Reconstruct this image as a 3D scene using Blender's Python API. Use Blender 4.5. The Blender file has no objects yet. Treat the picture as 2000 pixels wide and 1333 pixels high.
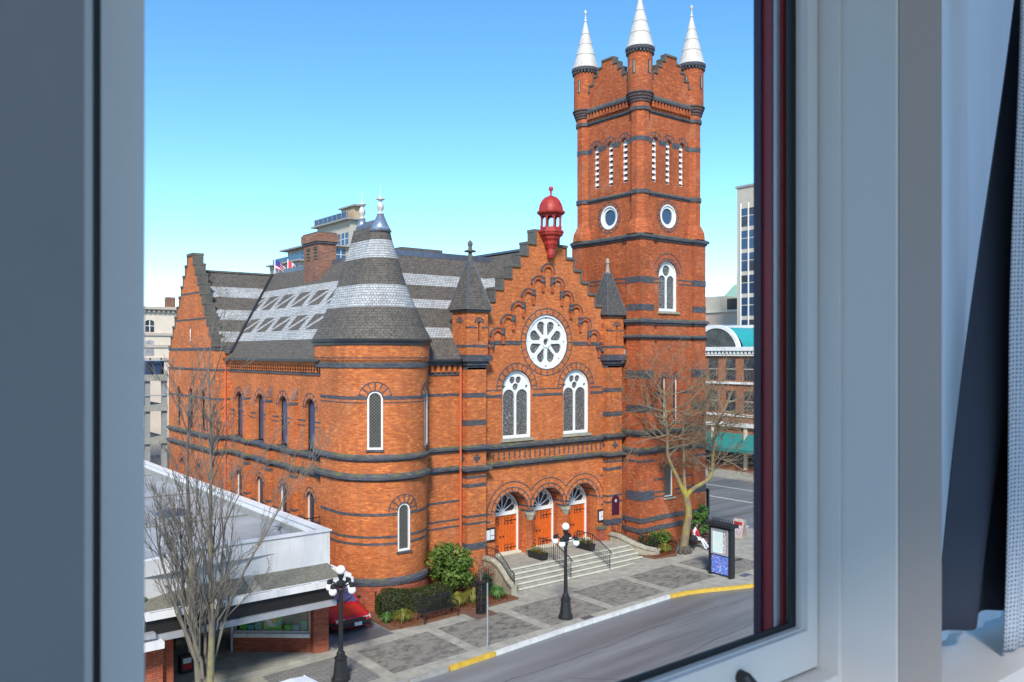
import bpy, math, random
from mathutils import Vector, Matrix
from mathutils.geometry import tessellate_polygon
random.seed(7)
R = math.radians
PI = math.pi
S = bpy.context.scene
COL = S.collection

# ------------------------------------------------------------------ camera, sky, sun, exposure
cam_d = bpy.data.cameras.new('camera')
cam = bpy.data.objects.new('camera', cam_d)
COL.objects.link(cam)
S.camera = cam
EYE = 11.0
cam.location = (0, 0, EYE)
cam.rotation_euler = (R(90), 0, R(-38.315))
cam_d.sensor_width = 36.0
cam_d.lens = 29.16
cam_d.shift_y = 0.0118
cam_d.clip_start = 0.03
cam_d.clip_end = 6000
cam_d.dof.use_dof = True
cam_d.dof.focus_distance = 42.0
cam_d.dof.aperture_fstop = 7.0

SUN_AZ = (-0.66, -0.75)
SUN_EL = R(40)
W = bpy.data.worlds.new('World')
S.world = W
W.use_nodes = True
nt = W.node_tree
bg = nt.nodes['Background']
sky = nt.nodes.new('ShaderNodeTexSky')
sky.sky_type = 'NISHITA'
sky.sun_disc = False
sky.sun_elevation = SUN_EL
sky.sun_rotation = math.atan2(SUN_AZ[0], SUN_AZ[1])
sky.air_density = 1.0
sky.altitude = 2500
sky.dust_density = 0.25
sky.ozone_density = 2.0
hs = nt.nodes.new('ShaderNodeHueSaturation')
hs.inputs['Saturation'].default_value = 1.2
hs.inputs['Hue'].default_value = 0.491
nt.links.new(sky.outputs[0], hs.inputs['Color'])
nt.links.new(hs.outputs[0], bg.inputs[0])
bg.inputs[1].default_value = 0.145

sd = bpy.data.lights.new('sun', 'SUN')
sd.energy = 2.9
sd.angle = R(11)
sd.color = (1.0, 0.94, 0.86)
sun = bpy.data.objects.new('sun', sd)
COL.objects.link(sun)
sv = Vector((SUN_AZ[0] * math.cos(SUN_EL), SUN_AZ[1] * math.cos(SUN_EL), math.sin(SUN_EL)))
sun.rotation_euler = sv.to_track_quat('Z', 'Y').to_euler()
sun.location = (-20, -20, 60)

S.view_settings.view_transform = 'Standard'
S.view_settings.look = 'None'
S.view_settings.exposure = 0.93
S.view_settings.gamma = 1.0
S.view_settings.use_curve_mapping = False
S.cycles.use_denoising = True
S.cycles.max_bounces = 6
S.cycles.transparent_max_bounces = 12

# ------------------------------------------------------------------ materials
MATS = {}


class NT:
    def __init__(self, name):
        self.m = bpy.data.materials.new(name)
        self.m.use_nodes = True
        self.t = self.m.node_tree
        self.b = self.t.nodes['Principled BSDF']
        MATS[name] = self.m

    def n(self, typ, **kw):
        x = self.t.nodes.new('ShaderNode' + typ)
        for k, v in kw.items():
            if hasattr(x, k):
                setattr(x, k, v)
            else:
                x.inputs[k.replace('_', ' ')].default_value = v
        return x

    def l(self, a, b):
        self.t.links.new(a, b)

    def mix(self, fac, a, b, mode='MIX'):
        x = self.t.nodes.new('ShaderNodeMix')
        x.data_type = 'RGBA'
        x.blend_type = mode
        for i, v in ((0, fac), (6, a), (7, b)):
            if hasattr(v, 'is_linked'):
                self.l(v, x.inputs[i])
            elif i == 0:
                x.inputs[0].default_value = v
            else:
                x.inputs[i].default_value = (*v, 1) if len(v) == 3 else v
        return x.outputs[2]

    def noise(self, scale, detail=4, rough=0.6, vec=None, lo=None, hi=None):
        x = self.n('TexNoise', Scale=scale, Detail=detail, Roughness=rough)
        if vec is not None:
            self.l(vec, x.inputs['Vector'])
        o = x.outputs[0]
        if lo is not None:
            o = self.ramp(o, lo, hi)
        return o

    def ramp(self, o, lo, hi):
        r = self.n('MapRange')
        r.inputs[1].default_value = lo
        r.inputs[2].default_value = hi
        self.l(o, r.inputs[0])
        return r.outputs[0]

    def obj(self, sx=1, sy=1, sz=1):
        g = self.n('NewGeometry')
        mp = self.n('Mapping')
        mp.inputs['Scale'].default_value = (sx, sy, sz)
        self.l(g.outputs['Position'], mp.inputs[0])
        return mp.outputs[0]

    def out(self, col, rough=0.8, bump=None, bs=0.3, dist=0.02, metal=0.0, spec=None):
        if hasattr(col, 'is_linked'):
            self.l(col, self.b.inputs['Base Color'])
        else:
            self.b.inputs['Base Color'].default_value = (*col, 1)
        if hasattr(rough, 'is_linked'):
            self.l(rough, self.b.inputs['Roughness'])
        else:
            self.b.inputs['Roughness'].default_value = rough
        self.b.inputs['Metallic'].default_value = metal
        if spec is not None:
            self.b.inputs['Specular IOR Level'].default_value = spec
        if bump is not None:
            x = self.n('Bump', Strength=bs, Distance=dist)
            self.l(bump, x.inputs['Height'])
            self.l(x.outputs[0], self.b.inputs['Normal'])
        return self.m


def upness(N, lo=0.3, hi=0.9):
    g = N.n('NewGeometry')
    s = N.n('SeparateXYZ')
    N.l(g.outputs['True Normal'], s.inputs[0])
    return N.ramp(s.outputs[2], lo, hi)


def brick_mat(name, c1, c2, mortar, bw=0.22, rh=0.075, ms=0.009, dark=0.42, moss=0.0, patch=0.6):
    N = NT(name)
    uv = N.n('UVMap')
    bt = N.n('TexBrick', Scale=1.0)
    bt.inputs['Color1'].default_value = (*c1, 1)
    bt.inputs['Color2'].default_value = (*c2, 1)
    bt.inputs['Mortar'].default_value = (*mortar, 1)
    bt.inputs['Brick Width'].default_value = bw
    bt.inputs['Row Height'].default_value = rh
    bt.inputs['Mortar Size'].default_value = ms
    bt.inputs['Mortar Smooth'].default_value = 0.3
    N.l(uv.outputs[0], bt.inputs['Vector'])
    big = N.noise(0.55, 6, 0.65, N.obj(1, 1, 0.7), 0.35, 0.7)
    c = N.mix(big, bt.outputs[0], tuple(v * dark for v in c1), 'MIX')
    c = N.mix(patch, bt.outputs[0], c)
    row = N.noise(1.0, 3, 0.7, N.obj(2.4, 2.4, 12.0), 0.36, 0.72)
    c = N.mix(row, c, N.mix(0.6, c, tuple(v * 0.42 for v in c2)))
    lite = N.noise(1.3, 3, 0.6, N.obj(3.0, 3.0, 9), 0.52, 0.72)
    c = N.mix(lite, c, N.mix(0.6, c, (min(1, c1[0] * 1.35), c1[1] * 1.7, c1[2] * 2.2)))
    drip = N.noise(1.0, 4, 0.65, N.obj(2.2, 2.2, 0.16), 0.54, 0.78)
    c = N.mix(drip, c, N.mix(0.55, c, (c1[0] * 0.28, c1[1] * 0.4, c1[2] * 0.6)))
    soot = N.noise(0.32, 7, 0.7, N.obj(1, 1, 1.4), 0.5, 0.72)
    c = N.mix(soot, c, N.mix(0.5, c, (c1[0] * 0.3, c1[1] * 0.42, c1[2] * 0.9)))
    pale = N.noise(0.5, 6, 0.7, N.obj(1.3, 1.3, 1), 0.55, 0.75)
    c = N.mix(pale, c, N.mix(0.3, c, (0.62, 0.34, 0.2) if c1[0] > 0.3 else c1))
    if moss:
        ms_ = N.noise(2.5, 5, 0.7, N.obj(), 0.45, 0.62)
        up = upness(N)
        mm = N.n('Math', operation='MULTIPLY')
        N.l(ms_, mm.inputs[0])
        N.l(up, mm.inputs[1])
        c = N.mix(mm.outputs[0], c, (0.13, 0.13, 0.035))
    return N.out(c, 0.88, bt.outputs[1], 0.25, -0.01)


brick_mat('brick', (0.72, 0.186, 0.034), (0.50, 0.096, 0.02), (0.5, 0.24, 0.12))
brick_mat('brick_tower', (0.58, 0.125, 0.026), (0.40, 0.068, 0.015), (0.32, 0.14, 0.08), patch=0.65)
brick_mat('brick_red', (0.48, 0.09, 0.03), (0.36, 0.06, 0.02), (0.40, 0.24, 0.17))
brick_mat('brick_dark', (0.098, 0.094, 0.10), (0.05, 0.049, 0.056), (0.13, 0.12, 0.11), moss=0.8, patch=0.3)
brick_mat('brick_old', (0.34, 0.12, 0.06), (0.2, 0.08, 0.05), (0.36, 0.28, 0.22))
brick_mat('brick_far', (0.44, 0.16, 0.07), (0.38, 0.13, 0.06), (0.34, 0.17, 0.1))


def shingle(name, c1, c2, gap, w=0.17, h=0.12):
    N = NT(name)
    uv = N.n('UVMap')
    bt = N.n('TexBrick', Scale=1.0)
    bt.inputs['Color1'].default_value = (*c1, 1)
    bt.inputs['Color2'].default_value = (*c2, 1)
    bt.inputs['Mortar'].default_value = (*gap, 1)
    bt.inputs['Brick Width'].default_value = w
    bt.inputs['Row Height'].default_value = h
    bt.inputs['Mortar Size'].default_value = 0.013
    bt.inputs['Mortar Smooth'].default_value = 0.2
    N.l(uv.outputs[0], bt.inputs['Vector'])
    c = N.mix(N.noise(0.7, 5, 0.6, N.obj(), 0.4, 0.75), bt.outputs[0], N.mix(0.35, bt.outputs[0], (0.06, 0.055, 0.045)))
    c = N.mix(N.noise(6, 3, 0.6, N.obj(), 0.35, 0.7), c, N.mix(0.25, c, (0.25, 0.22, 0.18)))
    return N.out(c, 0.85, bt.outputs[1], 0.5, -0.02)


shingle('shingle_dark', (0.135, 0.108, 0.088), (0.075, 0.06, 0.05), (0.03, 0.026, 0.024))
shingle('shingle_pale', (0.58, 0.575, 0.565), (0.38, 0.38, 0.38), (0.10, 0.10, 0.11))
shingle('shingle_slate', (0.085, 0.083, 0.085), (0.05, 0.05, 0.052), (0.03, 0.03, 0.03))


def plain(name, c, rough=0.6, var=0.12, sc=3.0, metal=0.0, bump=0.0, spec=None, c2=None):
    N = NT(name)
    n = N.noise(sc, 5, 0.65, N.obj(), 0.3, 0.7)
    d = c2 if c2 else tuple(v * (1 - 2 * var) for v in c)
    return N.out(N.mix(n, c, d), rough, n if bump else None, bump, 0.01, metal, spec)


plain('white_paint', (0.80, 0.79, 0.75), 0.5, 0.06)
plain('stone', (0.40, 0.36, 0.27), 0.85, 0.2, 4, bump=0.3)
plain('step_nose', (0.68, 0.64, 0.5), 0.8, 0.12, 6)
plain('red_paint', (0.46, 0.035, 0.024), 0.55, 0.22, 2.5)
plain('door_paint', (0.68, 0.125, 0.014), 0.5, 0.13, 6)
plain('pipe_paint', (0.58, 0.13, 0.05), 0.5, 0.1)
plain('iron', (0.018, 0.018, 0.02), 0.45, 0.1)
plain('lead', (0.17, 0.19, 0.24), 0.35, 0.15, 3, metal=0.5)
plain('zinc', (0.42, 0.47, 0.55), 0.3, 0.12, 3, metal=0.7)
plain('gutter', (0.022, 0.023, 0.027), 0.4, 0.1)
plain('trunk_dark', (0.10, 0.085, 0.065), 0.9, 0.2, 8)
plain('soil', (0.085, 0.06, 0.04), 0.95, 0.25, 9, bump=0.6, c2=(0.22, 0.075, 0.03))
plain('concrete', (0.39, 0.365, 0.305), 0.85, 0.2, 2.2, bump=0.15)
plain('kerb_white', (0.66, 0.65, 0.62), 0.7, 0.14, 3)
plain('kerb_yellow', (0.66, 0.42, 0.05), 0.7, 0.16, 4)
plain('kerb_grey', (0.33, 0.32, 0.30), 0.8, 0.14, 4)
plain('line_white', (0.62, 0.62, 0.60), 0.7, 0.2, 4)
N = NT('render_white')
n1 = N.noise(1.1, 5, 0.65, N.obj(), 0.35, 0.7)
n2 = N.noise(1.0, 5, 0.7, N.obj(3.0, 3.0, 0.35), 0.52, 0.8)
N.out(N.mix(n2, N.mix(n1, (0.74, 0.72, 0.71), (0.66, 0.64, 0.63)), (0.5, 0.48, 0.44)), 0.7)
plain('roof_felt', (0.42, 0.425, 0.43), 0.5, 0.12, 0.5, c2=(0.25, 0.255, 0.255))
plain('roof_gravel', (0.24, 0.225, 0.175), 0.95, 0.3, 9, bump=0.4)
plain('fascia_black', (0.022, 0.018, 0.016), 0.3, 0.1)
plain('alu', (0.46, 0.46, 0.48), 0.4, 0.08, metal=0.3)
plain('cream', (0.72, 0.60, 0.47), 0.8, 0.06, 1)
plain('cream_dark', (0.5, 0.42, 0.34), 0.8, 0.06, 1)
plain('beige', (0.50, 0.36, 0.22), 0.8, 0.06, 1)
plain('office_stone', (0.47, 0.42, 0.34), 0.8, 0.06, 1)
plain('pink_stone', (0.6, 0.44, 0.34), 0.8, 0.06, 1)
plain('copper_green', (0.28, 0.42, 0.34), 0.7, 0.1, 1)
plain('teal_awning', (0.02, 0.20, 0.18), 0.7, 0.1)
plain('teal_roof', (0.03, 0.36, 0.36), 0.5, 0.1)
plain('car_red', (0.62, 0.014, 0.02), 0.18, 0.03, 2)
plain('car_white', (0.80, 0.80, 0.82), 0.2, 0.03, 2)
plain('rubber', (0.02, 0.02, 0.021), 0.8, 0.1)
plain('chrome', (0.5, 0.5, 0.52), 0.2, 0.05, metal=0.8)
plain('lamp_lens', (0.75, 0.74, 0.68), 0.1, 0.1, 20)
plain('paper', (0.78, 0.78, 0.76), 0.7, 0.2, 25)
plain('notice_frame', (0.03, 0.015, 0.012), 0.4, 0.1)
plain('purple', (0.06, 0.01, 0.035), 0.4, 0.1)
plain('globe', (0.86, 0.84, 0.82), 0.25, 0.03, 5)
plain('steel_pole', (0.42, 0.44, 0.44), 0.45, 0.08, metal=0.4)
plain('skin', (0.30, 0.16, 0.10), 0.6, 0.05)
plain('cloth_white', (0.66, 0.68, 0.75), 0.9, 0.1, 12)
plain('cloth_red', (0.50, 0.025, 0.03), 0.9, 0.12, 12)
plain('cloth_dark', (0.02, 0.02, 0.025), 0.9, 0.1)
plain('hair', (0.012, 0.01, 0.01), 0.7, 0.1)
plain('green_sign', (0.11, 0.50, 0.035), 0.5, 0.03)
plain('leaf_orange', (0.85, 0.42, 0.03), 0.5, 0.03)
plain('leaf_teal', (0.03, 0.42, 0.42), 0.5, 0.03)
plain('shop_dark', (0.05, 0.045, 0.04), 0.8, 0.3, 2)
plain('shop_back', (0.62, 0.58, 0.45), 0.8, 0.2, 2)
plain('frame_paint', (0.66, 0.635, 0.61), 0.45, 0.015, 2)
plain('wall_paint', (0.42, 0.40, 0.40), 0.85, 0.02, 2)
plain('wall_taupe', (0.36, 0.315, 0.29), 0.85, 0.02, 2)
plain('wall_blue', (0.225, 0.22, 0.225), 0.8, 0.05, 3)
plain('board_print', (0.62, 0.52, 0.48), 0.6, 0.2, 9)
plain('ext_red', (0.30, 0.026, 0.032), 0.4, 0.08, 4)
plain('ext_dark', (0.05, 0.02, 0.045), 0.4, 0.08, 4)
plain('gasket', (0.006, 0.010, 0.012), 0.5, 0.1)
plain('carpet', (0.12, 0.11, 0.11), 0.95, 0.1)
plain('flag_red', (0.62, 0.04, 0.05), 0.8, 0.05)
plain('flag_blue', (0.03, 0.05, 0.25), 0.8, 0.05)
plain('flag_white', (0.8, 0.8, 0.8), 0.8, 0.03)
plain('tree_pit', (0.16, 0.085, 0.06), 0.9, 0.2, 8)
plain('bin_teal', (0.05, 0.42, 0.40), 0.5, 0.1)

N = NT('asphalt')
a_ = N.noise(0.3, 7, 0.68, N.obj(0.16, 2.0, 1), 0.36, 0.64)
b_ = N.noise(40, 2, 0.6, N.obj(), 0.3, 0.7)
c_ = N.mix(a_, (0.095, 0.10, 0.108), (0.215, 0.218, 0.222))
c_ = N.mix(b_, c_, N.mix(0.22, c_, (0.22, 0.22, 0.22)))
cr = N.n('TexVoronoi', feature='DISTANCE_TO_EDGE', Scale=0.22)
N.l(N.mix(0.25, N.obj(0.35, 1, 1), N.n('TexNoise', Scale=0.9).outputs[1]), cr.inputs['Vector'])
ck = N.ramp(cr.outputs[0], 0.0025, 0.0)
c_ = N.mix(ck, c_, N.mix(0.55, c_, (0.03, 0.03, 0.03)))
rr = N.ramp(a_, -0.2, 1.6)
rm = N.n('MapRange')
rm.inputs[3].default_value = 0.32
rm.inputs[4].default_value = 0.62
N.l(a_, rm.inputs[0])
N.out(c_, rm.outputs[0], b_, 0.25, 0.01)

N = NT('paver')
v_ = N.n('TexVoronoi', Scale=3.2)
N.l(N.obj(), v_.inputs['Vector'])
p1 = N.noise(2.6, 8, 0.78, N.obj(1, 1.5, 1), 0.47, 0.57)
p2 = N.noise(0.6, 4, 0.6, N.obj(), 0.35, 0.7)
c_ = N.mix(p1, (0.235, 0.215, 0.185), (0.085, 0.08, 0.066))
c_ = N.mix(p2, c_, N.mix(0.4, c_, (0.30, 0.275, 0.24)))
c_ = N.mix(N.noise(30, 2, 0.6, N.obj(), 0.3, 0.7), c_, N.mix(0.25, c_, (0.06, 0.06, 0.05)))
N.out(c_, 0.75, p1, 0.2, 0.01)

N = NT('paver_brick')
uv = N.n('UVMap')
bt = N.n('TexBrick', Scale=1.0)
for k_, v2 in (('Color1', (0.25, 0.235, 0.22, 1)), ('Color2', (0.18, 0.172, 0.165, 1)), ('Mortar', (0.10, 0.1, 0.09, 1))):
    bt.inputs[k_].default_value = v2
bt.inputs['Brick Width'].default_value = 0.4
bt.inputs['Row Height'].default_value = 0.14
bt.inputs['Mortar Size'].default_value = 0.014
N.l(uv.outputs[0], bt.inputs['Vector'])
N.out(N.mix(N.noise(1.1, 4, 0.6, N.obj(), 0.35, 0.7), bt.outputs[0], N.mix(0.35, bt.outputs[0], (0.1, 0.1, 0.09))), 0.8, bt.outputs[1], 0.3, -0.01)

N = NT('stone_moss')
n1 = N.noise(3, 6, 0.7, N.obj(), 0.35, 0.65)
n2 = N.noise(2.2, 5, 0.7, N.obj(), 0.42, 0.58)
up = upness(N, 0.2, 0.8)
mm = N.n('Math', operation='MULTIPLY')
N.l(n2, mm.inputs[0])
N.l(up, mm.inputs[1])
c_ = N.mix(n1, (0.075, 0.07, 0.066), (0.14, 0.125, 0.10))
N.out(N.mix(mm.outputs[0], c_, (0.15, 0.155, 0.04)), 0.9, n1, 0.4, 0.02)

N = NT('cap_white')
n1 = N.noise(2.2, 6, 0.7, N.obj(1.5, 1.5, 0.3), 0.5, 0.8)
N.out(N.mix(N.noise(9, 4, 0.7, N.obj(), 0.6, 0.75), N.mix(n1, (0.56, 0.52, 0.47), (0.36, 0.30, 0.24)), (0.27, 0.22, 0.17)), 0.6)

N = NT('glass_dark')
n1 = N.noise(1.2, 3, 0.6, N.obj(), 0.35, 0.7)
N.out(N.mix(n1, (0.018, 0.022, 0.03), (0.07, 0.075, 0.085)), 0.12, N.noise(9, 2, 0.5, N.obj()), 0.15, 0.01)
N = NT('glass_stained')
uv = N.n('UVMap')
v_ = N.n('TexVoronoi', Scale=7.0, feature='DISTANCE_TO_EDGE')
N.l(uv.outputs[0], v_.inputs['Vector'])
n1 = N.noise(5, 4, 0.6, N.obj(), 0.35, 0.7)
c_ = N.mix(n1, (0.045, 0.042, 0.045), (0.10, 0.088, 0.08))
N.out(N.mix(N.ramp(v_.outputs[0], 0.05, 0.02), c_, (0.30, 0.28, 0.25)), 0.3)
N = NT('glass_lattice')
uv = N.n('UVMap')
mp = N.n('Mapping')
mp.inputs['Rotation'].default_value = (0, 0, R(45))
N.l(uv.outputs[0], mp.inputs[0])
bt = N.n('TexBrick', Scale=1.0)
bt.offset = 0.0
for k_, v2 in (('Color1', (0.03, 0.03, 0.028, 1)), ('Color2', (0.05, 0.048, 0.042, 1)), ('Mortar', (0.24, 0.225, 0.19, 1))):
    bt.inputs[k_].default_value = v2
bt.inputs['Brick Width'].default_value = 0.1
bt.inputs['Row Height'].default_value = 0.1
bt.inputs['Mortar Size'].default_value = 0.006
N.l(mp.outputs[0], bt.inputs['Vector'])
N.out(bt.outputs[0], 0.3)
N = NT('glass_sky')
n1 = N.noise(0.15, 3, 0.6, N.obj(), 0.35, 0.7)
N.out(N.mix(n1, (0.02, 0.04, 0.09), (0.05, 0.085, 0.15)), 0.08, spec=0.8)
N = NT('car_glass')
N.out((0.04, 0.09, 0.22), 0.04, spec=1.0)  # blue of the reflected sky is put into the base colour
N = NT('pane_clear')
tb = N.n('BsdfTransparent')
tb.inputs[0].default_value = (0.97, 0.98, 0.98, 1)
N.l(tb.outputs[0], N.t.nodes['Material Output'].inputs[0])
N = NT('shop_glass')
gl = N.n('BsdfGlossy', Roughness=0.03)
tb = N.n('BsdfTransparent')
tb.inputs[0].default_value = (0.93, 0.95, 0.95, 1)
mx = N.n('MixShader')
mx.inputs[0].default_value = 0.05
N.l(tb.outputs[0], mx.inputs[1])
N.l(gl.outputs[0], mx.inputs[2])
N.l(mx.outputs[0], N.t.nodes['Material Output'].inputs[0])


def leaf_mat(name, a, b, tr=0.35):
    N = NT(name)
    oi = N.n('ObjectInfo')
    n1 = N.noise(2.3, 3, 0.6, N.obj(), 0.3, 0.7)
    n2 = N.noise(22, 2, 0.6, N.obj(), 0.25, 0.75)
    c = N.mix(n1, a, b)
    c = N.mix(n2, c, N.mix(0.5, c, tuple(v * 0.5 for v in a)))
    N.out(c, 0.55)
    d = N.n('BsdfTranslucent')
    N.l(c, d.inputs[0])
    m = N.n('MixShader')
    m.inputs[0].default_value = tr
    N.l(N.b.outputs[0], m.inputs[1])
    N.l(d.outputs[0], m.inputs[2])
    N.l(m.outputs[0], N.t.nodes['Material Output'].inputs[0])


leaf_mat('leaf_green', (0.09, 0.19, 0.03), (0.22, 0.30, 0.055))
leaf_mat('leaf_hedge', (0.035, 0.06, 0.012), (0.085, 0.105, 0.02))
leaf_mat('leaf_conifer', (0.02, 0.055, 0.03), (0.035, 0.085, 0.05))
leaf_mat('leaf_yellow', (0.34, 0.31, 0.05), (0.22, 0.25, 0.045))
leaf_mat('leaf_red', (0.36, 0.08, 0.025), (0.24, 0.10, 0.05))
leaf_mat('leaf_fern', (0.10, 0.24, 0.05), (0.16, 0.30, 0.06))


def bark_mat(name, a, b, moss):
    N = NT(name)
    n1 = N.noise(9, 5, 0.7, N.obj(1, 1, 0.25), 0.3, 0.7)
    n2 = N.noise(1.7, 4, 0.65, N.obj(), 0.44, 0.6)
    at = N.n('Attribute', attribute_name='thick')
    c = N.mix(n1, a, b)
    mm = N.n('Math', operation='MULTIPLY')
    N.l(n2, mm.inputs[0])
    N.l(at.outputs['Fac'], mm.inputs[1])
    c = N.mix(mm.outputs[0], c, moss)
    N.out(c, 0.92, n1, 0.5, 0.02)


bark_mat('bark_moss', (0.25, 0.185, 0.12), (0.14, 0.105, 0.065), (0.31, 0.26, 0.035))
bark_mat('bark_grey', (0.20, 0.175, 0.145), (0.12, 0.105, 0.09), (0.27, 0.245, 0.10))

N = NT('map_print')
n1 = N.noise(5, 5, 0.7, N.obj(), 0.42, 0.6)
N.out(N.mix(n1, (0.55, 0.72, 0.68), (0.70, 0.74, 0.66)), 0.3)
N = NT('photo_print')
n1 = N.noise(14, 5, 0.7, N.obj(), 0.4, 0.6)
N.out(N.mix(n1, (0.75, 0.72, 0.72), (0.25, 0.10, 0.16)), 0.3)
N = NT('mural_print')
n1 = N.noise(7, 5, 0.7, N.obj(), 0.4, 0.6)
n2 = N.noise(11, 4, 0.7, N.obj(1.3, 1, 1.2), 0.52, 0.62)
N.out(N.mix(n2, N.mix(n1, (0.06, 0.22, 0.62), (0.14, 0.10, 0.45)), (0.5, 0.55, 0.8)), 0.4)
N = NT('curtain_cloth')
n1 = N.noise(900, 2, 0.5, N.obj(1, 1, 0.6))
N.out((0.04, 0.048, 0.07), 0.85, n1, 0.1, 0.001)
N = NT('sheer_cloth')
d = N.n('BsdfTranslucent')
d.inputs[0].default_value = (0.9, 0.93, 0.96, 1)
m_ = N.n('MixShader')
m_.inputs[0].default_value = 0.85
N.out((0.72, 0.76, 0.82), 0.9)
N.l(N.b.outputs[0], m_.inputs[1])
N.l(d.outputs[0], m_.inputs[2])
N.l(m_.outputs[0], N.t.nodes['Material Output'].inputs[0])
N = NT('lace_cloth')
uv = N.n('UVMap')
v_ = N.n('TexVoronoi', Scale=95.0)
v_.inputs['Randomness'].default_value = 0.15
N.l(uv.outputs[0], v_.inputs['Vector'])
N.out(N.mix(N.ramp(v_.outputs[0], 0.34, 0.28), (0.55, 0.58, 0.64), (0.2, 0.215, 0.25)), 0.95, v_.outputs[0], 0.4, 0.001)


# ------------------------------------------------------------------ mesh building
class MB:
    def __init__(self):
        self.v = []
        self.f = []
        self.mi = []
        self.cm = 0

    def face(self, pts):
        b = len(self.v)
        self.v += [tuple(p) for p in pts]
        self.f.append(tuple(range(b, b + len(pts))))
        self.mi.append(self.cm)
        return self

    def add(self, vs, fs):
        b = len(self.v)
        self.v += [tuple(p) for p in vs]
        for f in fs:
            self.f.append(tuple(i + b for i in f))
            self.mi.append(self.cm)
        return self

    def box(self, x0, x1, y0, y1, z0, z1):
        v = [(x, y, z) for z in (z0, z1) for y in (y0, y1) for x in (x0, x1)]
        return self.add(v, [(0, 2, 3, 1), (4, 5, 7, 6), (0, 1, 5, 4), (2, 6, 7, 3), (0, 4, 6, 2), (1, 3, 7, 5)])

    def obox(self, c, ax, ay, az, hx, hy, hz):
        c, ax, ay, az = Vector(c), Vector(ax).normalized(), Vector(ay).normalized(), Vector(az).normalized()
        v = [c + ax * hx * i + ay * hy * j + az * hz * k for k in (-1, 1) for j in (-1, 1) for i in (-1, 1)]
        return self.add(v, [(0, 2, 3, 1), (4, 5, 7, 6), (0, 1, 5, 4), (2, 6, 7, 3), (0, 4, 6, 2), (1, 3, 7, 5)])

    def bar(self, a, b, w, h=None):
        a, b = Vector(a), Vector(b)
        h = h or w
        az = (b - a)
        L = az.length
        az.normalize()
        t = Vector((0, 0, 1)) if abs(az.z) < 0.9 else Vector((1, 0, 0))
        ax = az.cross(t).normalized()
        return self.obox((a + b) / 2, ax, ax.cross(az), az, w / 2, h / 2, L / 2)

    def plate(self, outer, holes, fr, w0, w1):
        loops = [outer] + list(holes)
        flat = [p for lp in loops for p in lp]
        tris = tessellate_polygon([[Vector((p[0], p[1], 0)) for p in lp] for lp in loops])
        n = len(flat)
        v = [fr(p[0], p[1], w0) for p in flat] + [fr(p[0], p[1], w1) for p in flat]
        f = [t for t in tris] + [(t[2] + n, t[1] + n, t[0] + n) for t in tris]
        b = 0
        for lp in loops:
            k = len(lp)
            for i in range(k):
                j = (i + 1) % k
                f.append((b + i, b + j, b + j + n, b + i + n))
            b += k
        return self.add(v, f)

    def lathe(self, prof, cx=0, cy=0, n=16, a0=0.0, a1=2 * PI, cap=True):
        full = abs(a1 - a0 - 2 * PI) < 1e-6
        m = n if full else n + 1
        v = []
        for r, z in prof:
            for i in range(m):
                a = a0 + (a1 - a0) * i / n
                v.append((cx + r * math.cos(a), cy + r * math.sin(a), z))
        f = []
        for k in range(len(prof) - 1):
            for i in range(n):
                j = (i + 1) % m
                f.append((k * m + i, k * m + j, (k + 1) * m + j, (k + 1) * m + i))
        if cap and full:
            if prof[0][0] > 1e-4:
                f.append(tuple(range(m))[::-1])
            if prof[-1][0] > 1e-4:
                f.append(tuple((len(prof) - 1) * m + i for i in range(m)))
        return self.add(v, f)

    def loft(self, loops, cap=True, close=True):
        m = len(loops[0])
        v = [p for lp in loops for p in lp]
        f = []
        for k in range(len(loops) - 1):
            for i in range(m if close else m - 1):
                j = (i + 1) % m
                f.append((k * m + i, k * m + j, (k + 1) * m + j, (k + 1) * m + i))
        if cap:
            f.append(tuple(range(m))[::-1])
            f.append(tuple((len(loops) - 1) * m + i for i in range(m)))
        return self.add(v, f)

    def tube(self, pts, rad, n=6, cap=True):
        pts = [Vector(p) for p in pts]
        if not hasattr(rad, '__len__'):
            rad = [rad] * len(pts)
        loops = []
        ref = None
        for i, p in enumerate(pts):
            d = (pts[min(i + 1, len(pts) - 1)] - pts[max(i - 1, 0)])
            if d.length < 1e-6:
                d = Vector((0, 0, 1))
            d.normalize()
            if ref is None:
                ref = d.cross(Vector((0.31, 0.77, 0.55)))
            ref = (ref - d * ref.dot(d))
            if ref.length < 1e-5:
                ref = d.cross(Vector((0.9, 0.1, 0.3)))
            ref.normalize()
            s = d.cross(ref)
            loops.append([p + (ref * math.cos(2 * PI * k / n) + s * math.sin(2 * PI * k / n)) * rad[i] for k in range(n)])
        return self.loft(loops, cap)

    def sphere(self, c, r, n=12, m=8, sz=1.0):
        prof = [(r * math.sin(PI * i / m), -r * sz * math.cos(PI * i / m)) for i in range(m + 1)]
        return self.lathe([(max(a, 1e-5), c[2] + b) for a, b in prof], c[0], c[1], n, cap=False)


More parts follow.
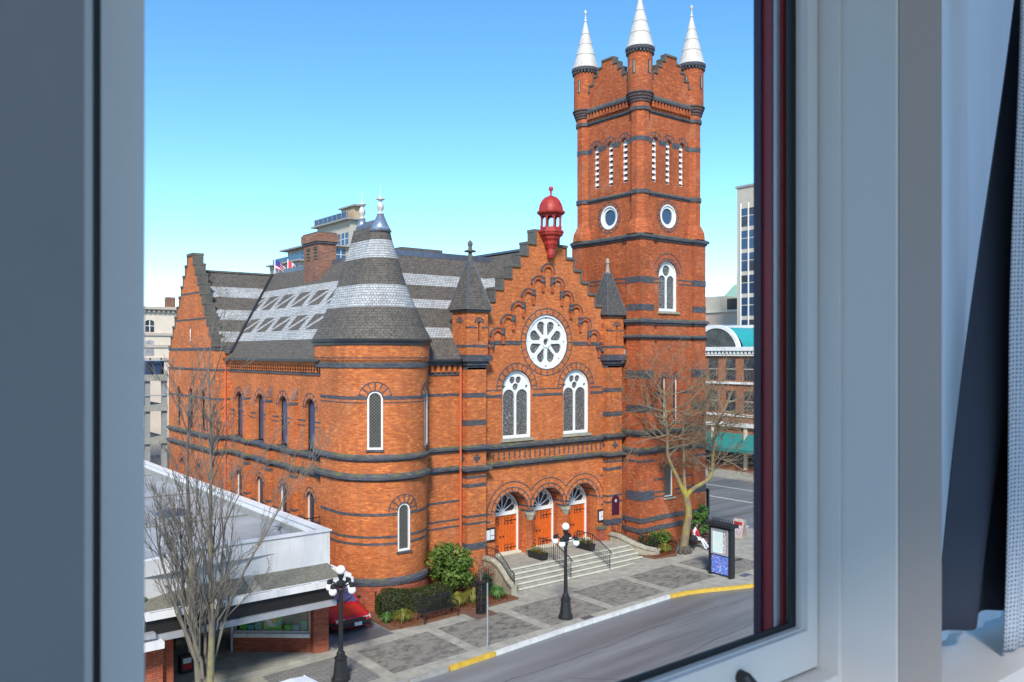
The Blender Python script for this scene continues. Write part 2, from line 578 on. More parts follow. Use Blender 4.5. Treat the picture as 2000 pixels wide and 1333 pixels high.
def auto_uv(me, cyl=None):
    uvl = me.uv_layers.new(name='UVMap')
    vs = me.vertices
    for p in me.polygons:
        nn = p.normal
        h = math.hypot(nn.x, nn.y)
        if cyl and h > 0.3:
            cx, cy, rr = cyl
            cc = p.center
            a0 = math.atan2(cc.y - cy, cc.x - cx)
            for li in p.loop_indices:
                co = vs[me.loops[li].vertex_index].co
                a = math.atan2(co.y - cy, co.x - cx)
                while a - a0 > PI:
                    a -= 2 * PI
                while a - a0 < -PI:
                    a += 2 * PI
                uvl.data[li].uv = (a * rr, co.z / max(h, 0.3))
        elif h > 0.12:
            tx, ty = -nn.y / h, nn.x / h
            if abs(tx) > abs(ty):
                if tx < 0:
                    tx, ty = -tx, -ty
            elif ty < 0:
                tx, ty = -tx, -ty
            for li in p.loop_indices:
                co = vs[me.loops[li].vertex_index].co
                uvl.data[li].uv = (co.x * tx + co.y * ty, co.z / h)
        else:
            for li in p.loop_indices:
                co = vs[me.loops[li].vertex_index].co
                uvl.data[li].uv = (co.x, co.y)


LOC = {}


def ob(name, mb, mat, parent=None, smooth=False, cyl=None, kind=None, label=None, cat=None, group=None, local=False):
    me = bpy.data.meshes.new(name)
    me.from_pydata(mb.v, [], mb.f)
    mats = mat if isinstance(mat, (list, tuple)) else [mat]
    for m in mats:
        me.materials.append(MATS[m])
    if len(mats) > 1:
        me.polygons.foreach_set('material_index', mb.mi)
    me.update()
    auto_uv(me, cyl)
    if smooth:
        me.polygons.foreach_set('use_smooth', [True] * len(me.polygons))
    o = bpy.data.objects.new(name, me)
    COL.objects.link(o)
    if parent:
        o.parent = parent
        if not local and parent.name in LOC:
            o.matrix_parent_inverse = Matrix.Translation(-LOC[parent.name])
    tag(o, label, cat, group, kind)
    return o


def tag(o, label=None, cat=None, group=None, kind=None):
    for k, v in (('label', label), ('category', cat), ('group', group), ('kind', kind)):
        if v:
            o[k] = v
    return o


def thing(name, loc, label, cat, group=None, rz=0.0):
    o = bpy.data.objects.new(name, None)
    COL.objects.link(o)
    o.location = loc
    o.rotation_euler = (0, 0, rz)
    o.empty_display_size = 0.3
    LOC[o.name] = Vector(loc)
    return tag(o, label, cat, group)


def copy_tree(o, parent=None):
    c = o.copy()
    COL.objects.link(c)
    if parent:
        c.parent = parent
    for ch in list(o.children):
        copy_tree(ch, c)
    return c


def FY(y):
    return lambda u, v, w: (u, y + w, v)


def FX(x):
    return lambda u, v, w: (x + w, u, v)


def rect(a, b, c, d):
    return [(a, c), (b, c), (b, d), (a, d)]


def arch(cx, z0, zs, r, n=14):
    p = [(cx - r, z0), (cx + r, z0)]
    for i in range(n + 1):
        a = PI * i / n
        p.append((cx + r * math.cos(a), zs + r * math.sin(a)))
    return p


def circ(cx, cz, r, n=24, a0=0.0):
    return [(cx + r * math.cos(a0 + 2 * PI * i / n), cz + r * math.sin(a0 + 2 * PI * i / n)) for i in range(n)]


def ringpoly(cx, cz, r0, r1, a0=0.0, a1=PI, n=16):
    p = [(cx + r1 * math.cos(a0 + (a1 - a0) * i / n), cz + r1 * math.sin(a0 + (a1 - a0) * i / n)) for i in range(n + 1)]
    p += [(cx + r0 * math.cos(a1 - (a1 - a0) * i / n), cz + r0 * math.sin(a1 - (a1 - a0) * i / n)) for i in range(n + 1)]
    return p


def gz(x):
    return 0.024 * (min(max(x, -10), 50) - 23.5) - 0.17


# ------------------------------------------------------------------ ground, road, pavement
def FG(u, v, w):
    return (u, v, gz(u) + w)


g = MB()
xs, ys = (-3000, -10, 50, 3000), (-3000, 0, 60, 3000)
for i in range(3):
    for j in range(3):
        g.face([(x, y, gz(x)) for x, y in ((xs[i], ys[j]), (xs[i + 1], ys[j]), (xs[i + 1], ys[j + 1]), (xs[i], ys[j + 1]))])
ob('road', g, 'asphalt', kind='structure')

KERB = [(-8, 24.35), (16.6, 24.53), (18.7, 24.6), (22.2, 24.76), (28.75, 24.86), (29.8, 24.66), (30.7, 24.32), (31.7, 23.85), (32.8, 23.4), (34.6, 22.75),
        (36.6, 22.4), (38.6, 22.6), (40.4, 23.5), (41.7, 25.2), (42.3, 27.5), (42.4, 31), (42.4, 62)]
inner = []
for i, p in enumerate(KERB):
    a = Vector(KERB[max(i - 1, 0)])
    b = Vector(KERB[min(i + 1, len(KERB) - 1)])
    d = (b - a).normalized()
    inner.append((p[0] - d.y * 0.17, p[1] + d.x * 0.17))
pav = MB().plate(inner + [(-8, 62)], [], FG, -0.3, 0.12)
pavement = ob('pavement', pav, 'concrete', kind='structure')
# kerb stones: one piece every 1.8 m or so, painted yellow, white and yellow again as along the street
pts = []
for i in range(len(KERB) - 1):
    a, b = Vector(KERB[i]), Vector(KERB[i + 1])
    ia, ib = Vector(inner[i]), Vector(inner[i + 1])
    n = max(1, round((b - a).length / 1.8))
    for k in range(n):
        t0, t1 = k / n + 0.003, (k + 1) / n - 0.003
        q = [a.lerp(b, t0), a.lerp(b, t1), ia.lerp(ib, t1), ia.lerp(ib, t0)]
        mx_ = (q[0].x + q[1].x) / 2
        m = 'kerb_yellow' if 16.3 < mx_ < 18.7 or 28.75 < mx_ < 36 and q[0].y < 25 else ('kerb_white' if 18.7 <= mx_ <= 28.75 else 'kerb_grey')
        kb = MB().loft([[(p.x, p.y, gz(p.x) - 0.06) for p in q], [(p.x + (q[3 - j].x - p.x) * 0.12 * (j < 2), p.y + (q[3 - j].y - p.y) * 0.12 * (j < 2), gz(p.x) + 0.145) for j, p in enumerate(q)]])
        ob('kerb_stone', kb, m, pavement)

# paving: concrete strips around speckled panels
STR = [10.9, 14.55, 18.22, 21.9, 25.58, 29.26, 32.94, 36.6]
PW = 0.46
for i in range(len(STR) - 1):
    x0, x1 = STR[i] + PW / 2 + 0.012, STR[i + 1] - PW / 2 - 0.012
    for (y0, y1) in ((25.42, 26.78), (26.80, 28.24)):
        if x0 > 32.9:
            y0, y1 = y0 - 0.4, y1
        rows = 1
        s = MB().plate(rect(x0, x1, y0 + 0.008, y1 - 0.008), [], FG, 0.09, 0.132)
        ob('paving_slab', s, 'paver_brick' if x0 < 14 else 'paver', pavement)
for x in STR[:-1]:
    for (y0, y1) in ((25.42, 26.35), (26.36, 27.3), (27.31, 28.24)):
        ob('paving_slab', MB().plate(rect(x - PW / 2, x + PW / 2, y0 + 0.006, y1 - 0.006), [], FG, 0.09, 0.136), 'concrete', pavement)
for i in range(len(STR) - 1):
    for k in range(3):
        x0 = STR[i] + (STR[i + 1] - STR[i]) * k / 3
        x1 = STR[i] + (STR[i + 1] - STR[i]) * (k + 1) / 3
        ob('paving_slab', MB().plate(rect(x0 + 0.006, x1 - 0.006, 28.26, 28.92), [], FG, 0.09, 0.136), 'concrete', pavement)
        if x1 < 29:
            ob('paving_slab', MB().plate(rect(x0 + 0.006, x1 - 0.006, 24.96, 25.40), [], FG, 0.09, 0.136), 'concrete', pavement)

# driveway beside the round stair tower and the planted beds
ob('driveway', MB().plate([(14.3, 28.95), (16.85, 28.95), (16.85, 31.0), (16.5, 44), (14.3, 44)], [], FG, 0.1, 0.128), 'asphalt', kind='structure')
ob('garden_bed', MB().plate([(16.9, 29.3), (18.1, 29.05), (23.35, 29.05), (23.3, 32.6), (19.5, 33.5), (16.9, 32.2)], [], FG, 0.1, 0.19), 'soil', kind='structure')
ob('garden_bed', MB().plate([(32.9, 29.5), (34.2, 29.15), (34.7, 29.6), (34.9, 31.2), (33.0, 32.3), (32.6, 31.0)], [], FG, 0.1, 0.2), 'soil', kind='structure')
ob('garden_bed', MB().plate([(35.6, 30.0), (41.3, 30.4), (41.3, 31.4), (35.3, 31.4)], [], FG, 0.1, 0.2), 'soil', kind='structure')

# painted lines of the cross street
for q in ([(42.6, 30.9), (53, 34.0), (53, 34.25), (42.6, 31.15)], [(42.6, 29.9), (56, 33.6), (56, 33.82), (42.6, 30.12)],
          [(45.2, 35.8), (45.35, 35.8), (45.35, 60), (45.2, 60)], [(49.4, 35.3), (49.58, 35.3), (49.58, 70), (49.4, 70)], [(53.6, 38), (53.75, 38), (53.75, 70), (53.6, 70)]):
    ob('road_marking', MB().plate(q, [], FG, -0.05, 0.005), 'line_white', kind='structure')
far_pave = ob('pavement', MB().plate([(57.5, 20), (62, 20), (62, 90), (57.5, 90)], [], FG, -0.2, 0.13), 'concrete', kind='structure')

# ------------------------------------------------------------------ the church
CH = thing('church', (28, 40, 0), 'large orange brick church with dark bands, striped shingle roofs and square bell tower', 'church')


def arch_trim(parent, fr, cx, zs, r, out=0.42, w=-0.012, n=9, a0=0.0, a1=PI, full=False):
    """dark outline ring and dark radial stones of a brick arch"""
    m = MB()
    m.plate(ringpoly(cx, zs, r + out - 0.05, r + out, a0, a1, 20), [], fr, w, 0.05)
    m.plate(ringpoly(cx, zs, r, r + 0.045, a0, a1, 20), [], fr, w, 0.05)
    for k in range(n):
        a = a0 + (a1 - a0) * (k + (0 if full else 0.5)) / n
        da = 0.028 / (r + out * 0.5)
        m.plate(ringpoly(cx, zs, r + 0.06, r + out - 0.06, a - da, a + da, 1), [], fr, w, 0.05)
    return ob('voussoir_ring', m, 'brick_dark', parent)


def arched_window(fr, cx, z0, zs, r, rec=0.22, fw=0.09, glass='glass_dark', parent=CH, sill=True, frame='white_paint', name='window'):
    m = MB().plate(arch(cx, z0 + 0.002, zs, r - 0.002), [arch(cx, z0 + fw, zs, r - fw)], fr, rec, rec + 0.08)
    w = ob(name, m, frame, parent)
    ob('pane', MB().plate(arch(cx, z0 + fw * 0.6, zs, r - fw * 0.6), [], fr, rec + 0.045, rec + 0.06), glass, w)
    if sill:
        ob('sill', MB().plate(rect(cx - r - 0.08, cx + r + 0.08, z0 - 0.1, z0), [], fr, -0.07, rec + 0.03), 'stone' if frame == 'white_paint' else 'brick_dark', w)
    return w


def band_Y(parent, y, x0, x1, z0, z1, out=0.03, mat='brick_dark', name='string_course'):
    return ob(name, MB().box(x0, x1, y - out, y + 0.1, z0, z1), mat, parent)


def band_X(parent, x, y0, y1, z0, z1, out=0.03, mat='brick_dark', name='string_course'):
    return ob(name, MB().box(x - out, x + 0.1, y0, y1, z0, z1), mat, parent)


def course(parent, pts, prof, mat='brick_dark', closed=False, name='string_course'):
    """moulding swept along a horizontal polyline; prof = [(out, z)...]; outward = right-hand side of travel"""
    n = len(pts)
    loops = []
    for i in range(n):
        a = Vector(pts[i - 1] if (i or closed) else pts[i])
        p = Vector(pts[i])
        b = Vector(pts[(i + 1) % n] if (i < n - 1 or closed) else pts[i])
        d1 = (p - a).normalized() if (p - a).length > 1e-6 else (b - p).normalized()
        d2 = (b - p).normalized() if (b - p).length > 1e-6 else d1
        n1, n2 = Vector((d1.y, -d1.x)), Vector((d2.y, -d2.x))
        m = (n1 + n2)
        m = m / max(m.length, 1e-6)
        m = m / max(m.dot(n1), 0.4)
        loops.append([(p.x + m.x * o, p.y + m.y * o, z) for o, z in prof])
    if closed:
        loops.append(loops[0])
    return ob(name, MB().loft(loops, cap=not closed), mat, parent)


def box_prof(out, z0, z1, back=-0.08):
    return [(back, z0), (out, z0), (out, z1), (back, z1)]


def cor_prof(out, z0, z1, back=-0.08):
    """weathered course: sloping mossy top, stepped underside"""
    h = z1 - z0
    return [(back, z0), (out * 0.45, z0), (out * 0.45, z0 + h * 0.3), (out, z0 + h * 0.35), (out, z0 + h * 0.72), (0.0, z1), (back, z1)]


# ---- entrance front: stepped gable wall
FYW, GX = 32.8, 28.25
HALF = 4.15
steps = [(0.75, 17.25)] + [(0.75 + 0.53 * k, 17.19 - 0.61 * k) for k in range(1, 7)]
right = []
for k, (h, z) in enumerate(steps):
    right.append((GX + h, z))
    right.append((GX + h, steps[k + 1][1] if k < 6 else 12.9))
right += [(GX + HALF, 12.9)]
outl = [(GX - HALF, -0.5), (GX + HALF, -0.5)] + right[::-1] + [(2 * GX - x, z) for x, z in right]
DR = [(25.92, 1.06), (28.36, 1.04), (30.8, 1.03)]
DS = 2.93
WN = [(26.25, 0.93), (30.31, 0.93)]
fw_front = MB()
ROSE = (GX, 11.58, 1.42)
fw_front.plate(outl, [arch(c, 0.3, DS, r) for c, r in DR] + [arch(c, 6.68, 9.18, r) for c, r in WN] + [circ(*ROSE, 40)], FY(FYW), 0, 0.5)
front = ob('front_wall', fw_front, 'brick', CH)
F0 = FY(FYW)
# copings, one stone a step
for sgn in (-1, 1):
    for k in range(1, 7):
        h0, h1 = steps[k - 1][0], steps[k][0]
        z = steps[k][1]
        a, b = GX + sgn * (h0 + 0.085), GX + sgn * (h1 + 0.1)
        ob('coping', MB().box(min(a, b), max(a, b), FYW - 0.09, FYW + 0.62, z, z + 0.13), 'stone_moss', front)
        zt = steps[k - 1][1]
        a, b = GX + sgn * (h0 - 0.0), GX + sgn * (h0 + 0.084)
        ob('coping', MB().box(min(a, b), max(a, b), FYW - 0.06, FYW + 0.6, z + 0.002, zt - 0.002), 'stone_moss', front)
ob('coping', MB().box(GX - 0.85, GX + 0.85, FYW + 0.02, FYW + 0.62, 17.25, 17.4), 'stone_moss', front)
for sgn in (-1, 1):
    a, b = GX + sgn * (steps[6][0] + 0.1), GX + sgn * (HALF - 0.02)
    ob('coping', MB().box(min(a, b), max(a, b), FYW - 0.09, FYW + 0.62, 12.9, 13.03), 'stone_moss', front)
# corbel table climbing the gable
for k in range(-6, 7):
    q = abs(k)
    x = GX + 0.66 * k
    top = 15.62 - 0.68 * q
    r = 0.27
    zc = top - r - 0.13
    if q > 5:
        r = 0.2
    m = MB().plate(ringpoly(x, zc, r, r + 0.15, 0, PI, 10), [], F0, -0.10, 0.05)
    m.plate(rect(x - r - 0.15, x - r, zc - 0.36, zc), [], F0, -0.10, 0.05)
    m.plate(rect(x + r, x + r + 0.15, zc - 0.36, zc), [], F0, -0.10, 0.05)
    ca = ob('corbel_arch', m, 'brick_tower', front)
    ob('arch_outline', MB().plate(ringpoly(x, zc, r + 0.15, r + 0.195, 0, PI, 10), [], F0, -0.13, 0.05), 'brick_dark', front)
    if k:
        xc = GX + math.copysign(0.33 + 0.66 * (q - 1), k)
        ob('corbel_stone', MB().sphere((xc, FYW - 0.06, 14.72 - 0.68 * (q - 1)), 0.13, 10, 6, 1.0).lathe([(0.1, 14.74 - 0.68 * (q - 1)), (0.14, 14.95 - 0.68 * (q - 1))], xc, FYW - 0.06, 8), 'brick_dark', front)
ob('corbel_stone', MB().sphere((GX - 4.0, FYW - 0.06, 11.15), 0.14, 10, 6), 'brick_dark', front)
ob('corbel_stone', MB().sphere((GX + 4.0, FYW - 0.06, 11.15), 0.14, 10, 6), 'brick_dark', front)

# rose window: white plate with petals
rc = MB()
holes = []
for k in range(8):
    a = PI * 2 * (k + 0.5) / 8
    pts = []
    ca, sa = math.cos(a), math.sin(a)
    for j in range(13):
        t = -PI / 2 + PI * j / 12
        lx, ly = 0.86 + 0.27 * math.cos(t), 0.27 * math.sin(t)
        pts.append((lx, ly))
    pts += [(0.55, 0.13), (0.38, 0.05), (0.38, -0.05), (0.55, -0.13)]
    holes.append([(ROSE[0] + x * ca - y * sa, ROSE[1] + x * sa + y * ca) for x, y in pts])
    b = a + PI / 8
    tr = [(1.17, 0.0), (1.30, 0.10), (1.30, -0.10)]
    holes.append([(ROSE[0] + x * math.cos(b) - y * math.sin(b), ROSE[1] + x * math.sin(b) + y * math.cos(b)) for x, y in tr])
holes.append(circ(ROSE[0], ROSE[1], 0.17, 10))
rc.plate(circ(ROSE[0], ROSE[1], 1.418, 40), holes, F0, 0.1, 0.24)
rose = ob('rose_window', rc, 'white_paint', CH)
ob('rim', MB().plate(circ(ROSE[0], ROSE[1], 1.415, 40), [circ(ROSE[0], ROSE[1], 1.30, 40)], F0, 0.03, 0.13), 'white_paint', rose)
ob('hub_ring', MB().plate(circ(ROSE[0], ROSE[1], 0.3, 20), [circ(ROSE[0], ROSE[1], 0.2, 20)], F0, 0.05, 0.12), 'white_paint', rose)
ob('pane', MB().plate(circ(ROSE[0], ROSE[1], 1.38, 36), [], F0, 0.19, 0.21), 'glass_stained', rose)
arch_trim(front, F0, ROSE[0], ROSE[1], 1.42, 0.36, n=24, a1=2 * PI, full=True)


# two-light tracery windows
def tracery(fr, cx, z0, zs, r, rec=0.14, parent=CH, trefoil=True):
    lw = r * 0.40
    cxl, cxr = cx - r * 0.46, cx + r * 0.46
    zl = zs - r * 0.42
    hs_ = [arch(cxl, z0 + 0.16, zl, lw, 10), arch(cxr, z0 + 0.16, zl, lw, 10)]
    zc = zs + r * 0.36
    if trefoil:
        for a in (PI / 6, 5 * PI / 6, 3 * PI / 2):
            hs_.append(circ(cx + 0.25 * r * math.cos(a), zc + 0.25 * r * math.sin(a), 0.2 * r, 12))
        for a, q in ((0.08 * PI, 0.82), (0.92 * PI, 0.82)):
            hs_.append(circ(cx + q * r * math.cos(a) * 0.98, zs - 0.08 * r + q * r * math.sin(a), 0.1 * r, 8))
        
    else:
        hs_.append(circ(cx, zc - 0.02, 0.40 * r, 18))
    m = MB().plate(arch(cx, z0 + 0.002, zs, r - 0.003, 20), hs_, fr, rec, rec + 0.12)
    w = ob('window', m, 'white_paint', parent)
    ob('rim', MB().plate(arch(cx, z0 + 0.004, zs, r - 0.004, 20), [arch(cx, z0 + 0.1, zs, r - 0.08, 20)], fr, rec - 0.06, rec + 0.02), 'white_paint', w)
    ob('pane', MB().plate(arch(cx, z0 + 0.1, zs, r - 0.06), [], fr, rec + 0.07, rec + 0.09), 'glass_stained', w)
    ob('sill', MB().plate(rect(cx - r - 0.1, cx + r + 0.1, z0 - 0.13, z0), [], fr, -0.1, rec + 0.05), 'stone', w)
    return w


for c, r in WN:
    tracery(F0, c, 6.68, 9.18, r)
    arch_trim(front, F0, c, 9.18, r, 0.40, n=11)

# string courses, frieze of small dark uprights
L0, L1 = 24.12, 32.3
band_Y(front, FYW, L0, GX - 1.8, 11.42, 11.62)
band_Y(front, FYW, GX + 1.8, L1, 11.42, 11.62)
for z0, z1 in ((8.78, 8.92), (9.12, 9.18)):
    for a, b in ((L0, WN[0][0] - 1.0), (WN[0][0] + 1.0, WN[1][0] - 1.0), (WN[1][0] + 1.0, L1)):
        band_Y(front, FYW, a, b, z0, z1, 0.014)
course(front, [(L0, FYW), (L1, FYW)], cor_prof(0.22, 6.16, 6.5))
course(front, [(L0, FYW), (L1, FYW)], cor_prof(0.2, 5.3, 5.6))
for k in range(24):
    x = L0 + 0.25 + k * 0.335
    ob('frieze_upright', MB().box(x, x + 0.07, FYW - 0.03, FYW + 0.05, 5.68, 6.08), 'brick_dark', front)
for z0, z1 in ((2.98, 3.08), (2.62, 2.72)):
    band_Y(front, FYW, L0, 24.55, z0, z1, 0.014)
    band_Y(front, FYW, 32.15, L1, z0, z1, 0.014)
band_Y(front, FYW, 32.1, L1, 4.2, 4.3, 0.014)
ob('plinth', MB().box(31.85, 32.32, FYW - 0.25, FYW + 0.05, 0.3, 1.35), 'brick_red', front)
ob('plinth_cap', MB().box(31.8, 32.34, FYW - 0.3, FYW + 0.05, 1.35, 1.5), 'stone_moss', front)

# doors, set deep behind the arches
FYD = FYW + 0.88
for di, (c, r) in enumerate(DR):
    arch_trim(front, F0, c, DS, r, 0.27, n=9)
    ro = r + 0.56
    cut = math.acos(1.22 / ro)
    ob('arch_outline', MB().plate(ringpoly(c, DS, ro - 0.045, ro, 0.0 if di == 2 else cut, PI if di == 0 else PI - cut, 22), [], F0, -0.02, 0.05), 'brick_dark', front)
    # brick lining of the deep porch behind the wall
    lin = MB().plate(arch(c, 0.3, DS, r + 0.25, 18), [arch(c, 0.31, DS, r, 18)], F0, 0.5, 0.95)
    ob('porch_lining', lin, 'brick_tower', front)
    sv_ = MB()
    for k in range(7):
        a = PI * (k + 0.5) / 7
        da = 0.05
        sv_.plate(ringpoly(c, DS, r - 0.012, r + 0.02, a - da, a + da, 2), [], F0, 0.02, 0.84)
    ob('soffit_bands', sv_, 'brick_dark', front, kind='stuff')
    D = FY(FYD)
    y = FYD
    fr_ = MB().plate(arch(c, 0.72, DS - 0.1, r - 0.003, 18), [rect(c - r + 0.09, c + r - 0.09, 0.74, 2.68), ringpoly(c, 2.86, 0.02, r - 0.12, 0.02, PI - 0.02, 16)], D, -0.06, 0.08)
    df = ob('door_frame', fr_, 'white_paint', CH)
    ob('porch_back', MB().plate(arch(c, 2.6, DS, r + 0.1, 14), [arch(c, 2.65, DS - 0.12, r - 0.05, 14)], D, 0.02, 0.1), 'brick_tower', front)
    fan = MB()
    for k in range(1, 6):
        a = PI * k / 6
        fan.bar((c + 0.1 * math.cos(a), y - 0.03, 2.86 + 0.1 * math.sin(a)), (c + (r - 0.1) * math.cos(a), y - 0.03, 2.86 + (r - 0.1) * math.sin(a)), 0.05, 0.05)
    for k in range(6):
        a = PI * (k + 0.5) / 6
        fan.plate(ringpoly(c + (r - 0.34) * math.cos(a), 2.86 + (r - 0.34) * math.sin(a), 0.15, 0.20, a - PI / 2, a + PI / 2, 8), [], D, -0.05, 0.02)
    fan.plate(ringpoly(c, 2.86, 0.0001, 0.18, 0, PI, 8), [], D, -0.05, 0.02)
    ob('fanlight', fan, 'white_paint', df)
    ob('pane', MB().plate(arch(c, 2.7, 2.86, r - 0.08), [], D, 0.03, 0.05), 'glass_dark', df)
    for s in (-1, 1):
        x0, x1 = (c - r + 0.09, c - 0.012) if s < 0 else (c + 0.012, c + r - 0.09)
        dl = ob('door', MB().box(x0, x1, y + 0.03, y + 0.08, 0.74, 2.68), 'door_paint', CH)
        nb = 5
        for b in range(nb):
            bw = (x1 - x0) / nb
            ob('board', MB().box(x0 + b * bw + 0.007, x0 + (b + 1) * bw - 0.007, y + 0.005, y + 0.031, 0.76, 2.66), 'door_paint', dl)
        xo = c + s * (r - 0.1)
        for zh in (0.98, 2.38):
            h = MB()
            xe = xo - s * 0.72
            yh = y - 0.006
            h.bar((xo, yh, zh), (xe, yh, zh), 0.045, 0.02)
            for t in (0.4, 0.72, 0.98):
                xm = xo + (xe - xo) * t
                for u in (-1, 1):
                    h.tube([(xm, yh, zh), (xm - s * 0.08, yh, zh + u * 0.1), (xm - s * 0.02, yh, zh + u * 0.18), (xm + s * 0.06, yh, zh + u * 0.15)], 0.018, 5)
            ob('strap_hinge', h, 'iron', dl)
        ob('door_knob', MB().sphere((c + s * 0.1, y - 0.03, 1.6), 0.045, 8, 6), 'iron', dl)
    ob('threshold', MB().box(c - r + 0.01, c + r - 0.01, y - 0.35, y + 0.15, 0.66, 0.80), 'step_nose', df)
# stone capitals and half columns on the piers between the doors
for x in ((DR[0][0] + DR[1][0]) / 2, (DR[1][0] + DR[2][0]) / 2):
    col = MB().lathe([(0.2, 0.75), (0.2, 1.0), (0.17, 1.06), (0.16, 2.4), (0.18, 2.45)], x, FYW + 0.06, 14)
    c_ = ob('pier_column', col, 'brick_tower', front, smooth=True)
    ob('capital', MB().lathe([(0.17, 2.46), (0.25, 2.68), (0.29, 2.72), (0.29, 2.86)], x, FYW + 0.04, 8), 'stone', c_)
    ob('column_base', MB().box(x - 0.26, x + 0.26, FYW - 0.28, FYW + 0.02, 0.75, 1.02), 'stone', c_)
    ob('band', MB().box(x - 0.19, x + 0.19, FYW - 0.03, FYW + 0.6, 2.862, 2.97), 'brick_dark', front)

# notice boards on the front
for x0, x1, z0, z1, y in ((24.16, 24.8, 1.72, 2.38, FYW), (31.9, 32.28, 1.75, 2.4, FYW)):
    nb_ = ob('notice_board', MB().box(x0, x1, y - 0.08, y - 0.002, z0, z1), 'notice_frame', None, label='small dark framed notice board with white papers %s' % ('beside the door nearest the round stair tower' if x0 < 28 else 'on brick between last door and bell tower'), cat='notice board', group='notice boards on the church front')
    w = (x1 - x0)
    for i, (a, b, c1, d1) in enumerate(((0.1, 0.5, 0.12, 0.85), (0.54, 0.9, 0.45, 0.88), (0.54, 0.9, 0.12, 0.4))):
        ob('notice_paper', MB().box(x0 + w * a, x0 + w * b, y - 0.088, y - 0.079, z0 + (z1 - z0) * c1, z0 + (z1 - z0) * d1), 'paper', nb_)
pl = ob('church_plaque', MB().plate([(32.62, 2.1), (33.14, 2.1), (33.14, 3.0), (33.0, 3.12), (32.88, 3.18), (32.76, 3.12), (32.62, 3.0)], [], FY(32.42), -0.06, -0.002), 'purple', None,
        label='dark purple arched plaque with small pale crest on brick buttress', cat='plaque')
ob('crest', MB().plate(circ(32.88, 2.86, 0.09, 12), [], FY(32.42), -0.068, -0.061), 'photo_print', pl)

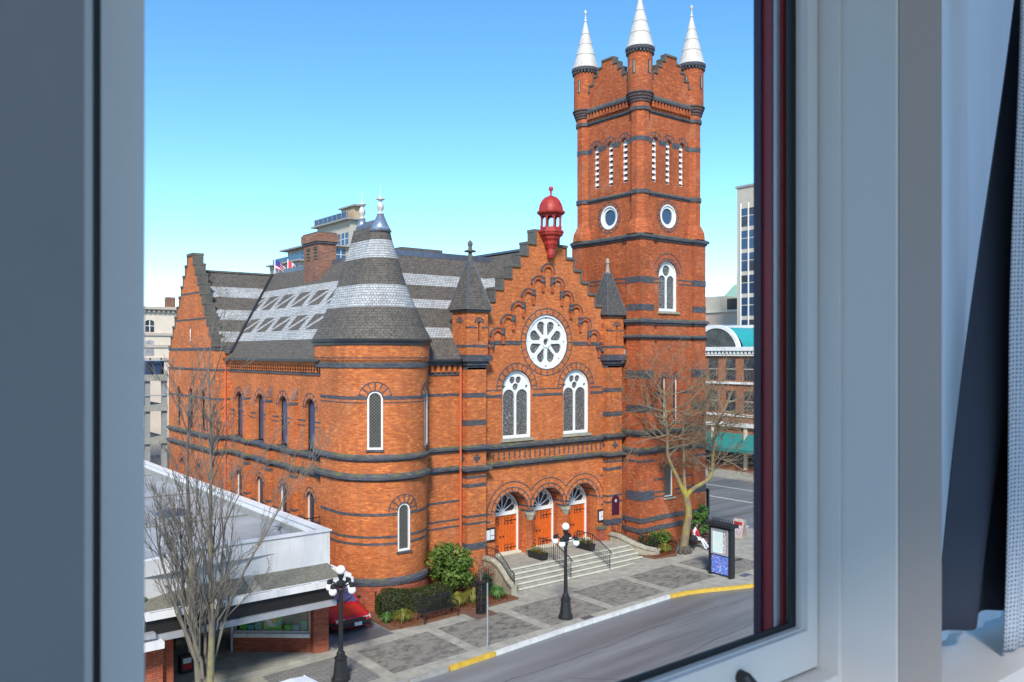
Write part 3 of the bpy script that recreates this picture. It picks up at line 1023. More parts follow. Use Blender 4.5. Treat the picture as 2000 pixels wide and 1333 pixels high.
# corner buttresses with turrets
TZ = 11.0
for s, bx in ((-1, 23.46), (1, 32.86)):
    hw = 0.55
    yF, yB = 32.42, 33.4
    bt_ = ob('buttress', MB().box(bx - hw, bx + hw, yF, yB, -0.6, 10.3), 'brick', CH)
    ring_ = [(bx - hw, yB), (bx - hw, yF), (bx + hw, yF), (bx + hw, yB)]
    for z0, z1, o_ in ((8.86, 9.08, .012), (7.52, 7.78, .012), (4.98, 5.1, .012), (4.55, 4.72, .012), (3.1, 3.2, .012), (2.76, 2.86, .012), (1.55, 1.86, .03)):
        course(bt_, ring_, box_prof(o_, z0, z1))
    course(bt_, ring_, cor_prof(0.2, 6.28, 6.58))
    course(bt_, ring_, cor_prof(0.22, 5.26, 5.58))
    for fx in (0, 1):
        cr_ = MB()
        if fx == 0:
            f_ = FY(yF)
            c0 = bx
        else:
            f_ = FX(bx - hw)
            c0 = 32.85
        cr_.plate([(c0 - .07, 5.74), (c0 + .07, 5.74), (c0 + .07, 5.86), (c0 + .19, 5.86), (c0 + .19, 6.0), (c0 + .07, 6.0), (c0 + .07, 6.13), (c0 - .07, 6.13), (c0 - .07, 6.0), (c0 - .19, 6.0), (c0 - .19, 5.86), (c0 - .07, 5.86)], [], f_, -0.025, 0.05)
        ob('brick_cross', cr_, 'brick_dark', bt_)
    # corbelled turret
    tb0 = [(bx - 0.68, 33.66), (bx - 0.68, 32.3), (bx + 0.68, 32.3), (bx + 0.68, 33.66)]
    for j, (o_, z0, z1) in enumerate(((-0.12, 10.2, 10.42), (-0.03, 10.422, 10.6), (0.08, 10.6, 10.92))):
        course(bt_, tb0, box_prof(o_, z0, z1, -0.4), closed=True, name='corbel_course')
    tw = 0.62
    body = MB()
    y0, y1 = 32.36, 33.6
    body.plate(rect(bx - tw, bx + tw, 10.9, 13.0), [arch(bx + 0.1, 11.55, 12.45, 0.07, 6)], FY(y0), 0, 0.2)
    body.plate(rect(y0 + 0.2, y1, 10.9, 13.0), [arch(32.98, 11.55, 12.45, 0.07, 6)], FX(bx - tw), 0, 0.2)
    body.box(bx - tw + 0.2, bx + tw, y1 - 0.2, y1, 10.9, 13.0)
    body.box(bx + tw - 0.2, bx + tw, y0 + 0.2, y1 - 0.2, 10.9, 13.0)
    tur = ob('turret', body, 'brick', CH)
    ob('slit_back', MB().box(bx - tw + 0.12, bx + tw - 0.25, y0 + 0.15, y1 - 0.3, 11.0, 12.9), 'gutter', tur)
    tl = [(bx - tw, y1), (bx - tw, y0), (bx + tw, y0), (bx + tw, y1)]
    course(tur, tl, box_prof(0.014, 11.28, 11.4))
    for a, b in ((bx - tw, bx - 0.05), (bx + 0.24, bx + tw)):
        band_Y(tur, y0, a, b, 12.2, 12.28, 0.014)
    arch_trim(tur, FY(y0), bx + 0.1, 12.45, 0.07, 0.22, n=5)
    arch_trim(tur, FX(bx - tw), 32.98, 12.45, 0.07, 0.22, n=5)
    course(tur, [(bx + tw, y1)] + tl, box_prof(0.10, 12.98, 13.12, -0.5), 'gutter', closed=False, name='eaves')
    e = tw + 0.16
    cyy = (y0 + y1) / 2
    base = [(bx - e, cyy - e, 13.1), (bx + e, cyy - e, 13.1), (bx + e, cyy + e, 13.1), (bx - e, cyy + e, 13.1)]
    mid = [(bx + (p[0] - bx) * 0.80, cyy + (p[1] - cyy) * 0.80, 13.6) for p in base]
    top = [(bx + sx * 0.11, cyy + sy * 0.11, 15.5) for sx, sy in ((-1, -1), (1, -1), (1, 1), (-1, 1))]
    pyr = ob('turret_roof', MB().loft([base, mid, top]), 'shingle_dark' if s < 0 else 'shingle_slate', tur)
    hip = MB()
    for i in range(4):
        hip.tube([base[i], mid[i], top[i]], 0.03, 5)
    ob('hip_ridge', hip, 'lead', tur)
    if s < 0:
        fin = MB().lathe([(0.15, 15.35), (0.13, 15.75), (0.09, 15.8), (0.09, 15.9), (0.28, 15.93), (0.3, 15.98), (0.1, 16.05), (0.09, 16.2), (0.13, 16.28), (0.12, 16.38), (0.03, 16.5)], bx, cyy, 10)
        ob('finial', fin, 'stone_moss', tur)
    else:
        fin = MB().lathe([(0.14, 15.4), (0.07, 15.95), (0.12, 16.0), (0.12, 16.12), (0.03, 16.3)], bx, cyy, 10)
        ob('finial', fin, 'stone', tur)
# drain pipes
ob('drainpipe', MB().tube([(22.72, 32.72, 10.3), (22.72, 32.72, 0.2)], 0.06, 8), 'pipe_paint', CH)
ob('drainpipe', MB().tube([(33.55, 32.35, 11.2), (33.55, 32.35, 10.75), (33.35, 32.33, 10.55), (33.3, 32.35, 10.5)], 0.06, 8), 'kerb_grey', CH)
ob('drainpipe', MB().tube([(16.62, 47.6, 10.6), (16.62, 47.6, 0.2)], 0.06, 8), 'pipe_paint', CH)

# ---- red oriel lantern on the gable top
ox, oy = GX + 0.05, 32.55
orl = MB().lathe([(0.03, 15.75), (0.17, 15.85), (0.25, 16.05), (0.25, 16.45), (0.30, 16.5), (0.33, 16.6), (0.42, 16.75), (0.46, 16.95), (0.58, 17.1), (0.62, 17.25), (0.76, 17.35), (0.8, 17.5), (0.84, 17.52), (0.84, 17.62), (0.70, 17.64), (0.70, 17.85), (0.66, 17.86)], ox, oy, 8, PI / 8, 2 * PI + PI / 8)
lan = ob('lantern', orl, 'red_paint', CH)
for k in range(8):
    a = PI / 8 + k * PI / 4
    px_, py_ = ox + 0.62 * math.cos(a), oy + 0.62 * math.sin(a)
    ob('lantern_post', MB().lathe([(0.08, 17.86), (0.08, 17.95), (0.055, 18.0), (0.055, 18.5), (0.1, 18.62)], px_, py_, 8), 'red_paint', lan)
    a2 = a + PI / 8
    t = (-math.sin(a2), math.cos(a2))
    rr_ = 0.62 * math.cos(PI / 8)
    cxp, cyp = ox + rr_ * math.cos(a2), oy + rr_ * math.sin(a2)
    fr_ = lambda u, v, w, cxp=cxp, cyp=cyp, t=t, a2=a2: (cxp + t[0] * u + math.cos(a2) * w, cyp + t[1] * u + math.sin(a2) * w, v)
    h_ = 0.2
    pts = [(-0.25, 18.72), (-0.25, 18.45)] + [(-0.17 * math.cos(PI * i / 8), 18.45 + 0.17 * math.sin(PI * i / 8)) for i in range(9)] + [(0.25, 18.45), (0.25, 18.72)]
    ob('lantern_arch', MB().plate(pts, [], fr_, -0.05, 0.03), 'red_paint', lan)
dome = MB().lathe([(0.74, 18.7), (0.86, 18.8), (0.88, 18.9), (0.76, 18.92), (0.75, 19.1), (0.69, 19.35), (0.56, 19.6), (0.38, 19.8), (0.16, 19.92), (0.05, 19.96)], ox, oy, 20)
ob('lantern_dome', dome, 'red_paint', lan, smooth=False)
rb = MB()
for k in range(8):
    a = PI / 8 + k * PI / 4
    rb.tube([(ox + r_ * math.cos(a), oy + r_ * math.sin(a), z_) for r_, z_ in ((0.765, 18.95), (0.755, 19.12), (0.695, 19.37), (0.565, 19.62), (0.385, 19.82), (0.1, 19.95))], 0.022, 5)
ob('dome_ribs', rb, 'red_paint', lan)
ob('finial', MB().lathe([(0.12, 19.94), (0.06, 20.02), (0.05, 20.2), (0.09, 20.24), (0.05, 20.28), (0.12, 20.34), (0.15, 20.45), (0.11, 20.55), (0.02, 20.6)], ox, oy, 12), 'red_paint', lan, smooth=True)

# bring the lantern to its true size on the gable
for o_ in [lan] + list(lan.children):
    for v_ in o_.data.vertices:
        v_.co = (ox + (v_.co.x - ox) * 0.84, oy + (v_.co.y - oy) * 0.84, 15.86 + (v_.co.z - 15.75) * 0.7835)

# ---- steps, landing, cheek walls
LZ = 0.72
st = ob('entrance_steps', MB().box(23.95, 32.45, 30.98, FYW + 0.1, -0.6, LZ - 0.04).box(24.6, 32.0, FYW + 0.1, FYW + 1.1, -0.6, LZ), 'concrete', CH)
for k in range(5):
    yy = 30.98 - 0.31 * k
    zt = LZ - 0.145 * k
    if k:
        ob('step', MB().box(23.95 - 0.02, 32.47, yy, yy + 0.312, -0.7, zt - 0.05), 'concrete', st)
    ob('step_nosing', MB().box(23.94, 32.48, yy - 0.03, yy + 0.33 if k else FYW - 0.06, zt - 0.048, zt), 'concrete', st)
    ob('nosing_edge', MB().box(23.93, 32.49, yy - 0.04, yy + 0.05, zt - 0.045, zt + 0.004), 'step_nose', st)
for s in (-1, 1):
    xb = 23.9 if s < 0 else 32.5
    path = [(0.0, 32.3, 1.15), (0.0, 31.6, 1.15), (0.02, 31.1, 1.0), (0.12, 30.6, 0.72), (0.3, 30.15, 0.5), (0.5, 29.7, 0.42)] if s < 0 else [(0.0, 32.3, 1.15), (0.0, 31.7, 1.15), (0.1, 31.2, 1.0), (0.32, 30.7, 0.8), (0.6, 30.2, 0.66), (0.85, 29.75, 0.6)]
    sx = -1 if s < 0 else 1
    lo, cp = [], []
    for dx, y, zt in path:
        x = xb + sx * dx * (0.6 if s < 0 else 1)
        lo.append([(x - 0.16, y, -0.6), (x + 0.16, y, -0.6), (x + 0.16, y, zt - 0.1), (x - 0.16, y, zt - 0.1)])
        cp.append([(x - 0.23, y, zt - 0.1), (x + 0.23, y, zt - 0.1), (x + 0.23, y, zt), (x, y, zt + 0.05), (x - 0.23, y, zt)])
    cw = ob('cheek_wall', MB().loft(lo), 'stone', st)
    ob('cheek_coping', MB().loft(cp), 'stone', st)
    rl = MB()
    tp = [(xb + sx * dx * (0.6 if s < 0 else 1), y, zt + 0.5) for dx, y, zt in path]
    rl.tube(tp, 0.022, 6)
    rl.tube([(a, b, c - 0.36) for a, b, c in tp], 0.015, 6)
    for i in range(len(tp) - 1):
        for j in range(4):
            t = j / 4
            p = Vector(tp[i]).lerp(Vector(tp[i + 1]), t)
            rl.tube([p, p - Vector((0, 0, 0.48))], 0.011, 5)
    rl.tube([tp[-1], Vector(tp[-1]) - Vector((0, 0, 0.5))], 0.025, 6)
    ob('railing', rl, 'iron', st)
for x in (27.1, 29.75):
    hr = MB()
    for dx in (0, ):
        P_ = [(x, 32.1, LZ + 0.95), (x, 31.0, LZ + 0.95), (x, 29.7, LZ + 0.33), (x, 29.55, LZ + 0.2)]
        hr.tube(P_, 0.025, 6)
        hr.tube([(x, 32.1, LZ + 0.15), (x, 31.0, LZ + 0.15), (x, 29.7, LZ - 0.42)], 0.015, 6)
        for k in range(18):
            yy = 32.1 - k * 0.141
            zt = LZ + 0.95 if yy > 31 else LZ + 0.95 - (31 - yy) * 0.477
            hr.tube([(x, yy, zt), (x, yy, zt - (0.95 if k in (0, 8, 17) else 0.8))], 0.013 if k not in (0, 8, 17) else 0.022, 5)
    ob('handrail', hr, 'iron', st)

# ---- round stair tower (straight-sided plan, half-round end to the street)
C1, C2, RT = (18.8, 33.6), (18.8, 35.1), 2.2


def stad(r, z, n=28, c1=C1, c2=C2):
    pts = []
    for i in range(n + 1):
        a = PI + PI * i / n
        pts.append((c1[0] + r * math.cos(a), c1[1] + r * math.sin(a), z))
    for i in range(n + 1):
        a = PI * i / n
        pts.append((c2[0] + r * math.cos(a), c2[1] + r * math.sin(a), z))
    return pts


WINS = [(-124, 6.82, 9.02, 0.33), (-44, 6.82, 9.02, 0.33), (-90, 2.35, 4.12, 0.31)]
zb, zt = -0.7, 10.6
cols = []
ang = set(range(-180, 1, 5))
for wa, s0, sp, wr in WINS:
    h = math.degrees(math.asin(wr / RT))
    for i in range(9):
        ang.add(wa - h + 2 * h * i / 8)
ang = sorted(a for a in ang if -180 <= a <= 0)
body = MB()


def cp_(a, z, r=RT):
    return (C1[0] + r * math.cos(R(a)), C1[1] + r * math.sin(R(a)), z)


for a, b in zip(ang[:-1], ang[1:]):
    if b - a < 0.02:
        continue
    mid = (a + b) / 2
    spans = [((zb, zb), None)]
    segs = []
    lo = (zb, zb)
    for wa, s0, sp, wr in sorted(WINS, key=lambda w: w[1]):
        h = math.degrees(math.asin(wr / RT))
        if abs(mid - wa) < h:
            za = sp + math.sqrt(max(0, wr ** 2 - (RT * math.sin(R(a - wa))) ** 2))
            zc = sp + math.sqrt(max(0, wr ** 2 - (RT * math.sin(R(b - wa))) ** 2))
            segs.append((lo, (s0, s0)))
            lo = (za, zc)
    segs.append((lo, (zt, zt)))
    for l_, h_ in segs:
        body.face([cp_(a, l_[0]), cp_(b, l_[1]), cp_(b, h_[1]), cp_(a, h_[0])])
for sx in (-1, 1):
    x = C1[0] + sx * RT
    body.face([(x, C1[1], zb), (x, C2[1], zb), (x, C2[1], zt), (x, C1[1], zt)])
body.face([(C1[0] - RT, C2[1], zb), (C1[0] + RT, C2[1], zb), (C1[0] + RT, C2[1], zt), (C1[0] - RT, C2[1], zt)])
rt = ob('stair_tower', body, 'brick', CH, cyl=(C1[0], C1[1], RT))
ob('tower_core', MB().lathe([(RT - 0.45, zb), (RT - 0.45, zt)], C1[0], C1[1] + 0.1, 24), 'gutter', rt)
ob('eaves_wall', MB().loft([stad(RT + 0.012, 10.6), stad(RT + 0.09, 10.72), stad(RT + 0.09, 11.36)]), 'brick', rt, cyl=(C1[0], C1[1], RT))


def scourse(prof, mat='brick_dark', closed=True):
    loops = [stad(RT + o, z) for o, z in prof]
    return ob('string_course', MB().loft(loops, cap=False), mat, rt, cyl=(C1[0], C1[1], RT))


scourse([(0.0, 10.34), (0.05, 10.36), (0.05, 10.55), (0.0, 10.6)])
scourse([(0.08, 10.78), (0.105, 10.78), (0.105, 10.82), (0.08, 10.82)])


def sband(z0, z1, o=0.014, skip=()):
    """flush dark band broken at the windows"""
    cut = [(-180, 0)]
    for wa, s0, sp, wr in WINS:
        if z1 > s0 and z0 < sp + wr:
            h = math.degrees(math.asin((wr + 0.02) / RT))
            new = []
            for a, b in cut:
                if wa - h > a and wa - h < b:
                    new.append((a, wa - h))
                    if wa + h < b:
                        new.append((wa + h, b))
                else:
                    new.append((a, b))
            cut = new
    m = MB()
    for a, b in cut:
        n = max(2, int((b - a) / 5))
        loops = []
        for i in range(n + 1):
            t = a + (b - a) * i / n
            loops.append([cp_(t, z0, RT - 0.03), cp_(t, z0, RT + o), cp_(t, z1, RT + o), cp_(t, z1, RT - 0.03)])
        m.loft(loops)
    for sx in (-1, 1):
        x = C1[0] + sx * RT
        m.box(x - o, x + o, C1[1], C2[1] - 0.01, z0, z1)
    return ob('string_course', m, 'brick_dark', rt, cyl=(C1[0], C1[1], RT))


sband(8.98, 9.12)
sband(8.83, 8.87)
sband(3.94, 4.06)
sband(2.98, 3.08)
sband(2.68, 2.78)
scourse([(0.0, 6.28), (0.06, 6.3), (0.13, 6.38), (0.13, 6.48), (0.0, 6.6)])
scourse([(0.0, 5.42), (0.06, 5.44), (0.15, 5.52), (0.15, 5.64), (0.0, 5.78)])
scourse([(0.02, 0.92), (0.12, 0.95), (0.14, 1.1), (0.10, 1.2), (0.0, 1.26)])
ob('plinth', MB().loft([stad(RT + 0.07, zb), stad(RT + 0.07, 0.93)], cap=False), 'brick_red', rt, cyl=(C1[0], C1[1], RT))
for wa, s0, sp, wr in WINS:
    t = Vector((-math.sin(R(wa)), math.cos(R(wa)), 0))
    nn = Vector((math.cos(R(wa)), math.sin(R(wa)), 0))
    o_ = Vector((C1[0], C1[1], 0)) + nn * RT

    def fr_(u, v, w, o_=o_, t=t, nn=nn):
        # follows the curve of the wall
        a = u / RT
        q = Vector((C1[0], C1[1], 0)) + (nn * math.cos(a) + t * math.sin(a)) * (RT - w)
        return (q.x, q.y, v)

    def ff(u, v, w, o_=o_, t=t, nn=nn):
        q = o_ + t * u - nn * w
        return (q.x, q.y, v)
    m = MB().plate(arch(0, s0 + 0.0, sp, wr + 0.004), [arch(0, s0 + 0.09, sp, wr - 0.075)], ff, 0.025, 0.14)
    wd = ob('window', m, 'white_paint', rt)
    ob('pane', MB().plate(arch(0, s0 + 0.05, sp, wr - 0.04), [], ff, 0.09, 0.11), 'glass_lattice', rt)
    ob('sill', MB().plate(rect(-wr - 0.06, wr + 0.06, s0 - 0.09, s0), [], ff, -0.05, 0.1), 'brick_dark', rt)
    m = MB()
    for r0, r1 in ((wr + 0.002, wr + 0.05), (wr + 0.38, wr + 0.42)):
        n = 18
        loops = []
        for i in range(n + 1):
            a = PI * i / n
            loops.append([fr_(q * math.cos(a), sp + q * math.sin(a), w) for q, w in ((r0, -0.014), (r1, -0.014), (r1, 0.05), (r0, 0.05))])
        m.loft(loops)
    for k in range(7):
        a = PI * (k + 0.5) / 7
        da = 0.05
        m.loft([[fr_(q * math.cos(a + e), sp + q * math.sin(a + e), w) for e, w in ((-da, -0.014), (da, -0.014), (da, 0.05), (-da, 0.05))] for q in (wr + 0.06, wr + 0.22, wr + 0.37)])
    ob('voussoir_ring', m, 'brick_dark', rt)
# gutter and the tall flared roof
ob('gutter', MB().loft([stad(RT + 0.06, 11.34), stad(RT + 0.14, 11.36), stad(RT + 0.14, 11.46), stad(RT + 0.19, 11.5), stad(RT + 0.2, 11.62), stad(RT + 0.14, 11.63)], cap=False), 'gutter', rt, smooth=False)
prof = [(2.36, 11.6), (2.07, 12.12), (1.87, 12.58), (1.66, 13.05), (1.43, 13.55), (1.22, 14.07), (1.01, 14.7), (0.84, 15.3), (0.69, 15.75), (0.57, 16.14), (0.42, 16.75)]


def ring_between(za, zc):
    def rad(z):
        for (r0, z0), (r1, z1) in zip(prof[:-1], prof[1:]):
            if z0 <= z <= z1:
                return r0 + (r1 - r0) * (z - z0) / (z1 - z0)
        return prof[-1][0]
    zs_ = [za] + [z for r, z in prof if za < z < zc] + [zc]
    return [(rad(z), z) for z in zs_]


for za, zc, m_ in ((11.6, 13.05, 'shingle_dark'), (13.05, 14.07, 'shingle_pale'), (14.07, 15.3, 'shingle_dark'), (15.3, 16.14, 'shingle_pale'), (16.14, 16.75, 'shingle_dark')):
    ob('shingle_band', MB().loft([stad(r, z, 28, (18.8, 33.55), (18.8, 35.2)) for r, z in ring_between(za, zc)], cap=False), m_, rt, cyl=(18.8, 33.55, 1.6))
ob('roof_ridge', MB().loft([[(18.8 - w, y, 16.7), (18.8 + w, y, 16.7), (18.8 + 0.05, y, 17.15), (18.8 - 0.05, y, 17.15)] for y, w in ((33.55, 0.43), (35.2, 0.43))]), 'lead', rt)
for y in (33.5, 35.25):
    ob('roof_cap', MB().lathe([(0.52, 16.55), (0.36, 16.85), (0.14, 17.35)] if y < 34 else [(0.3, 16.85), (0.14, 17.35)], 18.8, y, 20), 'zinc', rt, smooth=True)
    ob('finial', MB().lathe([(0.16, 17.34), (0.17, 17.38), (0.08, 17.42), (0.09, 17.5), (0.15, 17.6), (0.16, 17.72), (0.12, 17.84), (0.07, 17.92), (0.08, 17.98), (0.2, 18.02), (0.2, 18.05), (0.06, 18.1), (0.04, 18.2), (0.015, 18.25), (0.012, 18.65)], 18.8, y, 12), 'cap_white', rt, smooth=True)

# ---- nave side wall and the short wall beside the round tower
XN, YT0 = 16.9, 47.8
NW = [46.2, 43.13, 40.05, 36.85]
m = MB().plate(rect(35.0, YT0 + 0.2, -0.7, 10.62), [arch(y, 6.36, 8.28, 0.54) for y in NW] + [arch(y, 2.2, 3.95, 0.44, 8) for y in NW], FX(XN), 0, 0.5)
nave = ob('nave_wall', m, 'brick', CH)
FN = FX(XN)
for y in NW:
    arched_window(FN, y, 6.36, 8.28, 0.54, rec=0.15, fw=0.07, frame='gutter', glass='glass_sky')
    arch_trim(nave, FN, y, 8.28, 0.54, 0.30, n=7)
    w = arched_window(FN, y, 2.2, 3.95, 0.44, rec=0.1, fw=0.06, frame='white_paint', glass='glass_dark')
    arch_trim(nave, FN, y, 3.95, 0.44, 0.26, n=5)
ey = [44.68, 41.6, 38.45]
for y in ey:
    p = ob('buttress', MB().box(XN - 0.2, XN + 0.1, y - 0.22, y + 0.22, -0.7, 8.7), 'brick', CH)
    ob('buttress_cap', MB().loft([[(XN - 0.22, y - 0.24, 8.7), (XN + 0.05, y - 0.24, 8.7), (XN + 0.05, y + 0.24, 8.7), (XN - 0.22, y + 0.24, 8.7)], [(XN - 0.02, y - 0.2, 9.25), (XN + 0.05, y - 0.2, 9.25), (XN + 0.05, y + 0.2, 9.25), (XN - 0.02, y + 0.2, 9.25)]]), 'brick_old', p)
    for z0, z1 in ((8.45, 8.6), (4.9, 5.06), (3.3, 3.4)):
        ob('band', MB().box(XN - 0.23, XN + 0.05, y - 0.24, y + 0.24, z0, z1), 'brick_dark', p)
edges = [YT0] + ey + [35.02]
ln = []
for y in [YT0] + sum([[e + 0.22, e + 0.22, e - 0.22, e - 0.22] for e in ey], []) + [35.02]:
    ln.append(y)
path = [(XN, YT0)]
for e in ey:
    path += [(XN, e + 0.22), (XN - 0.2, e + 0.22), (XN - 0.2, e - 0.22), (XN, e - 0.22)]
path += [(XN, 35.02)]
path = [p for p in path][::-1]
course(nave, [(x, y) for x, y in path][::-1], cor_prof(0.16, 6.0, 6.3))
course(nave, [(x, y) for x, y in path][::-1], cor_prof(0.16, 5.2, 5.5))
for i in range(4):
    a, b = edges[i + 1] + 0.22, edges[i] - 0.22
    wy = NW[i]
    for z0, z1 in ((7.72, 7.8), (7.5, 7.55)):
        for q0, q1 in ((a, wy - 0.56), (wy + 0.56, b)):
            if q1 - q0 > 0.1:
                band_X(nave, XN, q0, q1, z0, z1, 0.014)
    for z0, z1 in ((3.05, 3.13), (2.75, 2.83)):
        for q0, q1 in ((a, wy - 0.46), (wy + 0.46, b)):
            if q1 - q0 > 0.1:
                band_X(nave, XN, q0, q1, z0, z1, 0.014)
# corbelled brick cornice with dentils
cn = MB().box(XN - 0.06, XN + 0.1, 35.02, YT0, 9.96, 10.08)
cn.cm = 0
ob('cornice', cn, 'brick_dark', nave)
cn = MB().box(XN - 0.22, XN + 0.1, 35.02, YT0, 10.42, 10.6)
for k in range(42):
    y = 35.15 + k * 0.302
    cn.box(XN - 0.2, XN + 0.05, y, y + 0.15, 10.26, 10.42)
    cn.box(XN - 0.12, XN + 0.05, y + 0.15, y + 0.3, 10.1, 10.26)
ob('dentil_course', cn, 'brick', nave, kind='stuff')
cw = ob('link_wall', MB().box(20.6, 22.95, 32.9, 33.4, -0.7, 10.6), 'brick', CH)
for z0, z1 in ((8.95, 9.08), (3.86, 3.96), (2.98, 3.06), (2.66, 2.74)):
    band_Y(cw, 32.9, 20.6, 22.9, z0, z1, 0.014)
course(cw, [(20.6, 32.9), (22.9, 32.9)], cor_prof(0.16, 6.25, 6.55))
course(cw, [(20.6, 32.9), (22.9, 32.9)], cor_prof(0.18, 5.3, 5.6))
ob('cornice', MB().box(20.6, 22.9, 32.84, 33, 9.95, 10.08), 'brick_dark', cw)
for k in range(7):
    ob('dentil', MB().box(20.75 + k * 0.32, 20.9 + k * 0.32, 32.76, 33, 10.1, 10.42), 'brick', cw)
ob('cornice', MB().box(20.6, 22.9, 32.72, 33, 10.42, 10.6), 'brick_dark', cw)

# ---- main roof: slopes to the side and to the street under a flat leaded deck
EX, EY_, EZ, SL, DZ = 16.6, 32.6, 10.62, 1.19, 16.15
T = (DZ - EZ) / SL


def nx(y, z, lift=0.0):
    return (EX + (z - EZ) / SL - lift * 0.77, y, z + lift * 0.64)


def ny(x, z, lift=0.0):
    return (x, EY_ + (z - EZ) / SL - lift * 0.77, z + lift * 0.64)


mr = MB()
mr.face([nx(34.5, EZ), nx(34.5, EZ + 1.9 * SL), nx(EY_ + T, DZ), nx(56.8 - T, DZ), nx(56.8, EZ)])
mr.face([ny(18.5, EZ), ny(22.95, EZ), ny(22.95, DZ), ny(EX + T, DZ), ny(18.5, EZ + 1.9 * SL)])
mr.face([ny(22.95, 11.45), ny(38.5, 11.45), ny(38.5, DZ), ny(22.95, DZ)])
mr.face([(EX + T, EY_ + T, DZ), (38.5, EY_ + T, DZ), (38.5, 56.8 - T, DZ), (EX + T, 56.8 - T, DZ)])
mr.face([(EX, 56.8, EZ), (EX + T, 56.8 - T, DZ), (38.5, 56.8 - T, DZ), (38.5, 56.8, EZ)])
roof = ob('main_roof', mr, 'shingle_dark', CH)
ob('gutter', MB().box(EX - 0.12, EX + 0.25, 35.12, YT0, EZ - 0.02, EZ + 0.09), 'gutter', roof)
ob('gutter', MB().box(20.6, 23.0, EY_ - 0.1, EY_ + 0.2, EZ - 0.02, EZ + 0.09), 'gutter', roof)
ob('ridge_flashing', MB().box(EX + T - 0.1, EX + T + 0.5, EY_ + T - 0.1, 50, DZ - 0.12, DZ + 0.14), 'lead', roof)
ob('ridge_flashing', MB().box(EX + T + 0.5, 38.4, EY_ + T - 0.1, EY_ + T + 0.4, DZ - 0.1, DZ + 0.2), 'lead', roof)
ob('roof_monitor', MB().box(24.4, 27.0, 41.0, 43, DZ, DZ + 0.75), 'brick_old', roof)
ob('monitor_cap', MB().box(24.3, 27.1, 40.9, 43.1, DZ + 0.75, DZ + 0.9), 'stone_moss', roof)


def strip_x(y0, y1, z0, z1, mat, lift=0.012):
    hip_ = [EY_ + (z - EZ) / SL + 0.02 for z in (z0, z1)]
    return ob('shingle_band', MB().face([nx(max(y0, hip_[0]), z0, lift), nx(max(y0, hip_[1]), z1, lift), nx(y1, z1, lift), nx(y1, z0, lift)]), mat, roof)


def valley_h(z):
    # hip line between the side slope and the street slope
    return EX + (z - EZ) / SL


YA, YB = 35.5, 51.3
for z0, z1 in ((11.68, 12.18), (13.0, 13.55), (14.4, 14.85)):
    strip_x(YA, YB, z0, z1, 'shingle_pale')
for (z0, z1) in ((12.18, 13.0), (13.55, 14.4)):
    for k in range(0, 6):
        y0 = 38.3 + 2.2 * k
        strip_x(y0 + 1.62, y0 + 2.2, z0, z1, 'shingle_pale')
        d = 0.22
        q = [nx(y0 + 1.62, z0, 0.012), nx(y0 + 1.62 - d, z0, 0.012), nx(y0, z1 - 0.12, 0.012), nx(y0, z1, 0.012), nx(y0 + d, z1, 0.012), nx(y0 + 1.62, z0 + 0.12, 0.012)]
        ob('shingle_band', MB().face(q), 'shingle_pale', roof)
for z0, z1 in ((11.72, 12.24), (13.22, 13.68), (14.43, 15.04)):
    ob('shingle_band', MB().face([ny(max(19.4, valley_h(z0)), z0, 0.012), ny(31 if z0 > 12.5 else 22.9, z0, 0.012), ny(31 if z0 > 12.5 else 22.9, z1, 0.012), ny(max(19.4, valley_h(z1)), z1, 0.012)]), 'shingle_pale', roof)
# roof behind the stepped gable
GR, GS = 16.55, 1.12
gr = MB()
for s in (-1, 1):
    gr.face([(GX, 33.2, GR), (GX, 41, GR), (GX + s * 5.2, 41, GR - 5.2 * GS), (GX + s * 5.2, 33.2, GR - 5.2 * GS)])
grf = ob('gable_roof', gr, 'shingle_dark', CH)
ob('ridge_flashing', MB().bar((GX, 33.3, GR + 0.03), (GX, 41, GR + 0.03), 0.3, 0.12), 'lead', grf)
for z0, z1 in ((14.43, 15.04), (13.22, 13.68)):
    x0, x1 = GX - (GR - z0) / GS, GX - (GR - z1) / GS
    ob('shingle_band', MB().face([(x0 - .008, 33.3, z0 + .01), (x0 - .008, 40, z0 + .01), (x1 - .008, 40, z1 + .01), (x1 - .008, 33.3, z1 + .01)]), 'shingle_pale', grf)
# chimney with louvred openings
ck = ob('chimney', MB().plate(rect(43.25, 45.2, 13.2, 17.3), [rect(43.42, 44.07, 16.25, 17.0), rect(44.37, 45.02, 16.25, 17.0)], FX(20.35), 0, 0.3).box(20.65, 21.4, 43.25, 45.2, 13.2, 17.3), 'brick_old', CH)
ob('chimney_cap', MB().box(20.22, 21.5, 43.12, 45.33, 17.3, 17.75), 'brick_old', ck)
ob('chimney_cap', MB().box(20.27, 21.46, 43.17, 45.28, 17.18, 17.3), 'brick_dark', ck)
ob('chimney_cap', MB().box(20.3, 21.43, 43.2, 45.25, 17.75, 17.84), 'stone_moss', ck)
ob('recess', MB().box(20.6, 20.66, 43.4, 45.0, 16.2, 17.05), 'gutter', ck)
for y0 in (43.42, 44.37):
    for k in range(4):
        ob('slat', MB().obox((20.45, y0 + 0.325, 16.35 + k * 0.19), (0, 1, 0), (0.8, 0, -0.6), (0.6, 0, 0.8), 0.323, 0.08, 0.012), 'stone', ck)

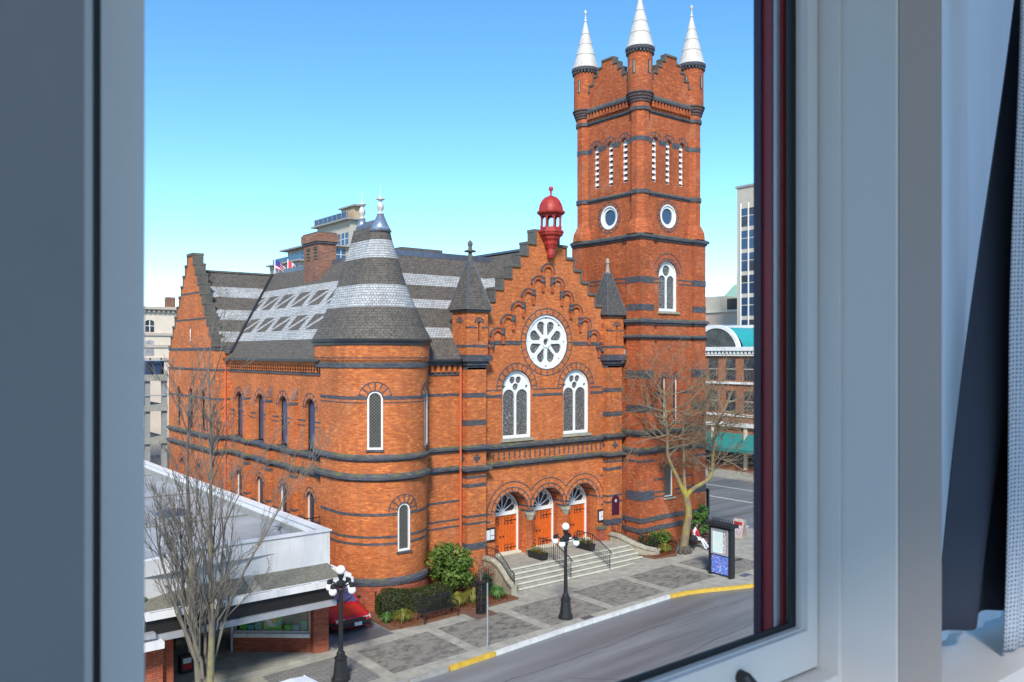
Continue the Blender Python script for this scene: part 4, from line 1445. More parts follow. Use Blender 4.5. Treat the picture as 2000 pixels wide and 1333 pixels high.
# ---- side transept with tall stepped gable
XT, YC = 16.06, 52.1
ts = [(0.52 + 0.42 * k, 16.95 - 0.62 * k) for k in range(10)]
pr = []
for k, (h, z) in enumerate(ts):
    pr.append((YC + h, z))
    pr.append((YC + h, ts[k + 1][1] if k < 9 else 11.1))
pr.append((YC + 4.5, 11.1))
to = [(YC - 4.5, -0.7), (YC + 4.5, -0.7)] + pr[::-1] + [(2 * YC - y, z) for y, z in pr]
FT = FX(XT)
tws = [49.85, 52.1, 54.6]
m = MB().plate(to, [arch(y, 6.4, 8.45, 0.42) for y in tws] + [rect(52.05, 52.5, 11.75, 12.6)] + [arch(y, 2.6, 4.0, 0.4, 8) for y in (50.6, 53.8)], FT, 0, 0.5)
tg = ob('transept_wall', m, 'brick', CH)
ob('transept_return', MB().box(XT + 0.5, XN + 0.6, YC - 4.5, YC - 4.0, -0.7, 11.1), 'brick', tg)
for y in tws:
    arched_window(FT, y, 6.4, 8.45, 0.42, rec=0.14, fw=0.06, frame='gutter', glass='glass_dark', sill=False)
for y in (50.6, 53.8):
    arched_window(FT, y, 2.6, 4.0, 0.4, rec=0.25, fw=0.06, frame='gutter', glass='glass_dark', sill=False)
    arch_trim(tg, FT, y, 4.0, 0.4, 0.3, n=5)
sw = ob('window', MB().plate(rect(52.052, 52.498, 11.752, 12.598), [rect(52.12, 52.43, 11.82, 12.53)], FT, 0.08, 0.16), 'white_paint', CH)
ob('pane', MB().plate(rect(52.1, 52.45, 11.8, 12.55), [], FT, 0.12, 0.13), 'lamp_lens', sw)
tr_ = [(XN + 0.3, YC - 4.5), (XT, YC - 4.5), (XT, YC + 4.5)]
tr_ = tr_[::-1]
for z0, z1, o_ in ((11.15, 11.32, 0.02), (10.0, 10.1, 0.05), (8.3, 8.42, 0.014)):
    course(tg, tr_, box_prof(o_, z0, z1))
course(tg, tr_, cor_prof(0.16, 6.0, 6.3))
course(tg, tr_, cor_prof(0.16, 5.2, 5.5))
for z in (13.0, 14.6):
    hw = max(h for h, zz in ts if zz > z + 0.2) - 0.03
    band_X(tg, XT, YC - hw, YC + hw, z, z + 0.1, 0.014)
for sgn in (-1, 1):
    for k in range(1, 10):
        h0, h1 = ts[k - 1][0], ts[k][0]
        z = ts[k][1]
        a, b = YC + sgn * (h0 + 0.07), YC + sgn * (h1 + 0.09)
        ob('coping', MB().box(XT - 0.07, XT + 0.62, min(a, b), max(a, b), z, z + 0.12), 'stone_moss', tg)
        a, b = YC + sgn * h0, YC + sgn * (h0 + 0.069)
        ob('coping', MB().box(XT - 0.05, XT + 0.6, min(a, b), max(a, b), z + 0.002, ts[k - 1][1] - 0.002), 'stone_moss', tg)
ob('coping', MB().box(XT - 0.07, XT + 0.62, YC - 0.6, YC + 0.6, 16.95, 17.1), 'stone_moss', tg)
# transept roof
TS = 1.16


def ty(x, z, lift=0.0):
    return (x, 47.45 + (z - 11.0) / TS - lift * 0.75, z + lift * 0.65)


tf = MB()
tf.face([ty(16.5, 11.0), ty(17.0, 11.0), ty(22.3, 16.05), ty(16.5, 16.05)])
yr = ty(0, 16.05)[1]
tf.face([(16.5, yr, 16.05), (22.3, yr, 16.05), (22.3, yr + 4.4, 11), (16.5, yr + 4.4, 11)])
tro = ob('transept_roof', tf, 'shingle_dark', CH)
ob('ridge_flashing', MB().bar((16.5, yr, 16.06), (22.2, yr, 16.06), 0.24, 0.12), 'stone_moss', tro)


def valley_x(z):
    # where the transept slope meets the side slope of the main roof
    return EX + (z - EZ) / SL


for z0, z1 in ((11.65, 12.26), (12.96, 13.59), (14.39, 15.05)):
    ob('shingle_band', MB().face([ty(16.55, z0, 0.012), ty(valley_x(z0) + 0.0, z0, 0.012), ty(valley_x(z1) + 0.0, z1, 0.012), ty(16.55, z1, 0.012)]), 'shingle_pale', tro)
ob('valley_gutter', MB().tube([(valley_x(z) - 0.02, ty(0, z)[1] - 0.05, z + 0.02) for z in (11.0, 13, 16.0)], 0.11, 6), 'gutter', tro)

# plain rear and far walls that close the building
rw = ob('rear_wall', MB().box(XN + 0.5, 39.5, 56.0, 56.5, -0.7, 10.5).box(39.0, 39.5, 37, 56, -0.7, 10.5).box(XT + 0.5, XN + 0.5, YC + 4.0, YC + 4.5, -0.7, 11.0), 'brick', CH)

# ---- bell tower
TX, TY, H0, H1 = 36.36, 33.95, 2.65, 2.42
x0, x1, y0, y1 = TX - H0, TX + H0, TY - H0, TY + H0
FTY, FTX = FY(y0), FX(x0)
ZS = 17.45
tw = MB()
SLIT = [(35.62, 0.22), (36.62, 0.22)]
tw.plate(rect(x0, x1, -0.7, ZS), [arch(35.97, 13.35, 15.4, 0.78, 18)] + [arch(a, 7.1, 9.5, r, 8) for a, r in SLIT] + [arch(36.1, 2.85, 4.35, 0.42)], FTY, 0, 0.5)
tw.plate(rect(y0 + 0.5, y1, -0.7, ZS), [], FTX, 0, 0.5)
tw.box(x1 - 0.5, x1, y0 + 0.5, y1, -0.7, ZS).box(x0 + 0.5, x1 - 0.5, y1 - 0.5, y1, -0.7, ZS)
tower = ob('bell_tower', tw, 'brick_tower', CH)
# clasping corner pilasters of the lower stages
pw, po = 0.95, 0.12
for cx_, cy_, sx, sy in ((x0, y0, 1, 1), (x1, y0, -1, 1), (x0, y1, 1, -1)):
    q = [(cx_ - sx * po, cy_ - sy * po), (cx_ + sx * pw, cy_ - sy * po), (cx_ + sx * pw, cy_ + sy * 0.05), (cx_ + sx * 0.05, cy_ + sy * 0.05), (cx_ + sx * 0.05, cy_ + sy * pw), (cx_ - sx * po, cy_ + sy * pw)]
    ob('corner_pilaster', MB().loft([[(a, b, -0.7) for a, b in q], [(a, b, 17.3) for a, b in q]]), 'brick_tower', tower)


def tring(h, extra=0.0, pil=True, o=po, w=pw):
    """outline of tower round its left and street faces, stepping round the corner pilasters"""
    a0, a1, b0, b1 = TX - h, TX + h, TY - h, TY + h
    if not pil:
        return [(a0, b1), (a0, b0), (a1, b0), (a1, b1)]
    return [(a0 - o, b1 + o), (a0 - o, b1 - w), (a0, b1 - w), (a0, b0 + w), (a0 - o, b0 + w), (a0 - o, b0 - o), (a0 + w, b0 - o), (a0 + w, b0), (a1 - w, b0), (a1 - w, b0 - o), (a1 + o, b0 - o), (a1 + o, b1)]


RG = tring(H0)
for z0, z1, pf in ((17.28, 17.62, 'c'), (12.58, 12.92, 'c'), (11.78, 12.02, 'c'), (6.42, 6.78, 'c'), (5.45, 5.8, 'c'), (1.7, 1.95, 'b'), (1.15, 1.4, 'b'), (4.2, 4.36, 'f')):
    if pf == 'f':
        continue
    course(tower, RG, cor_prof(0.16, z0, z1) if pf == 'c' else box_prof(0.05, z0, z1))


def pil_band(z0, z1):
    for cx_, cy_, sx, sy in ((x0, y0, 1, 1), (x1, y0, -1, 1), (x0, y1, 1, -1)):
        q = [(cx_ - sx * (po + .014), cy_ - sy * (po + .014)), (cx_ + sx * (pw + .012), cy_ - sy * (po + .014)), (cx_ + sx * (pw + .012), cy_ + sy * .04), (cx_ + sx * .04, cy_ + sy * .04), (cx_ + sx * .04, cy_ + sy * (pw + .012)), (cx_ - sx * (po + .014), cy_ + sy * (pw + .012))]
        ob('pilaster_band', MB().loft([[(a, b, z0) for a, b in q], [(a, b, z1) for a, b in q]]), 'brick_dark', tower)


for z0, z1 in ((14.88, 15.22), (13.35, 13.7), (9.6, 10.05), (7.75, 8.15), (2.9, 3.42), (5.0, 5.12)):
    pil_band(z0, z1)
for z0, z1 in ((15.12, 15.2), (14.9, 14.97)):
    band_Y(tower, y0, x0 + pw, 35.97 - 0.8, z0, z1, 0.014)
    band_Y(tower, y0, 35.97 + 0.8, x1 - pw, z0, z1, 0.014)
    band_X(tower, x0, y0 + pw, y1 - pw, z0, z1, 0.014)
for z0, z1 in ((8.7, 8.82), (3.9, 4.0), (3.2, 3.3), (2.95, 3.03)):
    c0, cr_ = (36.12, 0.75) if z0 > 5 else (36.1, 0.45)
    band_Y(tower, y0, x0 + pw, c0 - cr_, z0, z1, 0.014)
    band_Y(tower, y0, c0 + cr_, x1 - pw, z0, z1, 0.014)
tracery(FTY, 35.97, 13.35, 15.4, 0.78, parent=CH, trefoil=False)
arch_trim(tower, FTY, 35.97, 15.4, 0.78, 0.18, n=9)
ob('arch_outline', MB().plate(ringpoly(35.97, 15.4, 1.2, 1.25, 0, PI, 22), [], FTY, -0.014, 0.05), 'brick_dark', tower)
for a, r in SLIT:
    arched_window(FTY, a, 7.1, 9.5, r, rec=0.14, fw=0.06)
    arch_trim(tower, FTY, a, 9.5, r, 0.22, n=5)
arched_window(FTY, 36.1, 2.85, 4.35, 0.42, rec=0.18, fw=0.07, glass='glass_lattice')
arch_trim(tower, FTY, 36.1, 4.35, 0.42, 0.36, n=6)

# upper stages
ux0, ux1, uy0, uy1 = TX - H1, TX + H1, TY - H1, TY + H1
UY, UX = FY(uy0), FX(ux0)
ZT = 25.2
BL = [-1.14, 0.0, 1.14]
up_ = MB()
CIR = 18.78
up_.plate(rect(ux0, ux1, ZS, ZT), [arch(TX - 0.06 + d, 20.6, 22.88, 0.25, 10) for d in BL] + [circ(TX - 0.12, CIR, 0.68, 28)], UY, 0, 0.45)
up_.plate(rect(uy0 + 0.45, uy1, ZS, ZT), [arch(TY - 0.06 + d, 20.6, 22.88, 0.25, 10) for d in BL] + [circ(TY, CIR, 0.68, 28)], UX, 0, 0.45)
up_.box(ux1 - 0.45, ux1, uy0 + 0.45, uy1, ZS, ZT).box(ux0 + 0.45, ux1 - 0.45, uy1 - 0.45, uy1, ZS, ZT)
upper = ob('belfry_stage', up_, 'brick_tower', CH)
ob('belfry_deck', MB().box(ux0 + 0.3, ux1 - 0.3, uy0 + 0.3, uy1 - 0.3, 25.3, 25.5), 'lead', upper)
cornx = [(ux0, uy0), (ux1, uy0), (ux0, uy1), (ux1, uy1)]
for (cx_, cy_) in cornx:
    sx, sy = (1 if cx_ < TX else -1), (1 if cy_ < TY else -1)
    c0, c1 = cx_ + sx * 0.22, cy_ + sy * 0.22
    ob('corner_shaft', MB().lathe([(0.52, 17.5), (0.52, 24.45)], c0, c1, 8, PI / 8, 2 * PI + PI / 8), 'brick_tower', upper)
    ob('shaft_foot', MB().lathe([(0.8, 17.6), (0.76, 18.0), (0.53, 18.45)], c0, c1, 8, PI / 8, 2 * PI + PI / 8), 'brick_tower', upper)
    for z0, z1, o_ in ((19.82, 20.05, 0.07), (22.72, 22.98, 0.015), (24.42, 24.6, 0.09)):
        ob('shaft_band', MB().lathe([(0.5, z0), (0.52 + o_, z0), (0.52 + o_, z1), (0.5, z1)], c0, c1, 8, PI / 8, 2 * PI + PI / 8), 'brick_dark', upper)
    # round bartizan turret with white cone
    tr = ob('turret', MB().lathe([(0.54, 24.6), (0.54, 24.9), (0.69, 25.3), (0.69, 27.55)], c0, c1, 24), 'brick_tower', CH, cyl=(c0, c1, 0.69))
    for j in range(4):
        z = 24.86 + j * 0.15
        ob('corbel_course', MB().lathe([(0.5, z), (0.59 + 0.055 * j, z), (0.61 + 0.055 * j, z + 0.05), (0.59 + 0.055 * j, z + 0.09), (0.5, z + 0.095)], c0, c1, 24), 'brick_dark', tr)
    dn = MB()
    for k in range(24):
        a = 2 * PI * k / 24
        dn.obox((c0 + 0.72 * math.cos(a), c1 + 0.72 * math.sin(a), 27.62), (math.cos(a), math.sin(a), 0), (-math.sin(a), math.cos(a), 0), (0, 0, 1), 0.06, 0.05, 0.06)
    ob('dentil_course', dn, 'brick_dark', tr, kind='stuff')
    ob('eaves', MB().lathe([(0.66, 27.68), (0.79, 27.7), (0.82, 27.78), (0.82, 27.9), (0.7, 27.92)], c0, c1, 24), 'brick_dark', tr)
    cone = ob('turret_cone', MB().lathe([(0.8, 27.9), (0.76, 28.02), (0.735, 28.03), (0.56, 28.72), (0.565, 28.73), (0.40, 29.37), (0.405, 29.38), (0.245, 30.0), (0.25, 30.01), (0.07, 30.75)], c0, c1, 24), 'cap_white', tr, smooth=False)
    for zs_, rs_ in ((28.73, 0.565), (29.38, 0.405), (30.01, 0.25)):
        ob('cone_seam', MB().lathe([(rs_ - 0.02, zs_ - 0.03), (rs_ + 0.012, zs_ - 0.03), (rs_ + 0.008, zs_), (rs_ - 0.02, zs_)], c0, c1, 24), 'stone', tr)
    ob('finial', MB().lathe([(0.07, 30.74), (0.1, 30.8), (0.1, 30.86), (0.04, 30.92), (0.04, 31.2), (0.09, 31.28), (0.1, 31.36), (0.05, 31.44), (0.015, 31.5)], c0, c1, 10), 'cap_white', tr, smooth=True)
    for a in (R(-128 - 38), R(-128 + 38), R(-128 + 150)):
        d = Vector((math.cos(a), math.sin(a), 0))
        t = Vector((-d.y, d.x, 0))
        o_ = Vector((c0, c1, 26.75)) + d * 0.685
        ob('arrow_slit', MB().obox(o_, t, d, (0, 0, 1), 0.075, 0.02, 0.38), 'gutter', tr)
        ob('slit_lining', MB().obox(o_ + d * 0.012 + t * 0.02, t, d, (0, 0, 1), 0.035, 0.015, 0.34), 'stone', tr)
UR = tring(H1, pil=False)
for z0, z1 in ((19.8, 20.06), (24.4, 24.6)):
    course(upper, UR, cor_prof(0.1, z0, z1))
for z0, z1 in ((22.72, 22.98),):
    for f0, c0, fn in ((uy0, TX - 0.06, band_Y), (ux0, TY - 0.06, band_X)):
        e0, e1 = (ux0, ux1) if fn is band_Y else (uy0, uy1)
        cuts = [e0 + 0.7] + sum([[c0 + d - 0.26, c0 + d + 0.26] for d in BL], []) + [e1 - 0.7]
        for i in range(0, len(cuts), 2):
            if cuts[i + 1] - cuts[i] > 0.03:
                fn(upper, f0, cuts[i], cuts[i + 1], z0, z1, 0.014)
# machicolated cornice
cn = MB()
for k in range(13):
    t = -1.56 + k * 0.26
    ob('cornice_bracket', MB().box(TX + t - 0.065, TX + t + 0.065, uy0 - 0.2, uy0 + 0.02, 24.72, 25.08), 'brick_tower', upper)
    ob('cornice_bracket', MB().box(ux0 - 0.2, ux0 + 0.02, TY + t - 0.065, TY + t + 0.065, 24.72, 25.08), 'brick_tower', upper)
course(upper, UR, [(-0.1, 25.08), (0.24, 25.08), (0.26, 25.2), (0.1, 25.4), (-0.1, 25.4)], 'brick_dark', name='cornice')
course(upper, UR, box_prof(0.03, 24.6, 24.72), 'brick_tower', name='cornice')
# parapets with stepped merlons
ps = [(0.42, 27.82), (0.78, 27.46), (1.12, 27.08), (1.48, 26.66), (2.0, 26.3)]
for f_, c0, s_ in ((FY(uy0 - 0.1), TX, 1), (FX(ux0 - 0.1), TY, 1), (FY(uy1 + 0.1), TX, -1), (FX(ux1 + 0.1), TY, -1)):
    pr = []
    for k, (h, z) in enumerate(ps):
        pr += [(c0 + h, z), (c0 + h, ps[k + 1][1] if k < 4 else 25.4)]
    o_ = pr + [(2 * c0 - a, b) for a, b in pr][::-1]
    par = ob('parapet', MB().plate(o_, [], f_, 0, 0.3 * s_), 'brick_tower', CH)
    for k, (h, z) in enumerate(ps):
        h0 = ps[k - 1][0] if k else 0
        for sg in ((-1, 1) if k else (0,)):
            if sg == 0:
                pl_ = rect(c0 - h - 0.06, c0 + h + 0.06, z, z + 0.11)
            else:
                a, b = c0 + sg * (h0 + 0.062), c0 + sg * (h + 0.06)
                pl_ = rect(min(a, b), max(a, b), z, z + 0.11)
            ob('coping', MB().plate(pl_, [], f_, -0.06 * s_, 0.36 * s_), 'stone_moss', par)
            if sg:
                a, b = c0 + sg * (h0 + 0.002), c0 + sg * (h0 + 0.06)
                ob('coping', MB().plate(rect(min(a, b), max(a, b), z + 0.002, ps[k - 1][1] - 0.002), [], f_, -0.05 * s_, 0.35 * s_), 'stone_moss', par)
# louvred belfry lights and round lights
for f_, c0 in ((UY, TX - 0.06), (UX, TY - 0.06)):
    for d in BL:
        c = c0 + d
        arch_trim(upper, f_, c, 22.88, 0.25, 0.3, n=5)
        w = ob('belfry_light', MB().plate(arch(c, 20.602, 22.88, 0.247, 10), [arch(c, 20.68, 22.88, 0.19, 10)], f_, 0.2, 0.3), 'white_paint', CH)
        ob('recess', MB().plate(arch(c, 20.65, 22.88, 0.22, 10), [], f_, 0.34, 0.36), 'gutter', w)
        for k in range(7):
            z = 20.78 + k * 0.325
            q = [(c - 0.185, 0.12, z), (c + 0.185, 0.12, z), (c + 0.185, 0.33, z + 0.25), (c - 0.185, 0.33, z + 0.25)]
            pts_ = [f_(u, zz, ww) for u, ww, zz in q] + [f_(u, zz + 0.03, ww) for u, ww, zz in q]
            ob('slat', MB().add(pts_, [(0, 1, 2, 3), (4, 7, 6, 5), (0, 4, 5, 1), (1, 5, 6, 2), (2, 6, 7, 3), (3, 7, 4, 0)]), 'white_paint', w)
        # sunk panel edge beside each light
for f_, c0 in ((UY, TX - 0.12), (UX, TY)):
    w = ob('round_window', MB().plate(circ(c0, CIR, 0.678, 32), [circ(c0, CIR, 0.46, 28)], f_, 0.06, 0.2), 'white_paint', CH)
    ob('rim', MB().plate(circ(c0, CIR, 0.676, 32), [circ(c0, CIR, 0.6, 28)], f_, -0.01, 0.08), 'white_paint', w)
    ob('pane', MB().plate(circ(c0, CIR, 0.5, 24), [], f_, 0.14, 0.16), 'glass_sky', w)
    arch_trim(upper, f_, c0, CIR, 0.68, 0.24, n=16, a1=2 * PI, full=True)

# tar-filled joints in the road surface
for q_ in ([(24.0, 20.1), (26.0, 20.35), (28.2, 20.4), (30.5, 20.8), (33.5, 20.7)], [(14.0, 22.4), (17.5, 22.55), (21.0, 22.5), (25.0, 22.8), (29.5, 22.75)]):
    rj = MB()
    rndj = random.Random(len(q_))
    pth = []
    for a, b in zip(q_[:-1], q_[1:]):
        for k in range(8):
            pth.append(Vector(a).lerp(Vector(b), k / 8) + Vector((rndj.gauss(0, 0.02), rndj.gauss(0, 0.02))))
    pth.append(Vector(q_[-1]))
    L_, R_ = [], []
    for i, p in enumerate(pth):
        d = (pth[min(i + 1, len(pth) - 1)] - pth[max(i - 1, 0)]).normalized()
        w_ = 0.011 * rndj.uniform(0.5, 1.3)
        L_.append((p.x - d.y * w_, p.y + d.x * w_))
        R_.append((p.x + d.y * w_, p.y - d.x * w_))
    for i in range(len(pth) - 1):
        rj.face([(x, y, gz(x) + 0.004) for x, y in (R_[i], R_[i + 1], L_[i + 1], L_[i])])
    ob('road_joint', rj, 'rubber', kind='structure')


# ------------------------------------------------------------------ low shop beside the church
SH = thing('shop', (10, 34, -0.4), 'low white shop with flat roof, deep canopy and brick piers', 'shop')
zr = 4.25
ob('side_wall', MB().box(13.85, 14.1, 29.25, 62, -0.8, zr), 'render_white', SH)
ob('parapet', MB().box(8.9, 14.1, 29.0, 29.25, 2.6, zr), 'render_white', SH)
ob('parapet', MB().plate([(8.9, 29.0), (8.9, 29.25), (3.5, 27.6), (3.5, 27.35)], [], lambda u, v, w: (u, v, w), 2.6, zr - 0.02), 'render_white', SH)
ob('parapet_cap', MB().box(13.8, 14.16, 28.94, 62, zr, zr + 0.05), 'render_white', SH)
ob('parapet_cap', MB().box(8.9, 13.798, 28.94, 29.3, zr, zr + 0.05), 'render_white', SH)
ob('flat_roof', MB().face([(-6, 27.0, 3.72), (13.86, 29.2, 3.72), (13.86, 62, 3.72), (-6, 62, 3.72)]), 'roof_felt', SH)
for y in (36.5, 44.0, 52.0):
    ob('roof_seam', MB().box(3, 13.8, y, y + 0.12, 3.72, 3.76), 'roof_gravel', SH)
for k_, (vx, vy) in enumerate(((9.2, 33.2), (11.9, 40.5), (7.4, 42.0))):
    vt = thing('roof_vent', (vx, vy, 3.72), ('squat metal vent on shop roof nearest the street', 'metal vent on shop roof near the nave windows', 'metal vent far back on the shop roof')[k_], 'vent', 'vents on the shop roof')
    ob('stack', MB().lathe([(0.16, 3.70), (0.16, 3.76), (0.09, 3.78), (0.09, 4.1)], vx, vy, 12), 'alu', vt)
    ob('cowl', MB().lathe([(0.17, 4.08), (0.19, 4.12), (0.06, 4.24)], vx, vy, 12), 'alu', vt)
ob('roof_flashing', MB().box(8.9, 13.85, 29.25, 29.33, 3.72, 4.0), 'kerb_grey', SH)
ob('roof_flashing', MB().box(13.76, 13.85, 29.33, 57, 3.72, 4.0), 'kerb_grey', SH)
ob('roof_upstand', MB().box(5, 12.9, 57, 57.3, 3.7, 5.0), 'render_white', SH)
# roof things
sk = thing('roof_skylight', (10.8, 37.5, 3.74), 'blue domed skylight on the flat shop roof behind bare tree', 'skylight')
ob('kerb', MB().box(10.2, 11.6, 37.0, 38.2, 3.72, 3.95), 'alu', sk)
ob('dome', MB().loft([[(10.25 + i, 37.05 + i, 3.95 + h), (11.55 - i, 37.05 + i, 3.95 + h), (11.55 - i, 38.15 - i, 3.95 + h), (10.25 + i, 38.15 - i, 3.95 + h)] for i, h in ((0, 0), (0.12, 0.14), (0.35, 0.24))]), 'glass_sky', sk)
pv = thing('roof_conduit', (13.2, 31.6, 3.74), 'small looped conduit and vent on shop roof beside parapet', 'conduit')
ob('vent_pot', MB().lathe([(0.12, 3.72), (0.12, 3.95), (0.18, 3.97), (0.18, 4.05), (0.05, 4.12)], 13.45, 32.6, 12), 'alu', pv)
ob('pipe', MB().tube([(13.5, 32.3, 3.75), (13.45, 32.0, 3.9), (13.4, 31.7, 3.77), (13.45, 31.3, 3.85), (13.4, 31.0, 3.76), (13.45, 30.6, 3.84), (13.45, 30.2, 3.75)], 0.03, 6), 'alu', pv)
rl = thing('balcony_railing', (16.4, 36.3, 2.2), 'small black metal railing under nave window next to round tower', 'railing')
m = MB()
m.tube([(14.95, 36.9, 3.4), (14.95, 35.7, 3.4), (16.88, 35.7, 3.4)], 0.025, 6)
for k in range(8):
    m.tube([(14.95, 36.9 - k * 0.17, 3.4), (14.95, 36.9 - k * 0.17, 2.4)], 0.013, 5)
for k in range(11):
    m.tube([(14.95 + k * 0.19, 35.7, 3.4), (14.95 + k * 0.19, 35.7, 2.4)], 0.013, 5)
ob('bars', m, 'iron', rl)
ob('platform', MB().box(14.9, 16.9, 35.65, 36.95, 2.3, 2.4), 'concrete', rl)
# canopy
CY0, CY1 = 27.1, 29.0
ob('canopy_roof', MB().loft([[(7.0, CY0 + 0.1, 2.72), (14.0, CY0 + 0.1, 2.72), (14.0, CY0 + 0.1, 2.8), (7.0, CY0 + 0.1, 2.8)], [(7.0, CY1, 2.72), (14.0, CY1, 2.72), (14.0, CY1, 3.05), (7.0, CY1, 3.05)]]), 'roof_gravel', SH)
ob('roof_hip', MB().bar((10.7, CY0 + 0.3, 2.87), (10.9, CY1, 3.07), 0.3, 0.05), 'concrete', SH)
for k in range(5):
    xa = 7.0 + k * 1.416
    ob('canopy_trim', MB().box(xa, xa + 1.40, CY0 - 0.08, CY0 + 0.22, 2.72, 2.93), 'render_white', SH)
    ob('trim_slot', MB().box(xa + 0.12, xa + 1.25, CY0 + 0.03, CY0 + 0.07, 2.931, 2.945), 'kerb_grey', SH)
ob('canopy_trim', MB().box(13.9, 14.14, CY0 + 0.224, CY1 - 0.06, 2.74, 2.98), 'render_white', SH)
ob('fascia', MB().box(7.02, 13.38, CY0 + 0.08, CY0 + 0.2, 2.22, 2.72), 'fascia_black', SH)
ob('fascia', MB().box(13.26, 13.38, CY0 + 0.2, CY1 - 0.2, 2.22, 2.61), 'fascia_black', SH)
ob('canopy_edge', MB().box(7.0, 13.42, CY0 - 0.04, CY0 + 0.24, 2.02, 2.22), 'alu', SH)
ob('soffit', MB().box(7.0, 13.4, CY0 + 0.24, 31.8, 2.24, 2.27), 'render_white', SH)
# lower canopy further along
ob('canopy_trim', MB().box(4.0, 6.95, 27.1, 27.5, 2.45, 2.72), 'render_white', SH)
ob('canopy_trim', MB().box(4.0, 7.25, 26.9, 28.6, 2.2, 2.35), 'alu', SH)
ob('canopy_trim', MB().box(4.0, 7.45, 26.7, 28.9, 1.9, 2.1), 'render_white', SH)
ob('roof_moss', MB().sphere((7.1, 28.6, 3.0), 0.35, 12, 6, 0.4), 'leaf_green', SH)
# piers
for px0, px1, py0, py1 in ((13.4, 14.0, 28.9, 29.5), (7.15, 7.62, 27.5, 28.5), (7.62, 8.0, 27.7, 28.7)):
    ob('pier', MB().box(px0, px1, py0, py1, -0.9, 2.2), 'brick_red', SH)
# splayed display window on a brick base
A, B = Vector((13.38, 29.15, 0)), Vector((11.15, 31.0, 0))
dv = (B - A).normalized()
nv = Vector((-dv.y, dv.x, 0))
if nv.y > 0:
    nv = -nv
LW = (B - A).length
zg = -0.2


def FS(u, v, w):
    q = A + dv * u - nv * w
    return (q.x, q.y, v)


ob('display_base', MB().plate(rect(0, LW, -0.9, 0.32), [], FS, 0.0, 0.25), 'brick_red', SH)
ob('display_sill', MB().plate(rect(-0.0, LW, 0.32, 0.46), [], FS, -0.08, 0.3), 'render_white', SH)
dw = ob('display_window', MB().plate(rect(0.0, LW, 0.46, 2.2), [rect(0.06, LW - 0.06, 0.54, 2.12)], FS, 0.05, 0.12), 'alu', SH)
ob('pane', MB().plate(rect(0.04, LW - 0.04, 0.5, 2.15), [], FS, 0.08, 0.09), 'shop_glass', dw)
ob('display_back', MB().plate(rect(0.02, LW - 0.02, 0.4, 2.19), [], FS, 0.55, 0.6), 'shop_back', SH)
ob('display_floor', MB().plate(rect(0.02, LW - 0.02, 0.38, 0.44), [], FS, 0.1, 0.55), 'render_white', SH)
sg = thing('shop_sign', FS(1.5, 0.45, 0.5), 'bright green panel with leaf emblem standing in shop window', 'sign')
ob('board', MB().plate(rect(1.15, 1.8, 0.45, 1.85), [], FS, 0.17, 0.2), 'green_sign', sg)


def leafp(cx, cz, r, rot):
    pts_ = []
    for i in range(12):
        t = 2 * PI * i / 12
        x_, y_ = r * math.cos(t), 0.42 * r * math.sin(t) * (1 + 0.35 * math.cos(t))
        pts_.append((cx + x_ * math.cos(rot) - y_ * math.sin(rot), cz + x_ * math.sin(rot) + y_ * math.cos(rot)))
    return pts_


for cx, cz, r, rot, mt in ((1.42, 0.98, 0.19, 1.45, 'leaf_orange'), (1.60, 0.82, 0.2, 0.75, 'flag_white'), (1.3, 0.78, 0.18, 2.3, 'leaf_teal'), (1.5, 0.72, 0.17, 0.2, 'flag_white')):
    ob('emblem_leaf', MB().plate(leafp(cx, cz, r, rot), [], FS, 0.15, 0.169), mt, sg)
for i, u in enumerate((0.3, 0.62, 0.92, 2.05, 2.35, 2.62)):
    h = 0.26 + 0.16 * (i % 3 == 0)
    o_ = ob('gift_bag', MB().plate([(u - 0.1, 0.442), (u + 0.1, 0.442), (u + 0.13, 0.442 + h), (u - 0.13, 0.442 + h)], [], FS, 0.2, 0.34), ('bin_teal', 'leaf_teal', 'green_sign')[i % 3], None,
            label='small %s gift bag in shop window, %s of six from the corner pier' % (('turquoise', 'teal', 'green')[i % 3], ('first', 'second', 'third', 'fourth', 'fifth', 'sixth')[i]), cat='gift bag', group='gift bags in the shop window')
# entrance and side glazing
en = thing('shop_entrance', (10.2, 31.1, -0.4), 'glass and aluminium shop entrance under the dark canopy', 'shop entrance')
FE = FY(31.05)
ob('frame', MB().plate(rect(8.55, 11.15, -0.9, 2.2), [rect(8.65, 9.5, -0.25, 2.1), rect(9.6, 10.35, -0.25, 2.1), rect(10.45, 11.05, -0.25, 2.1)], FE, 0, 0.1), 'alu', en)
for a, b in ((8.65, 9.5), (9.6, 10.35), (10.45, 11.05)):
    ob('pane', MB().plate(rect(a, b, -0.25, 2.1), [], FE, 0.04, 0.05), 'shop_glass', en)
A2, B2 = Vector((8.55, 31.0, 0)), Vector((8.0, 28.2, 0))
dv2 = (B2 - A2).normalized()
FS2 = lambda u, v, w: ((A2 + dv2 * u).x - w, (A2 + dv2 * u).y, v)
sw_ = ob('side_frame', MB().plate(rect(0, 2.8, -0.9, 2.2), [rect(0.1, 2.7, -0.1, 2.1)], FS2, 0, 0.1), 'alu', en)
ob('pane', MB().plate(rect(0.1, 2.7, -0.1, 2.1), [], FS2, 0.04, 0.05), 'shop_glass', en)
ob('shop_interior', MB().box(-2, 13.6, 33.4, 33.6, -0.5, 2.2).box(5, 7.1, 28.6, 33.4, -0.5, 2.2), 'shop_dark', SH)
ob('shop_floor', MB().box(7.0, 13.6, 28.6, 33.4, -0.75, -0.24), 'concrete', SH)
fb = thing('newspaper_box', (9.1, 29.6, -0.3), 'small dark box with red and white front beside shop doors', 'box')
ob('case', MB().box(8.9, 9.3, 29.9, 30.3, -0.3, 0.35), 'iron', fb)
